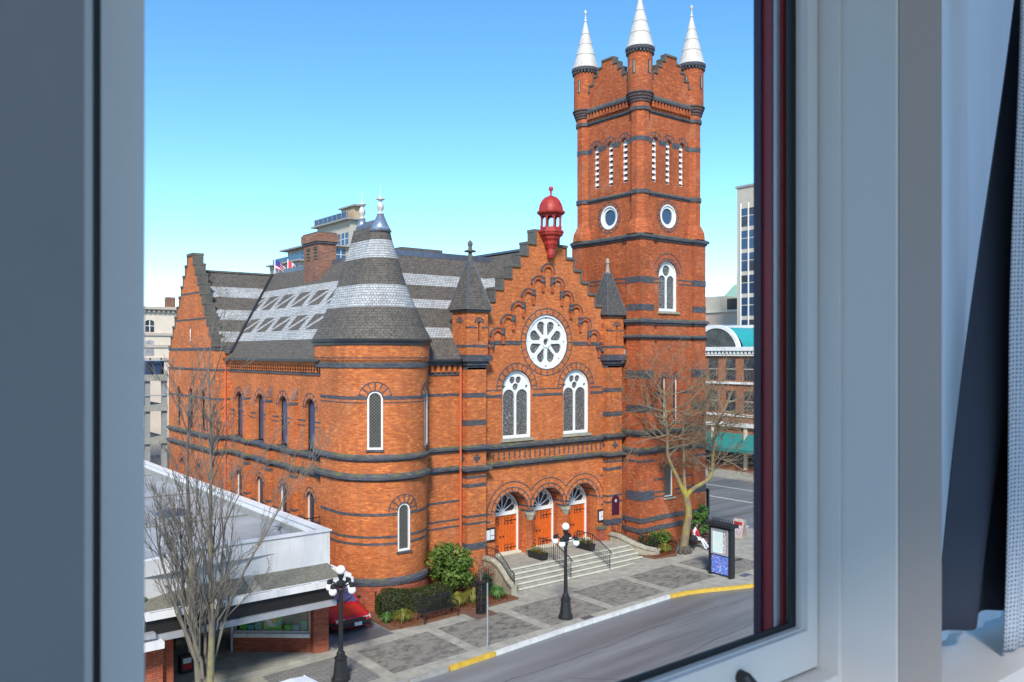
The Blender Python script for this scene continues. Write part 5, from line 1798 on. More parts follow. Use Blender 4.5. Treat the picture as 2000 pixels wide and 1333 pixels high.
ob('face', MB().box(8.94, 9.26, 29.88, 29.899, -0.1, 0.1), 'cloth_red', fb)
ob('window', MB().box(8.96, 9.24, 29.885, 29.899, 0.12, 0.3), 'paper', fb)


# ------------------------------------------------------------------ street lamps, five white globes each
def lamp(loc, label):
    L = thing('street_lamp', loc, label, 'street lamp', 'five-globe street lamps')
    o = lambda n, m, mt, p=L, s=False: ob(n, m, mt, p, smooth=s, local=True)
    o('base', MB().lathe([(0.32, 0.0), (0.32, 0.12), (0.27, 0.16), (0.25, 0.3), (0.2, 0.72), (0.22, 0.76), (0.22, 0.82), (0.15, 0.86), (0.14, 0.98), (0.1, 1.02)], 0, 0, 8, PI / 8, 2 * PI + PI / 8), 'iron')
    o('pole', MB().lathe([(0.095, 1.0), (0.085, 1.1), (0.065, 3.0), (0.1, 3.05), (0.1, 3.15), (0.07, 3.2), (0.065, 3.5), (0.1, 3.58), (0.12, 3.66)], 0, 0, 12), 'iron', s=False)
    o('collar', MB().lathe([(0.09, 3.22), (0.16, 3.3), (0.16, 3.4), (0.08, 3.46)], 0, 0, 12), 'iron')
    for k in range(4):
        a = PI / 4 * 0 + k * PI / 2 + 0.5
        c, s = math.cos(a), math.sin(a)
        arm = MB().tube([(c * r_, s * r_, z_) for r_, z_ in ((0.06, 3.3), (0.2, 3.28), (0.32, 3.36), (0.42, 3.42), (0.46, 3.36))], 0.03, 6)
        arm.lathe([(0.03, 3.44), (0.09, 3.40), (0.1, 3.32), (0.085, 3.27)], c * 0.46, s * 0.46, 10)
        arm.sphere((c * 0.36, s * 0.36, 3.44), 0.045, 8, 5)
        ar = o('arm', arm, 'iron')
        o('globe', MB().sphere((c * 0.46, s * 0.46, 3.17), 0.138, 18, 12), 'globe', ar, True)
    o('globe', MB().sphere((0, 0, 3.81), 0.162, 20, 12), 'globe', L, True)
    return L


lamp((23.2, 25.75, gz(23.2) + 0.13), 'black five-globe street lamp on pavement before the church steps')
lamp((13.1, 26.1, gz(13.1) + 0.13), 'black five-globe street lamp in front of the shop canopy')

# ------------------------------------------------------------------ cars
CAR_SEC = [  # y, half width, belt z, hood/boot z, floor z
    (-2.08, 0.62, 0.50, 0.56, 0.32), (-2.02, 0.74, 0.55, 0.66, 0.24), (-1.8, 0.79, 0.6, 0.73, 0.2), (-1.2, 0.815, 0.66, 0.82, 0.2), (-0.72, 0.82, 0.72, 0.89, 0.2),
    (0.0, 0.825, 0.74, 0.90, 0.2), (0.9, 0.825, 0.75, 0.91, 0.2), (1.5, 0.81, 0.75, 0.92, 0.2), (1.9, 0.77, 0.72, 0.9, 0.24), (2.08, 0.68, 0.62, 0.82, 0.3)]


def car(loc, rz, paint, label, group=None, plate=True):
    C = thing('car', loc, label, 'car', group, rz)
    o = lambda n, m, mt, p=C, s=False: ob(n, m, mt, p, smooth=s, local=True)
    loops = []
    for y, w, zb_, zt_, zf in CAR_SEC:
        loops.append([(-w * 0.9, y, zf), (w * 0.9, y, zf), (w, y, zf + 0.1), (w, y, (zf + zb_) / 2), (w * 0.99, y, zb_), (w * 0.93, y, zt_ - 0.02), (w * 0.6, y, zt_ + 0.012), (0, y, zt_ + 0.03), (-w * 0.6, y, zt_ + 0.012), (-w * 0.93, y, zt_ - 0.02), (-w * 0.99, y, zb_), (-w, y, (zf + zb_) / 2), (-w, y, zf + 0.1)])
    o('body', MB().loft(loops), paint, s=True)
    GHS = [(-0.78, 0.75, 0.74, 0.90), (-0.1, 0.60, 0.74, 1.36), (0.15, 0.585, 0.74, 1.385), (0.75, 0.58, 0.74, 1.38), (1.0, 0.575, 0.74, 1.355), (1.55, 0.70, 0.74, 0.93)]
    # cabin: glass shell with painted roof and pillars
    gl = MB().loft([[(-0.765, -0.78, 0.88), (0.765, -0.78, 0.88), (0.60, -0.08, 1.34), (-0.60, -0.08, 1.34)], [(-0.77, 1.58, 0.9), (0.77, 1.58, 0.9), (0.58, 1.02, 1.34), (-0.58, 1.02, 1.34)]])
    o('windows', gl, 'car_glass')
    rf_ = MB().loft([[(-0.59, -0.1, 1.325), (0.59, -0.1, 1.325), (0.52, -0.06, 1.37), (0.0, -0.06, 1.39), (-0.52, -0.06, 1.37)], [(-0.6, 0.4, 1.33), (0.6, 0.4, 1.33), (0.53, 0.4, 1.4), (0, 0.4, 1.42), (-0.53, 0.4, 1.4)], [(-0.575, 1.04, 1.325), (0.575, 1.04, 1.325), (0.51, 1.0, 1.37), (0, 1.0, 1.39), (-0.51, 1.0, 1.37)]])
    o('roof', rf_, paint, s=False)
    pl_ = MB()
    for s in (-1, 1):
        pl_.bar((s * 0.765, -0.79, 0.88), (s * 0.6, -0.08, 1.345), 0.05)
        pl_.bar((s * 0.73, 0.35, 0.88), (s * 0.598, 0.4, 1.345), 0.06)
        pl_.bar((s * 0.77, 1.59, 0.9), (s * 0.58, 1.03, 1.345), 0.08)
    o('pillars', pl_, paint)
    o('grille', MB().box(-0.5, 0.5, -2.098, -2.05, 0.50, 0.60), 'iron')
    o('bumper', MB().loft([[(-0.70, -2.12, 0.3), (0.70, -2.12, 0.3), (0.70, -2.15, 0.38), (0.70, -2.12, 0.48), (-0.70, -2.12, 0.48), (-0.70, -2.15, 0.38)], [(-0.8, -1.75, 0.3), (0.8, -1.75, 0.3), (0.83, -1.75, 0.38), (0.83, -1.75, 0.48), (-0.83, -1.75, 0.48), (-0.83, -1.75, 0.38)]]), 'rubber')
    o('bumper', MB().box(-0.76, 0.76, 2.02, 2.14, 0.34, 0.52), 'rubber')
    for s in (-1, 1):
        h = o('headlight', MB().loft([[(s * 0.40, -2.085, 0.5), (s * 0.73, -2.03, 0.5), (s * 0.73, -2.03, 0.63), (s * 0.40, -2.085, 0.615)], [(s * 0.4, -1.95, 0.5), (s * 0.74, -1.9, 0.5), (s * 0.74, -1.92, 0.65), (s * 0.4, -1.95, 0.64)]]), 'lamp_lens')
        o('mirror', MB().loft([[(s * 0.80, -0.6, 0.9), (s * 0.98, -0.58, 0.92), (s * 0.98, -0.58, 1.02), (s * 0.80, -0.6, 1.0)], [(s * 0.80, -0.5, 0.9), (s * 0.95, -0.5, 0.93), (s * 0.95, -0.5, 1.0), (s * 0.80, -0.5, 0.98)]]), 'rubber')
        for y in (-1.32, 1.25):
            wl = MB()
            prof_ = [(0.14, 0.62), (0.27, 0.62), (0.29, 0.66), (0.29, 0.8), (0.27, 0.83), (0.18, 0.83), (0.16, 0.80), (0.05, 0.80)]
            n_ = 18
            vs = [(s * w_, y + r_ * math.cos(2 * PI * i / n_), 0.29 + r_ * math.sin(2 * PI * i / n_)) for r_, w_ in prof_ for i in range(n_)]
            wl.add(vs, [(k * n_ + i, k * n_ + (i + 1) % n_, (k + 1) * n_ + (i + 1) % n_, (k + 1) * n_ + i) for k in range(len(prof_) - 1) for i in range(n_)])
            ww = o('wheel', wl, 'rubber')
            o('rim', MB().tube([(s * 0.79, y, 0.29), (s * 0.815, y, 0.29)], 0.17, 14), 'chrome', ww)
    wp = MB()
    for x_ in (-0.45, 0.1):
        wp.bar((x_, -0.80, 0.915), (x_ + 0.45, -0.62, 1.03), 0.02)
    o('wipers', wp, 'rubber')
    if plate:
        o('number_plate', MB().box(-0.02, 0.3, -2.165, -2.15, 0.33, 0.47), 'paper')
    return C


car((15.72, 32.0, gz(15.7) + 0.14), R(-3), 'car_red', 'small red sedan parked nose out between shop and round tower')
car((10.75, 23.45, gz(10.75) + 0.01), R(90), 'car_white', 'white car at the kerb, only its roof showing').scale = (1, 1, 1.12)

# ------------------------------------------------------------------ bench, sign pole, tree guard, kiosk, boards


def bench(x, y, rz, label):
    z = gz(x) + 0.14
    Bn = thing('bench', (x, y, z), label, 'bench', None, rz)
    o = lambda n, m, mt='iron', p=Bn: ob(n, m, mt, p, local=True)
    for s in (-1, 1):
        fr_ = MB().tube([(s * 0.85, -0.28, 0), (s * 0.85, -0.26, 0.42), (s * 0.85, -0.26, 0.62), (s * 0.85, 0.12, 0.64)], 0.025, 6)
        fr_.tube([(s * 0.85, 0.28, 0), (s * 0.85, 0.18, 0.42), (s * 0.85, 0.30, 0.88)], 0.025, 6)
        fr_.bar((s * 0.85, -0.26, 0.41), (s * 0.85, 0.2, 0.41), 0.04)
        o('end_frame', fr_)
    for k in range(18):
        xx = -0.81 + k * 0.0953
        sl = MB().bar((xx, -0.27, 0.44), (xx, 0.16, 0.42), 0.045, 0.015).bar((xx, 0.17, 0.42), (xx, 0.29, 0.86), 0.045, 0.015).bar((xx, 0.29, 0.86), (xx, 0.34, 0.9), 0.045, 0.015)
        o('slat', sl)
    o('rail', MB().bar((-0.85, -0.25, 0.42), (0.85, -0.25, 0.42), 0.03).bar((-0.85, 0.17, 0.40), (0.85, 0.17, 0.40), 0.03).bar((-0.85, 0.285, 0.83), (0.85, 0.285, 0.83), 0.03))
    return Bn


bench(19.15, 29.25, R(2), 'black slatted metal bench in front of the clipped hedge')
sp = thing('sign_pole', (18.73, 25.2, gz(18.7) + 0.12), 'thin grey sign pole at the kerb where yellow paint ends', 'pole')
ob('post', MB().tube([(18.73, 25.2, gz(18.7) + 0.1), (18.73, 25.2, 2.3)], 0.03, 8), 'steel_pole', sp)
ob('sign_plate', MB().obox((18.73, 25.2, 2.08), (0.596, 0.803, 0), (0.803, -0.596, 0), (0, 0, 1), 0.14, 0.004, 0.2), 'steel_pole', sp)
zp = gz(20.9) + 0.13
tp_ = ob('tree_pit', MB().plate([(20.3, 28.03), (21.42, 28.03), (21.42, 29.1), (20.3, 29.1)], [], FG, 0.1, 0.145), 'tree_pit', kind='structure')
tg_ = thing('tree_guard', (20.9, 28.6, zp), 'black iron tree guard round a sapling on the pavement', 'tree guard')
m = MB()
for k in range(14):
    a = 2 * PI * k / 14
    c, s = math.cos(a), math.sin(a)
    m.bar((20.9 + 0.2 * c, 28.6 + 0.2 * s, zp), (20.9 + 0.2 * c, 28.6 + 0.2 * s, zp + 1.35), 0.022)
ob('bars', m, 'iron', tg_)
for z in (0.05, 0.45, 0.9, 1.33):
    ob('hoop', MB().lathe([(0.19, zp + z), (0.225, zp + z), (0.225, zp + z + 0.05), (0.19, zp + z + 0.05)], 20.9, 28.6, 16), 'iron', tg_)

KX = 32.8
kz = gz(KX) + 0.13
K = thing('map_kiosk', (KX, 25.3, kz), 'navy street kiosk with framed map above a blue mural panel', 'kiosk')
ky0, ky1 = 24.62, 25.94
for y in (ky0, ky1 - 0.14):
    ob('post', MB().box(KX - 0.02, KX + 0.3, y, y + 0.14, kz - 0.1, kz + 2.42), 'iron', K)
FK = FX(KX)
ob('mural_panel', MB().plate(rect(ky0 + 0.14, ky1 - 0.14, kz + 0.12, kz + 1.0), [], FK, 0.04, 0.2), 'mural_print', K)
fr_ = ob('map_frame', MB().plate(rect(ky0 + 0.16, ky1 - 0.16, kz + 1.05, kz + 2.3), [rect(ky0 + 0.24, ky1 - 0.24, kz + 1.13, kz + 2.22)], FK, -0.03, 0.1), 'alu', K)
ob('map_sheet', MB().plate(rect(ky0 + 0.50, ky1 - 0.2, kz + 1.1, kz + 2.25), [], FK, 0.03, 0.06), 'map_print', fr_)
ob('photo_sheet', MB().plate(rect(ky0 + 0.2, ky0 + 0.49, kz + 1.1, kz + 2.25), [], FK, 0.03, 0.06), 'photo_print', fr_)
ob('back_panel', MB().plate(rect(ky0 + 0.14, ky1 - 0.14, kz + 1.0, kz + 2.42), [], FK, 0.1, 0.25), 'iron', K)
ob('roof', MB().box(KX - 0.16, KX + 0.44, ky0 - 0.12, ky1 + 0.12, kz + 2.42, kz + 2.56), 'iron', K)
m = MB()
for k in range(15):
    y = ky0 - 0.1 + k * 0.108
    m.bar((KX - 0.13, y, kz + 2.56), (KX - 0.13, y, kz + 2.72), 0.025)
    m.bar((KX + 0.4, y, kz + 2.56), (KX + 0.4, y, kz + 2.72), 0.025)
ob('cresting', m, 'iron', K)

bx_, by_ = 41.0, 33.0
bz = gz(bx_) + 0.13
pb = thing('poster_stand', (bx_, by_, bz), 'dark poster stand with white sheet past the bell tower corner', 'poster stand')
ob('case', MB().box(bx_ - 0.05, bx_ + 0.1, by_ - 0.55, by_ + 0.55, bz + 0.7, bz + 2.3), 'iron', pb)
ob('poster', MB().box(bx_ - 0.062, bx_ - 0.051, by_ - 0.42, by_ + 0.42, bz + 1.0, bz + 2.15), 'paper', pb)
for d in (-0.45, 0.45):
    ob('leg', MB().box(bx_ - 0.03, bx_ + 0.07, by_ + d - 0.05, by_ + d + 0.05, bz, bz + 0.7), 'iron', pb)

ax_, ay_ = 40.1, 29.5
az_ = gz(ax_) + 0.13
sb = thing('sandwich_board', (ax_, ay_, az_), 'white and red sandwich board standing on the street corner', 'sandwich board')
for s in (-1, 1):
    n0 = [(ax_ + s * 0.32, ay_ - 0.36, az_), (ax_ + s * 0.32, ay_ + 0.36, az_), (ax_ + s * 0.02, ay_ + 0.36, az_ + 1.05), (ax_ + s * 0.02, ay_ - 0.36, az_ + 1.05)]
    n1 = [(x + s * 0.03, y, z) for x, y, z in n0]
    bd = ob('board', MB().loft([n0, n1]), 'board_print', sb)
    q = [Vector(p) for p in (n1 if s > 0 else n1)]
    inn = lambda u, v: (q[0].lerp(q[1], u)).lerp(q[3].lerp(q[2], u), v) + Vector((s * 0.004, 0, 0))
    ob('print', MB().face([inn(.12, .15), inn(.88, .15), inn(.88, .6), inn(.12, .6)]), 'photo_print', bd)
    ob('print', MB().face([inn(.12, .68), inn(.88, .68), inn(.88, .85), inn(.12, .85)]), 'cloth_red', bd)


# planters on the steps' landing
for x in (26.75, 30.0):
    pt = thing('planter', (x, 31.6, LZ), 'black planter box by the %s on church landing' % ('handrail nearer the round tower' if x < 28 else 'handrail nearer the bell tower'), 'planter', 'planter boxes on the church landing')
    ob('box', MB().loft([[(x - 0.16, 31.25, LZ), (x + 0.16, 31.25, LZ), (x + 0.16, 32.3, LZ), (x - 0.16, 32.3, LZ)], [(x - 0.22, 31.2, LZ + 0.34), (x + 0.22, 31.2, LZ + 0.34), (x + 0.22, 32.35, LZ + 0.34), (x - 0.22, 32.35, LZ + 0.34)]]), 'iron', pt)
    m = MB()
    rnd = random.Random(int(x * 10))
    for k in range(160):
        p = Vector((x + rnd.uniform(-.18, .18), rnd.uniform(31.25, 32.3), LZ + 0.33 + rnd.random() * 0.22))
        d = Vector((rnd.uniform(-1, 1), rnd.uniform(-1, 1), rnd.uniform(-.2, 1))).normalized()
        e = d.cross(Vector((0.3, 0.5, 0.8))).normalized() * 0.03
        m.face([p - d * 0.06, p + e, p + d * 0.06, p - e])
    ob('foliage', m, 'leaf_yellow', pt)


# ------------------------------------------------------------------ plants
def leaf_cloud(rnd, n, fn, size, flat=0.5, up=0.3):
    m = MB()
    for k in range(n):
        p, nrm = fn(rnd)
        p = Vector(p)
        d = Vector((rnd.gauss(0, 1), rnd.gauss(0, 1), rnd.gauss(up, 0.7))).normalized()
        nn_ = (Vector(nrm) + Vector((rnd.gauss(0, flat), rnd.gauss(0, flat), rnd.gauss(0, flat)))).normalized()
        e = d.cross(nn_)
        if e.length < 0.05:
            continue
        e.normalize()
        L = size * rnd.uniform(0.6, 1.35)
        m.face([p - d * L * 0.5, p + e * L * 0.24 - d * L * 0.05, p + d * L * 0.55, p - e * L * 0.24 - d * L * 0.05])
    return m


def lumpy(rnd, cx, cy, cz, rx, ry, rz_, nl=26):
    """random lobes inside an ellipsoid; leaves sit near the lobes' skins"""
    lobes = []
    for k in range(nl):
        while True:
            v = Vector((rnd.uniform(-1, 1), rnd.uniform(-1, 1), rnd.uniform(-0.9, 1)))
            if v.length < 1:
                break
        lobes.append((Vector((cx + v.x * rx * 0.78, cy + v.y * ry * 0.78, cz + v.z * rz_ * 0.78)), rnd.uniform(0.22, 0.42) * min(rx, ry, rz_) * 1.1))

    def fn(r):
        c, rad = r.choice(lobes)
        v = Vector((r.gauss(0, 1), r.gauss(0, 1), r.gauss(0.15, 1))).normalized()
        return c + v * rad * (r.random() ** 0.35), v
    return fn


def shrub(name, x, y, rx, ry, h, n, size, mat, label, cat='shrub', group=None, seed=1, z0=0.15):
    z = gz(x) + z0
    rnd = random.Random(seed)
    T_ = thing(name, (x, y, z), label, cat, group)
    m = leaf_cloud(rnd, n, lumpy(rnd, x, y, z + h * 0.52, rx, ry, h * 0.52), size)
    ob('foliage', m, mat, T_)
    s = MB()
    for k in range(7):
        a = rnd.uniform(0, 2 * PI)
        q = rnd.uniform(0.3, 0.75)
        s.tube([(x + rnd.uniform(-.06, .06), y + rnd.uniform(-.06, .06), z - 0.05), (x + math.cos(a) * rx * q * 0.4, y + math.sin(a) * ry * q * 0.4, z + h * 0.4), (x + math.cos(a) * rx * q, y + math.sin(a) * ry * q, z + h * 0.8)], [0.03, 0.022, 0.01], 5)
    ob('stems', s, 'trunk_dark', T_)
    return T_


def tuft(x, y, r, h, mat, label, seed, n=200, z0=0.18):
    z = gz(x) + z0
    rnd = random.Random(seed)
    T_ = thing('ornamental_grass', (x, y, z), label, 'grass clump', 'ornamental grasses in the church beds')
    m = MB()
    for k in range(n):
        a = rnd.uniform(0, 2 * PI)
        q = rnd.random() ** 0.6
        d = Vector((math.cos(a), math.sin(a), 0))
        b = Vector((x, y, z)) + d * rnd.random() * r * 0.3
        L = h * rnd.uniform(0.7, 1.15)
        p1 = b + d * r * q * 0.45 + Vector((0, 0, L * 0.75))
        p2 = b + d * r * q * 0.85 + Vector((0, 0, L * (1.0 - 0.3 * q)))
        p3 = b + d * r * q * 1.15 + Vector((0, 0, L * (0.85 - 0.5 * q)))
        e = Vector((-d.y, d.x, 0)) * 0.014
        m.face([b - e, b + e, p1 + e, p1 - e])
        m.face([p1 - e, p1 + e, p2 + e * 0.8, p2 - e * 0.8])
        m.face([p2 - e * 0.8, p2 + e * 0.8, p3])
    ob('blades', m, mat, T_)


# clipped hedge at the foot of the round tower
hz = gz(19) + 0.15
hd = thing('hedge', (18.9, 30.6, hz), 'clipped dark green hedge at the foot of the round tower', 'hedge')
ha, hb = Vector((17.35, 31.05, 0)), Vector((20.35, 30.3, 0))
hdv = (hb - ha).normalized()
hnv = Vector((-hdv.y, hdv.x, 0))


def hedge_fn(r):
    u = r.uniform(-0.03, 1.03)
    side = r.random()
    wv = 0.42 + 0.05 * math.sin(u * 9)
    hh = 0.98 + 0.07 * math.sin(u * 7 + 1) + r.gauss(0, 0.025)
    rounding = 1 - 0.25 * max(0, abs(u - 0.5) * 2 - 0.85) / 0.15
    if side < 0.4:
        t, z, nn_ = r.uniform(-1, 1) * wv, hh * (1 - 0.1 * abs(r.uniform(-1, 1)) ** 3), Vector((0, 0, 1))
        z = hh - 0.12 * (abs(t) / wv) ** 4
    elif side < 0.85:
        t, z, nn_ = -wv + r.gauss(0, 0.03), r.uniform(0.05, hh - 0.06), -hnv
    else:
        t, z, nn_ = r.uniform(-1, 1) * wv, r.uniform(0.1, hh - 0.05), hdv * (-1 if r.random() < 0.5 else 1)
        u = -0.02 if nn_.dot(hdv) < 0 else 1.02
    p = ha.lerp(hb, u) + hnv * t * rounding
    return Vector((p.x, p.y, hz + z * rounding)), nn_


ob('foliage', leaf_cloud(random.Random(5), 9000, hedge_fn, 0.075, 0.6), 'leaf_hedge', hd)
core = MB()
for u0, u1 in ((0.02, 0.98),):
    c4 = []
    for u in (u0, u1):
        p = ha.lerp(hb, u)
        c4.append([tuple(p + hnv * t + Vector((0, 0, hz + z))) for t, z in ((-0.34, 0), (0.34, 0), (0.34, 0.85), (-0.34, 0.85))])
    core.loft(c4)
ob('twigs', core, 'trunk_dark', hd)

shrub('flowering_shrub', 21.3, 31.5, 1.25, 1.05, 2.35, 3600, 0.2, 'leaf_green', 'large bright green leafy shrub between round tower and steps', seed=11)
shrub('conifer_shrub', 22.35, 30.35, 0.5, 0.5, 1.25, 2600, 0.085, 'leaf_conifer', 'dark blue-green rounded conifer beside the step wall', seed=12)
shrub('round_shrub', 33.45, 30.6, 0.62, 0.6, 1.05, 2600, 0.09, 'leaf_hedge', 'dark rounded shrub beside the steps\' railing by the tower', seed=13)
shrub('laurel_shrub', 34.55, 30.55, 0.7, 0.55, 1.3, 2000, 0.13, 'leaf_green', 'glossy green shrub between rounded shrub and mossy tree', seed=14)
shrub('laurel_shrub', 38.2, 30.75, 0.9, 0.5, 2.0, 2600, 0.17, 'leaf_fern', 'tall green shrub behind the bench at tower corner', seed=15)
shrub('heather_shrub', 35.1, 30.2, 0.45, 0.4, 0.75, 900, 0.08, 'leaf_red', 'rust coloured low shrub beside the mossy tree trunk', seed=16)
shrub('barberry_shrub', 23.05, 30.9, 0.3, 0.35, 1.35, 500, 0.07, 'leaf_red', 'thin orange-leaved shrub against the stone step wall', seed=17)
tuft(20.55, 29.85, 0.45, 0.62, 'leaf_yellow', 'yellow grass clump beside the bench end', 1, 260)
tuft(21.35, 29.75, 0.48, 0.66, 'leaf_yellow', 'yellow grass clump behind the iron tree guard', 2, 260)
tuft(22.5, 29.55, 0.42, 0.6, 'leaf_fern', 'light green grass clump at foot of the step wall', 3, 240)
tuft(17.75, 29.75, 0.42, 0.5, 'leaf_yellow', 'yellow grass clump in bed between red car and bench', 4, 240)
tuft(17.15, 30.05, 0.3, 0.45, 'leaf_fern', 'green fern clump beside the red car', 6, 140)
tuft(34.05, 29.85, 0.42, 0.5, 'leaf_yellow', 'yellow grass clump under the mossy street tree', 5, 220)


def litter(bounds, n, seed, label):
    rnd = random.Random(seed)
    m = MB()
    for k in range(n):
        x = rnd.uniform(bounds[0], bounds[1])
        y = rnd.uniform(bounds[2], bounds[3])
        z = gz(x) + bounds[4] + rnd.random() * 0.05
        a = rnd.uniform(0, PI)
        c, s = math.cos(a) * rnd.uniform(.03, .06), math.sin(a) * rnd.uniform(.03, .06)
        t = rnd.uniform(-.02, .03)
        m.face([(x - c, y - s, z), (x + s * .6, y - c * .6, z + t), (x + c, y + s, z + .01), (x - s * .6, y + c * .6, z + t)])
    ob('fallen_leaves', m, 'leaf_red', kind='stuff', label=label, cat='leaves')


litter((17.2, 23.2, 29.15, 30.6, 0.19), 1300, 3, 'rust coloured fallen leaves in the bed behind the bench')
litter((33.0, 34.9, 29.45, 31.0, 0.2), 1300, 4, 'orange-red fallen leaves in the bed beside the mossy tree')


# ------------------------------------------------------------------ bare trees
class Tree:
    def __init__(self, seed):
        self.r = random.Random(seed)
        self.m = MB()
        self.th = []
        self.rmin = 0.006

    def limb(self, pts, rad, n=7):
        b = len(self.m.v)
        self.m.tube(pts, rad, n)
        k = len(self.m.v) - b
        per = k // len(pts)
        for i in range(len(pts)):
            self.th += [min(1.0, max(0.0, (rad[i] - 0.03) / 0.1))] * per

    def grow(self, p, d, L, r0, depth, bend=0.25, up=0.12, seg=4, kids=(2, 4), spread=0.8, shrink=0.62):
        rnd = self.r
        pts = [Vector(p)]
        d = Vector(d).normalized()
        rads = [r0]
        for i in range(seg):
            d = (d + Vector((rnd.gauss(0, bend), rnd.gauss(0, bend), rnd.gauss(up, bend * 0.7)))).normalized()
            pts.append(pts[-1] + d * L / seg)
            rads.append(max(self.rmin, r0 * (1 - 0.7 * (i + 1) / seg)))
        self.limb(pts, rads, 6 if r0 > 0.04 else (4 if r0 > 0.012 else 3))
        if depth > 0:
            for k in range(rnd.randint(*kids)):
                t = rnd.uniform(0.25, 1.0)
                i = min(int(t * seg), seg - 1)
                q = pts[i].lerp(pts[i + 1], t * seg - i)
                dd = (pts[i + 1] - pts[i]).normalized()
                side = Vector((rnd.gauss(0, 1), rnd.gauss(0, 1), rnd.gauss(0, 0.6)))
                side = (side - dd * side.dot(dd)).normalized()
                nd = (dd + side * spread * rnd.uniform(0.6, 1.3)).normalized()
                self.grow(q, nd, L * shrink * rnd.uniform(0.7, 1.2), max(self.rmin * 1.15, rads[i] * 0.6), depth - 1, bend, up, max(3, seg - 1), kids, spread, shrink)

    def build(self, name, mat, parent):
        o = ob(name, self.m, mat, parent)
        at = o.data.attributes.new('thick', 'FLOAT', 'POINT')
        at.data.foreach_set('value', self.th)
        return o


RT_ = Vector((0.785, -0.62, 0))
FW_ = Vector((0.62, 0.785, 0))


def smooth_path(pts, n=3):
    out = []
    for i in range(len(pts) - 1):
        p0, p1, p2, p3 = pts[max(i - 1, 0)], pts[i], pts[i + 1], pts[min(i + 2, len(pts) - 1)]
        for k in range(n):
            t = k / n
            out.append(0.5 * ((2 * p1) + (p2 - p0) * t + (2 * p0 - 5 * p1 + 4 * p2 - p3) * t * t + (3 * p1 - p0 - 3 * p2 + p3) * t ** 3))
    out.append(pts[-1])
    return out


# mossy forked tree by the bell tower; offsets (across, away, up) from its foot
TB = Vector((35.0, 29.4, gz(35) + 0.13))


def off(a, b, c):
    return TB + RT_ * a + FW_ * b + Vector((0, 0, c))


t = thing('street_tree', TB, 'bare mossy forked street tree in front of the bell tower', 'tree')
tr1 = Tree(3)
tr1.rmin = 0.0072
trunk = smooth_path([off(0, 0, -0.1), off(0.06, 0, 0.5), off(0.2, 0, 1.4), off(0.3, 0, 2.1), off(0.18, 0, 2.9), off(0.05, 0, 3.35)])
tr1.limb(trunk, [0.29 if i == 0 else (0.235 - 0.08 * i / len(trunk)) for i in range(len(trunk))], 12)
limbA = smooth_path([off(0.1, 0, 3.1), off(-0.35, -0.1, 4.1), off(-0.85, -0.2, 5.2), off(-0.9, -0.3, 6.4), off(-1.0, -0.35, 7.6), off(-1.1, -0.2, 8.9)])
tr1.limb(limbA, [0.125 - 0.09 * i / len(limbA) for i in range(len(limbA))], 9)
limbB = smooth_path([off(0.12, 0, 3.0), off(0.6, 0.1, 3.45), off(1.5, 0.3, 4.0), off(1.7, 0.3, 5.2), off(1.75, 0.2, 6.5), off(2.25, 0.2, 7.6), off(2.75, 0.3, 8.8)])
tr1.limb(limbB, [0.13 - 0.09 * i / len(limbB) for i in range(len(limbB))], 9)
limbC = smooth_path([off(0.1, 0, 3.3), off(0.15, 0.5, 4.4), off(0.25, 1.0, 5.6), off(0.2, 1.1, 7.2)])
tr1.limb(limbC, [0.1 - 0.07 * i / len(limbC) for i in range(len(limbC))], 7)
for lb, n0, nn_, ln_ in ((limbA, 6, 26, 2.5), (limbB, 6, 28, 2.5), (limbC, 3, 9, 2.0)):
    for k in range(nn_):
        i = tr1.r.randint(n0, len(lb) - 1)
        a = tr1.r.uniform(0, 2 * PI)
        tr1.grow(lb[i], (RT_ * math.cos(a) + FW_ * math.sin(a) * 0.8 + Vector((0, 0, tr1.r.uniform(-0.1, 0.9)))), ln_ * tr1.r.uniform(0.6, 1.2), 0.042, 3, 0.26, 0.06, 4, (2, 5), 0.8, 0.6)
tr1.build('trunk', 'bark_moss', t)
bs = MB()
for k in range(9):
    a = 2 * PI * k / 9
    bs.tube([TB + Vector((math.cos(a) * 0.22, math.sin(a) * 0.22, 0.35)), TB + Vector((math.cos(a) * 0.42, math.sin(a) * 0.42, 0.0))], [0.14, 0.1], 6)
ob('root_flare', bs, 'trunk_dark', t)

# tall upright many-stemmed tree in front of the shop
TL = Vector((8.55, 26.6, gz(8.5) + 0.1))


def offl(a, b, c):
    return TL + RT_ * a + FW_ * b + Vector((0, 0, c))


t = thing('street_tree', TL, 'tall bare upright tree with two pale stems before the shop', 'tree')
tr2 = Tree(8)
tr2.rmin = 0.0062
stems = [smooth_path([offl(-0.05, 0, -0.2), offl(-0.12, 0, 1.5), offl(-0.28, 0, 3.4), offl(-0.4, 0.1, 5.4), offl(-0.5, 0.1, 7.6), offl(-0.45, 0.1, 9.3)]),
         smooth_path([offl(0.22, 0, -0.2), offl(0.28, 0, 1.6), offl(0.35, -0.1, 3.4), offl(0.3, -0.1, 5.6), offl(0.32, -0.1, 8.2), offl(0.25, -0.1, 11.2)])]
for s_, r0 in zip(stems, (0.13, 0.125)):
    tr2.limb(s_, [r0 * (1 - i / len(s_)) ** 0.9 + 0.006 for i in range(len(s_))], 9)
for s_, cnt in zip(stems, (18, 26)):
    for k in range(cnt):
        i = tr2.r.randint(3, len(s_) - 1)
        a = tr2.r.uniform(0, 2 * PI)
        f_ = 1 - i / len(s_)
        side = RT_ * math.cos(a) + FW_ * math.sin(a)
        tr2.grow(s_[i], side * tr2.r.uniform(0.25, 0.6) + Vector((0, 0, 1.0)), (1.7 + 3.0 * f_) * tr2.r.uniform(0.6, 1.1), 0.02 + 0.024 * f_, 3, 0.11, 0.09, 5, (2, 4), 0.5, 0.5)
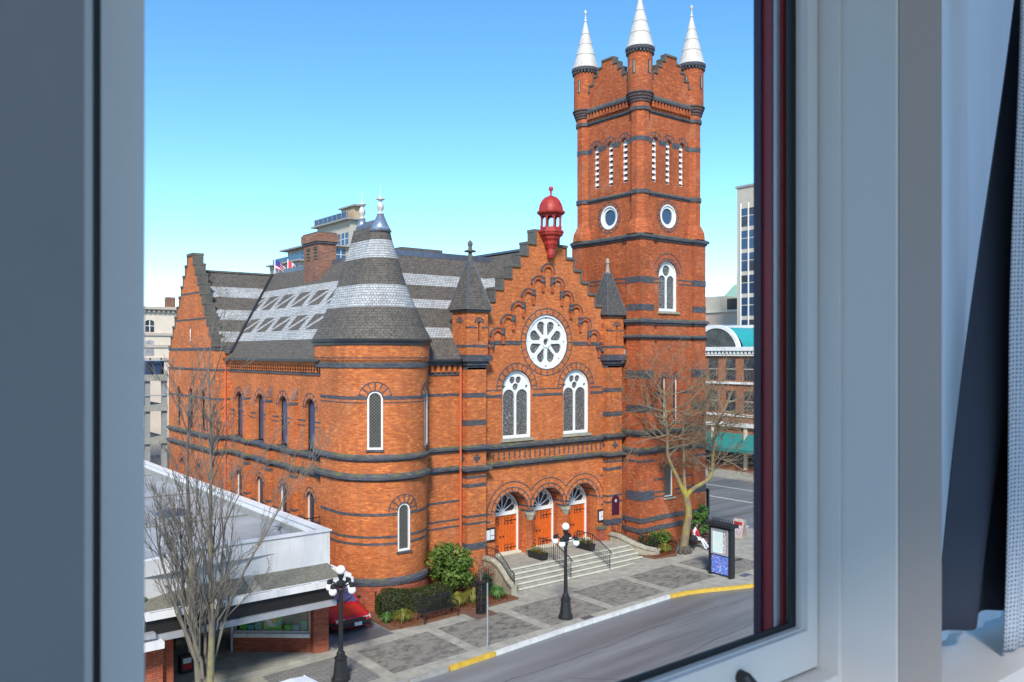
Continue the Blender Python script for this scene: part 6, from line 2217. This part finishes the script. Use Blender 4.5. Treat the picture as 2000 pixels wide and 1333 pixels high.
for k in range(7):
    a = tr2.r.uniform(0, 2 * PI)
    tr2.grow(offl(0.1 + 0.1 * math.cos(a), 0.1 * math.sin(a), 1.2), RT_ * math.cos(a) * 0.25 + FW_ * math.sin(a) * 0.25 + Vector((0, 0, 1)), tr2.r.uniform(4.0, 6.0), 0.06, 3, 0.07, 0.06, 8, (5, 8), 0.45, 0.38)
tr2.build('trunk', 'bark_grey', t)

# sapling in the iron guard
t = thing('sapling', (20.9, 28.6, zp), 'thin bare sapling with few orange leaves inside iron guard', 'tree')
tr3 = Tree(21)
tr3.limb([Vector((20.9, 28.6, zp)), Vector((20.92, 28.6, zp + 1.0)), Vector((20.9, 28.62, zp + 1.9))], [0.03, 0.025, 0.016], 6)
for k in range(7):
    a = k * 0.9
    tr3.grow((20.9, 28.61, zp + 1.3 + 0.09 * k), (math.cos(a) * 0.35, math.sin(a) * 0.35, 1), 0.75, 0.012, 1, 0.1, 0.1, 4, (1, 3), 0.5, 0.5)
tr3.build('trunk', 'bark_grey', t)
rnd = random.Random(4)
ob('leaves', leaf_cloud(rnd, 70, lambda r: (Vector((20.9 + r.gauss(0, .16), 28.6 + r.gauss(0, .16), zp + r.uniform(1.75, 2.5))), Vector((0, 0, 1))), 0.1), 'leaf_red', t)


# ------------------------------------------------------------------ seated person on a bench by the tree
bench(36.55, 29.75, R(12), 'dark bench beside mossy tree with a seated person')
PZ = gz(36.3) + 0.13
PP = thing('person', (36.2, 29.5, PZ), 'person in white and red seated on bench beside mossy tree', 'person')


def skin_mesh(name, verts, edges, rads, mat, parent, root=0, sub=1):
    me = bpy.data.meshes.new(name)
    me.from_pydata(verts, edges, [])
    o = bpy.data.objects.new(name, me)
    COL.objects.link(o)
    o.modifiers.new('skin', 'SKIN')
    sm = o.modifiers.new('sub', 'SUBSURF')
    sm.levels = sm.render_levels = sub
    sk_ = me.skin_vertices[0].data if me.skin_vertices else None
    if sk_ is None:
        lay = me.attributes
    for i, r_ in enumerate(rads):
        sk_[i].radius = (r_, r_) if not isinstance(r_, tuple) else r_
        sk_[i].use_root = (i == root)
    dg = bpy.context.evaluated_depsgraph_get()
    ev = o.evaluated_get(dg)
    m2 = bpy.data.meshes.new_from_object(ev)
    bpy.data.objects.remove(o)
    m2.materials.append(MATS[mat]) if not m2.materials else None
    o2 = bpy.data.objects.new(name, m2)
    COL.objects.link(o2)
    m2.polygons.foreach_set('use_smooth', [True] * len(m2.polygons))
    o2.parent = parent
    if parent.name in LOC:
        o2.matrix_parent_inverse = Matrix.Translation(-LOC[parent.name])
    return o2


def pp(f, s, z):
    """forward, side, up relative to the hips on the seat; the person faces the street, turned a little to the corner"""
    fd = Vector((0.42, -0.91, 0))
    sd_ = Vector((0.91, 0.42, 0))
    return tuple(Vector((36.2, 29.62, PZ)) + fd * f + sd_ * s + Vector((0, 0, z)))


try:
    V = [pp(0, 0, .56), pp(.0, 0, .78), pp(.03, 0, 1.0), pp(.06, 0, 1.08), pp(.09, 0, 1.18),
         pp(.02, -.09, .52), pp(.42, -.11, .53), pp(.62, -.12, .1), pp(.76, -.13, .05),
         pp(.02, .09, .52), pp(.44, .12, .52), pp(.72, .14, .1), pp(.86, .15, .05),
         pp(.03, -.18, .96), pp(.08, -.24, .72), pp(.28, -.14, .62), pp(.36, -.09, .6),
         pp(.03, .18, .96), pp(.08, .24, .72), pp(.28, .12, .62), pp(.36, .07, .6)]
    Ed = [(0, 1), (1, 2), (2, 3), (3, 4), (0, 5), (5, 6), (6, 7), (7, 8), (0, 9), (9, 10), (10, 11), (11, 12), (2, 13), (13, 14), (14, 15), (15, 16), (2, 17), (17, 18), (18, 19), (19, 20)]
    Rd = [.15, .15, .14, .06, .055, .095, .075, .05, .04, .095, .075, .05, .04, .07, .055, .045, .035, .07, .055, .045, .035]
    skin_mesh('body', V, Ed, Rd, 'cloth_white', PP, 0, 1)
except Exception as e:
    print('PERSON FAIL', e)
hc = Vector(pp(.1, 0, 1.27))
ob('head', MB().sphere(hc, 0.1, 14, 10, 1.22), 'skin', PP, smooth=True)
hv = Vector((0.42, -0.91, 0))
ob('nose', MB().sphere(hc + hv * 0.1, 0.018, 6, 4), 'skin', PP)
ob('hair', MB().sphere(hc - hv * 0.03 + Vector((0, 0, 0.03)), 0.115, 14, 10, 1.15), 'hair', PP, smooth=True)
ob('red_vest', MB().loft([[pp(.0 + .17 * math.cos(a), .18 * math.sin(a), z) for a in [2 * PI * i / 12 for i in range(12)]] for z in (.62, .8, .98)], cap=False), 'cloth_red', PP, smooth=True)
ob('red_scarf', MB().tube([pp(.14, .03, 1.06), pp(.19, .05, .9), pp(.24, .06, .7), pp(.3, .06, .62)], [.05, .06, .06, .05], 8), 'cloth_red', PP, smooth=True)
for s in (-.13, .15):
    ob('shoe', MB().sphere(pp(.8 + (s > 0) * .1, s, .05), 0.075, 10, 6, 0.7), 'cloth_dark', PP)
for s in (-.09, .07):
    hm = MB()
    b0 = Vector(pp(.36, s, .6))
    hm.sphere(b0 + hv * 0.02, 0.042, 8, 6, 0.7)
    for k in range(5):
        q = b0 + Vector((0.91, 0.42, 0)) * (k - 2) * 0.018
        hm.tube([q, q + hv * 0.06, q + hv * (0.09 if k else 0.06) - Vector((0, 0, 0.03))], 0.009, 5)
    ob('hand', hm, 'skin', PP)
bag = thing('bag', pp(.1, -.42, .5), 'dark bag set down beside the seated person', 'bag')
ob('sack', MB().loft([[pp(.1 + a * .16, -.45 + b * .12, .47) for a, b in ((-1, -1), (1, -1), (1, 1), (-1, 1))], [pp(.1 + a * .18, -.45 + b * .15, .62) for a, b in ((-1, -1), (1, -1), (1, 1), (-1, 1))], [pp(.1 + a * .1, -.45 + b * .06, .78) for a, b in ((-1, -1), (1, -1), (1, 1), (-1, 1))]]), 'cloth_dark', bag)
ob('strap', MB().tube([pp(.0, -.45, .76), pp(.03, -.45, .92), pp(.17, -.45, .92), pp(.2, -.45, .76)], 0.014, 5), 'cloth_dark', bag)

# utility covers let into the pavement
for x_, y_, lb in ((23.9, 25.2, 'flush dark utility cover by the foot of the street lamp'), (33.9, 24.6, 'flush dark utility cover between kiosk and yellow kerb')):
    uc = ob('utility_cover', MB().plate(rect(x_ - 0.3, x_ + 0.3, y_ - 0.16, y_ + 0.16), [], FG, 0.1, 0.1415), 'lead', None, label=lb, cat='utility cover', group='utility covers in the pavement')


# ------------------------------------------------------------------ buildings behind
def grid_windows(parent, fr, u0, u1, v0, v1, nu, nv_, gu, gv, mat='glass_sky', w=-0.02, frame=None, arched=False):
    du, dv_ = (u1 - u0) / nu, (v1 - v0) / nv_
    for i in range(nu):
        for j in range(nv_):
            a, b = u0 + i * du + gu, u0 + (i + 1) * du - gu
            c, d = v0 + j * dv_ + gv, v0 + (j + 1) * dv_ - gv
            if arched:
                r_ = (b - a) / 2
                pl_ = [(a, c), (b, c), (b, d - r_ * 0.5)] + [((a + b) / 2 + r_ * math.cos(t), d - r_ * 0.5 + r_ * 0.5 * math.sin(t)) for t in (0.5, 1.0, 1.57, 2.1, 2.6)] + [(a, d - r_ * 0.5)]
            else:
                pl_ = rect(a, b, c, d)
            wn_ = ob('window', MB().plate(pl_, [], fr, w, 0.1), mat, parent)
            if frame:
                m = MB()
                m.plate(rect((a + b) / 2 - 0.04, (a + b) / 2 + 0.04, c, d - 0.05), [], fr, w - 0.03, w)
                m.plate(rect(a, (a + b) / 2 - 0.05, (c + d) / 2 - 0.03, (c + d) / 2 + 0.03), [], fr, w - 0.03, w)
                m.plate(rect((a + b) / 2 + 0.05, b, (c + d) / 2 - 0.03, (c + d) / 2 + 0.03), [], fr, w - 0.03, w)
                ob('mullion', m, frame, wn_)


# cream building with arched windows, far down the side street
Bc = thing('cream_building', (26, 100, 0), 'cream stuccoed building with arched windows beyond the transept gable', 'building')
ob('wall', MB().box(17, 29.2, 95, 115, -1, 16.0), 'cream', Bc)
FB = FY(95)
for z, o_ in ((15.75, 0.5), (12.9, 0.15), (11.6, 0.12), (10.2, 0.2)):
    ob('cornice', MB().box(16.8, 29.2 + o_ * 0.4, 95 - o_, 95.2, z, z + 0.3), 'cream_dark', Bc)
for k in range(24):
    ob('dentil', MB().box(17.2 + k * 0.5, 17.45 + k * 0.5, 94.7, 95.1, 15.45, 15.75), 'cream_dark', Bc)
for x in (18.6, 20.6, 22.6, 24.6):
    grid_windows(Bc, FB, x - 0.2, x + 0.9, 13.2, 14.7, 1, 1, 0.1, 0.1, 'glass_dark', frame='white_paint', arched=True)
    grid_windows(Bc, FB, x - 0.2, x + 0.9, 10.6, 12.5, 1, 1, 0.1, 0.1, 'shingle_pale', arched=True)
ob('chimney', MB().box(26.9, 27.8, 95.5, 96.5, 16, 17.2), 'brick_old', Bc)

# grey parking structure between it and the church
Pk = thing('parking_structure', (19, 76, 0), 'grey open parking structure with blue glazing behind the shop roof', 'parking garage')
for z in (3.2, 6.0, 8.6):
    ob('deck', MB().box(12, 21.2, 75, 88, z, z + 0.55), 'concrete', Pk)
for x in (13.5, 16.3, 19.6, 21.0):
    ob('column', MB().box(x - 0.2, x + 0.2, 75.2, 75.6, -1, 8.6), 'kerb_grey', Pk)
ob('back_wall', MB().box(12, 21, 87, 87.4, -1, 8.6), 'shop_dark', Pk)
ob('glazing', MB().box(12.0, 21.0, 75.4, 75.5, 9.15, 10.3), 'glass_sky', Pk)
ob('glazing', MB().box(16.6, 19.3, 75.3, 75.36, 6.55, 8.6), 'glass_sky', Pk)
for x in (18.6, 19.8, 20.7):
    ob('mast', MB().tube([(x, 75.2, 8.7), (x, 75.2, 10.6)], 0.06, 6), 'iron', Pk)
m = MB()
m.tube([(12, 75.1, 10.35), (21.1, 75.1, 10.35)], 0.05, 6)
m.tube([(12, 75.1, 7.35), (21.1, 75.1, 7.35)], 0.04, 6)
ob('rail', m, 'alu', Pk)

# stepped apartment block behind the main roof; its near corner is hidden by chimney and turret roof
Ap = thing('apartment_building', (56, 112, 0), 'pale modern apartment block with flat roofs and blue glazing behind chimney', 'apartment block')
for x0_, z0_, z1_, mt, y_ in ((47.6, -1, 23.6, 'office_stone', 117.6), (50.2, 23.8, 26.0, 'beige', 117.2), (55.2, 26.2, 30.0, 'office_stone', 117.8), (55.8, 30.3, 32.0, 'beige', 111)):
    ob('wall', MB().box(x0_, 57, 107, y_, z0_, z1_), mt, Ap)
for x0_, z, y_ in ((47.1, 23.6, 118.0), (49.2, 26.0, 118.0), (54.4, 30.0, 118.4), (55.5, 32.0, 111.4)):
    ob('roof_slab', MB().box(x0_, 57.2, 106.4, y_, z, z + 0.22), 'kerb_grey', Ap)
grid_windows(Ap, FX(47.6), 107.4, 117.2, 20.8, 23.3, 5, 1, 0.22, 0.1, 'glass_dark', frame='flag_white')
grid_windows(Ap, FX(50.2), 107.4, 116.8, 24.1, 25.8, 6, 1, 0.1, 0.08, 'glass_sky', frame='flag_white')
grid_windows(Ap, FX(55.2), 107.4, 117.4, 26.5, 28.4, 4, 1, 0.2, 0.1, 'glass_sky', frame='flag_white')
grid_windows(Ap, FY(107), 55.4, 56.8, 26.5, 28.6, 1, 1, 0.3, 0.1, 'glass_sky', frame='flag_white')
grid_windows(Ap, FY(107), 50.6, 56.8, 23.9, 25.9, 3, 1, 0.3, 0.1, 'glass_sky', frame='flag_white')
grid_windows(Ap, FY(107), 48, 56.8, 20.8, 23.2, 4, 1, 0.3, 0.1, 'glass_sky', frame='flag_white')
ob('balcony_glass', MB().box(48.0, 48.06, 107.2, 117.4, 23.85, 24.7), 'glass_sky', Ap)
ob('balcony_glass', MB().box(54.8, 54.86, 107.2, 118.0, 30.25, 31.2), 'glass_sky', Ap)
for k in range(8):
    ob('balcony_post', MB().bar((54.75, 107.3 + k * 1.5, 30.2), (54.75, 107.3 + k * 1.5, 31.35), 0.07), 'kerb_grey', Ap)
# two flags on the terrace
for x, cols_, lb in ((43.2, ('flag_blue', 'flag_red', 'flag_white'), 'striped red and white flag with blue corner on a pole'), (45.0, ('flag_red', 'flag_white', 'flag_red'), 'red and white flag flying next to the striped flag')):
    Fl = thing('flag', (x, 105, 19), lb, 'flag', 'flags behind the transept roof')
    ob('pole', MB().tube([(x, 105, 0), (x, 105, 23.5)], 0.07, 6), 'flag_white', Fl)
    dx = Vector((0.86, -0.3, -0.42))

    def fl(u, v, x=x):
        return (x + u * 1.55, 105 - 0.25 * math.sin(u * 5), 23.3 - v * 1.15 - u * 0.75)
    if cols_[0] == 'flag_blue':
        for k in range(7):
            m = MB()
            u0_ = 0.42 if k < 4 else 0.0
            n_ = 5
            for i in range(n_):
                a, b = u0_ + (1 - u0_) * i / n_, u0_ + (1 - u0_) * (i + 1) / n_
                m.face([fl(a, k / 7), fl(b, k / 7), fl(b, (k + 1) / 7), fl(a, (k + 1) / 7)])
            ob('stripe', m, 'flag_red' if k % 2 == 0 else 'flag_white', Fl)
        ob('canton', MB().face([fl(0, 0), fl(.42, 0), fl(.42, 4 / 7), fl(0, 4 / 7)]), 'flag_blue', Fl)
    else:
        for a, b, mt in ((0, .27, 'flag_red'), (.27, .73, 'flag_white'), (.73, 1, 'flag_red')):
            ob('stripe', MB().face([fl(a, 0), fl((a + b) / 2, 0), fl(b, 0), fl(b, 1), fl((a + b) / 2, 1), fl(a, 1)]), mt, Fl)
        mp_ = [(.5, .2), (.54, .32), (.6, .28), (.58, .45), (.66, .42), (.64, .5), (.67, .56), (.57, .68), (.51, .68), (.51, .85), (.49, .85), (.49, .68), (.43, .68), (.33, .56), (.36, .5), (.34, .42), (.42, .45), (.4, .28), (.46, .32)]
        ob('leaf', MB().face([(p[0], p[1] - 0.03, p[2]) for p in [fl(u, v) for u, v in mp_]]), 'flag_red', Fl)

# brick block with arched roof across the cross street
Bb = thing('brick_building', (66, 48, 0.8), 'brick commercial block with white trim, teal arched roof and green awnings', 'building')
FBx = FX(61)
ob('wall', MB().box(61, 80, 36, 75, -0.5, 11.2), 'brick_far', Bb)
for z, h, o_ in ((11.2, 0.35, 0.35), (10.75, 0.12, 0.2), (8.25, 0.2, 0.15), (4.5, 0.35, 0.3), (5.4, 0.2, 0.12)):
    ob('trim', MB().box(61 - o_, 61.1, 36, 75, z, z + h), 'white_paint', Bb)
for k in range(40):
    ob('dentil', MB().box(60.75, 61.05, 40 + k * 0.4, 40.2 + k * 0.4, 10.9, 11.2), 'white_paint', Bb)
for j in range(10):
    y = 38.2 + j * 1.9
    for z in (8.6, 5.75):
        wn_ = ob('window', MB().plate(rect(y - 0.5, y + 0.5, z, z + 1.9), [], FBx, -0.03, 0.1), 'glass_dark', Bb)
        ob('sash_rail', MB().plate(rect(y - 0.5, y + 0.5, z + 0.95, z + 1.03), [], FBx, -0.06, -0.031), 'cream_dark', wn_)
for c0 in (47.3, 40.0):
    tz = ob('arched_gable', MB().plate(ringpoly(c0, 11.0, 0.01, 2.4, 0.05, PI - 0.05, 16), [], FX(60.9), 0, 0.3), 'glass_dark', Bb)
    ob('arch_trim', MB().plate(ringpoly(c0, 11.0, 2.25, 2.55, 0.0, PI, 18), [], FX(60.8), 0, 0.35), 'white_paint', Bb)
    lo_ = []
    for x_ in (61.2, 75):
        lo_.append([(x_, c0 + 2.75 * math.cos(PI * i / 16), 10.9 + 2.45 * math.sin(PI * i / 16)) for i in range(17)])
    ob('arched_roof', MB().loft(lo_, cap=False, close=False), 'teal_roof', Bb)
for y0_, y1_ in ((47.9, 51.0), (44.4, 47.5), (41.0, 44.0)):
    ob('awning', MB().loft([[(61.0, y0_, 3.9), (59.6, y0_, 2.7), (59.6, y0_, 2.4), (61.0, y0_, 2.4)], [(61.0, y1_, 3.9), (59.6, y1_, 2.7), (59.6, y1_, 2.4), (61.0, y1_, 2.4)]]), 'teal_awning', Bb)
    ob('shopfront', MB().plate(rect(y0_ + 0.1, y1_ - 0.1, 1.1, 3.6), [], FBx, -0.04, 0.1), 'glass_dark', Bb)
    ob('pier', MB().box(60.85, 61.1, y1_ + 0.05, y1_ + 0.35, 0.8, 4.5), 'cream', Bb)

# office tower
Of = thing('office_tower', (110, 73, 0), 'tall beige office tower with columns of blue windows', 'office tower')
FO = FX(105)
ob('wall', MB().box(105, 125, 60, 77.7, -1, 36), 'office_stone', Of)
ob('parapet', MB().box(104.8, 125, 59.8, 77.9, 36, 36.3), 'kerb_grey', Of)
for i in range(8):
    y1_ = 76.9 - i * 1.38
    for j in range(12):
        z0_ = 13.2 + j * 1.68
        ob('window', MB().plate(rect(y1_ - 1.22, y1_, z0_ + 0.06, z0_ + (1.12 if j % 2 else 1.6)), [], FO, -0.02, 0.1), 'glass_sky' if (i * 7 + j * 3) % 5 else 'glass_dark', Of)
    ob('mullion', MB().box(104.85, 105, y1_ + 0.01, y1_ + 0.15, 13, 33.6), 'white_paint', Of)
# distant low blocks and copper pyramid
Hb = thing('copper_roof_building', (172, 128, 0), 'distant pale building with green copper pyramid roof and spikes', 'building')
ob('wall', MB().box(172, 182, 122, 135, -1, 22.6), 'cream', Hb)
ob('pyramid', MB().loft([[(170, 124, 22.6), (180, 124, 22.6), (180, 133, 22.6), (170, 133, 22.6)], [(174, 128, 28.3), (176, 128, 28.3), (176, 129.6, 28.3), (174, 129.6, 28.3)]]), 'copper_green', Hb)
for y in (128.1, 128.8, 129.5):
    ob('spike', MB().tube([(175, y, 28.2), (175, y, 31.2)], [0.16, 0.03], 6), 'copper_green', Hb)
Lb = thing('pink_building', (122, 93, 0), 'distant low pink and cream building right of the bell tower', 'building')
ob('wall', MB().box(120, 135, 80, 112, -1, 18.2), 'pink_stone', Lb)
ob('penthouse', MB().box(121, 130, 93, 98, 18.2, 21.2), 'office_stone', Lb)
ob('cornice', MB().box(119.7, 135, 80, 112, 18.2, 18.6), 'cream', Lb)
ob('screen', MB().box(120.6, 121, 88.5, 91.4, 18.6, 20.6), 'trunk_dark', Lb)
ob('band', MB().box(119.85, 120.05, 80, 112, 15.2, 16.0), 'flag_white', Lb)
Lc = thing('grey_building', (95, 72, 0), 'low grey flat-roofed building behind the brick block', 'building')
ob('wall', MB().box(90, 100, 55, 80, -1, 14.2), 'kerb_grey', Lc)
ob('cornice', MB().box(89.7, 100, 55, 80, 14.2, 14.6), 'white_paint', Lc)
grid_windows(Lc, FX(90), 62, 74, 11.6, 13.6, 8, 1, 0.2, 0.1, 'glass_dark')

# ------------------------------------------------------------------ the room the view is taken from
WY = 0.808    # room face of the window wall
hz0, hz1 = 10.33, 12.3
HO = thing('hotel_facade', (0, 1.0, 0), 'dark red painted outer window surround seen through the glass', 'window surround')
ob('outer_wall', MB().plate(rect(-14, 12, -1.2, 17), [rect(0.14, 1.545, hz0, hz1), rect(1.93, 3.6, 10.26, hz1)], FY(1.04), 0, 0.038), 'brick_red', HO)
ob('outer_casing', MB().box(1.533, 1.6, 1.02, 1.039, hz0, hz1), 'ext_red', HO)
ob('outer_casing', MB().box(1.527, 1.6, 1.0401, 1.064, hz0, hz1), 'ext_red', HO)
ob('casing_strip', MB().box(1.522, 1.54, 1.026, 1.034, hz0, hz1), 'alu', HO)
ob('casing_nose', MB().box(1.520, 1.6, 1.0641, 1.082, hz0, hz1), 'ext_dark', HO)
# inner wall: pieces left, right pier, above, below
RB = -1.3
wl_ = ob('window_wall', MB().plate(rect(-3.2, 4.2, 9.4, 12.6), [rect(0.1565, 1.61, 10.3, hz1), rect(1.79, 3.7, 10.2, hz1)], FY(WY), 0.0, 0.16), 'wall_taupe', kind='structure')
ob('wall_panel', MB().box(-1.2, 0.1565, WY - 0.006, WY - 0.001, 9.6, 12.5), 'wall_blue', wl_)
ob('reveal_board', MB().box(1.6, 1.609, WY + 0.002, 0.968, 10.3, hz1), 'frame_paint', wl_)
ob('floor', MB().box(-3.2, 4.2, RB, WY, 9.3, 9.4), 'carpet', kind='structure')
ob('ceiling', MB().box(-3.2, 4.2, RB, WY, 12.6, 12.7), 'frame_paint', kind='structure')
ob('wall_left', MB().box(-3.3, -3.2, RB, WY + 0.2, 9.3, 12.7), 'wall_paint', kind='structure')
ob('wall_right', MB().box(4.2, 4.3, RB, WY + 0.2, 9.3, 12.7), 'wall_paint', kind='structure')

# the casement itself
CW = thing('casement_window', (0.9, 1.0, 10.33), 'white painted casement window frame the view is seen through', 'window')
ob('frame', MB().plate(rect(0.14, 1.72, 10.302, 12.28), [rect(0.188, 1.588, 10.336, 12.2)], FY(0.925), 0.0, 0.1), 'frame_paint', CW)
ob('frame', MB().box(1.601, 1.606, 0.90, 0.924, 10.31, 12.27), 'frame_paint', CW)
sash = ob('sash', MB().plate(rect(0.2055, 1.585, 10.342, 12.19), [rect(0.2495, 1.5486, 10.424, 12.1)], FY(0.97), 0.0, 0.052), 'frame_paint', CW)
ob('glazing_bead', MB().plate(rect(0.2496, 1.5485, 10.4241, 12.0999), [rect(0.252, 1.546, 10.4265, 12.097)], FY(0.97), 0.012, 0.026), 'frame_paint', sash)
ob('gasket', MB().plate(rect(0.2497, 1.5484, 10.4242, 12.0998), [rect(0.254, 1.527, 10.437, 12.095)], FY(0.97), 0.028, 0.034), 'gasket', sash)
ob('pane', MB().plate(rect(0.25, 1.548, 10.425, 12.099), [], FY(0.97), 0.03, 0.033), 'pane_clear', sash)
ob('gap_shade', MB().plate(rect(0.1875, 1.5995, 10.33, 12.21), [rect(0.21, 1.578, 10.348, 12.18)], FY(0.97), 0.006, 0.05), 'gasket', CW)  # black strip standing in for the shade in the gap round the sash
ob('handle', MB().tube([(1.318, 0.969, 10.385), (1.318, 0.955, 10.385), (1.322, 0.945, 10.375), (1.33, 0.942, 10.33)], [0.014, 0.013, 0.013, 0.012], 10), 'iron', CW)
ob('window_sill', MB().box(0.1617, 1.599, 0.79, 0.924, 10.28, 10.312), 'frame_paint', kind='structure')

# second window, curtains
W2 = thing('fixed_window', (2.7, 1.0, 10.3), 'second white window frame right of the taupe pier', 'window')
ob('mullion', MB().box(2.20, 2.24, 1.0, 1.035, 10.26, 12.3), 'frame_paint', W2)
ob('mullion', MB().box(2.86, 2.9, 1.0, 1.035, 10.26, 12.3), 'frame_paint', W2)
ob('pane', MB().box(1.93, 3.65, 1.005, 1.01, 10.26, 12.3), 'pane_clear', W2)
ob('window_sill', MB().box(1.792, 3.69, 0.79, 1.039, 10.215, 10.257), 'frame_paint', kind='structure')


def drape(name, left, right_, z0, z1, y, amp, nf, mat, label, nx_=60, nz=26, ph=0.0, bulge=0.0):
    m = MB()
    P2 = []
    for j in range(nz + 1):
        v = j / nz
        xl, xr = left(v), right_(v)
        row = []
        for i in range(nx_ + 1):
            u = i / nx_
            yy = y + amp * math.sin(u * nf * 2 * PI + ph + 0.7 * math.sin(v * 3 + u * 5)) * (0.6 + 0.4 * v) + bulge * math.sin(v * 7 + u * 3)
            row.append((xl + (xr - xl) * u, yy, z0 + (z1 - z0) * v + 0.006 * math.sin(u * 20) * (1 - v)))
        P2.append(row)
    vs = [p for row in P2 for p in row]
    k = nx_ + 1
    m.add(vs, [(j * k + i, j * k + i + 1, (j + 1) * k + i + 1, (j + 1) * k + i) for j in range(nz) for i in range(nx_)])
    o_ = ob(name, m, mat, smooth=True, label=label, cat='curtain')
    if mat != 'sheer_cloth':
        so = o_.modifiers.new('solid', 'SOLIDIFY')
        so.thickness = 0.003
    uvl = o_.data.uv_layers[0]
    for p in o_.data.polygons:
        for li in p.loop_indices:
            i = o_.data.loops[li].vertex_index
            uvl.data[li].uv = ((i % k) / nx_ * (right_(0) - left(0)), (i // k) / nz * (z1 - z0))
    return o_


drape('sheer_curtain', lambda v: 2.06 + 0.01 * math.sin(v * 14), lambda v: 3.4, 10.275, 12.25, 0.965, 0.012, 12, 'sheer_cloth', 'pale sheer curtain panel hanging at the second window')
drape('blackout_curtain', lambda v: 1.985 + 0.52 * v + 0.03 * v * v + 0.012 * math.sin(v * 8), lambda v: 2.7 + 0.5 * v, 10.33, 12.2, 0.90, 0.028, 2.6, 'curtain_cloth', 'dark navy curtain gathered aslant over the second window', ph=0.6, bulge=0.01)
drape('lace_curtain', lambda v: 2.195 + 0.12 * v + 0.008 * math.sin(v * 9), lambda v: 2.8, 10.262, 12.0, 0.842, 0.010, 7, 'lace_cloth', 'grey openwork lace curtain edge beside the navy curtain')
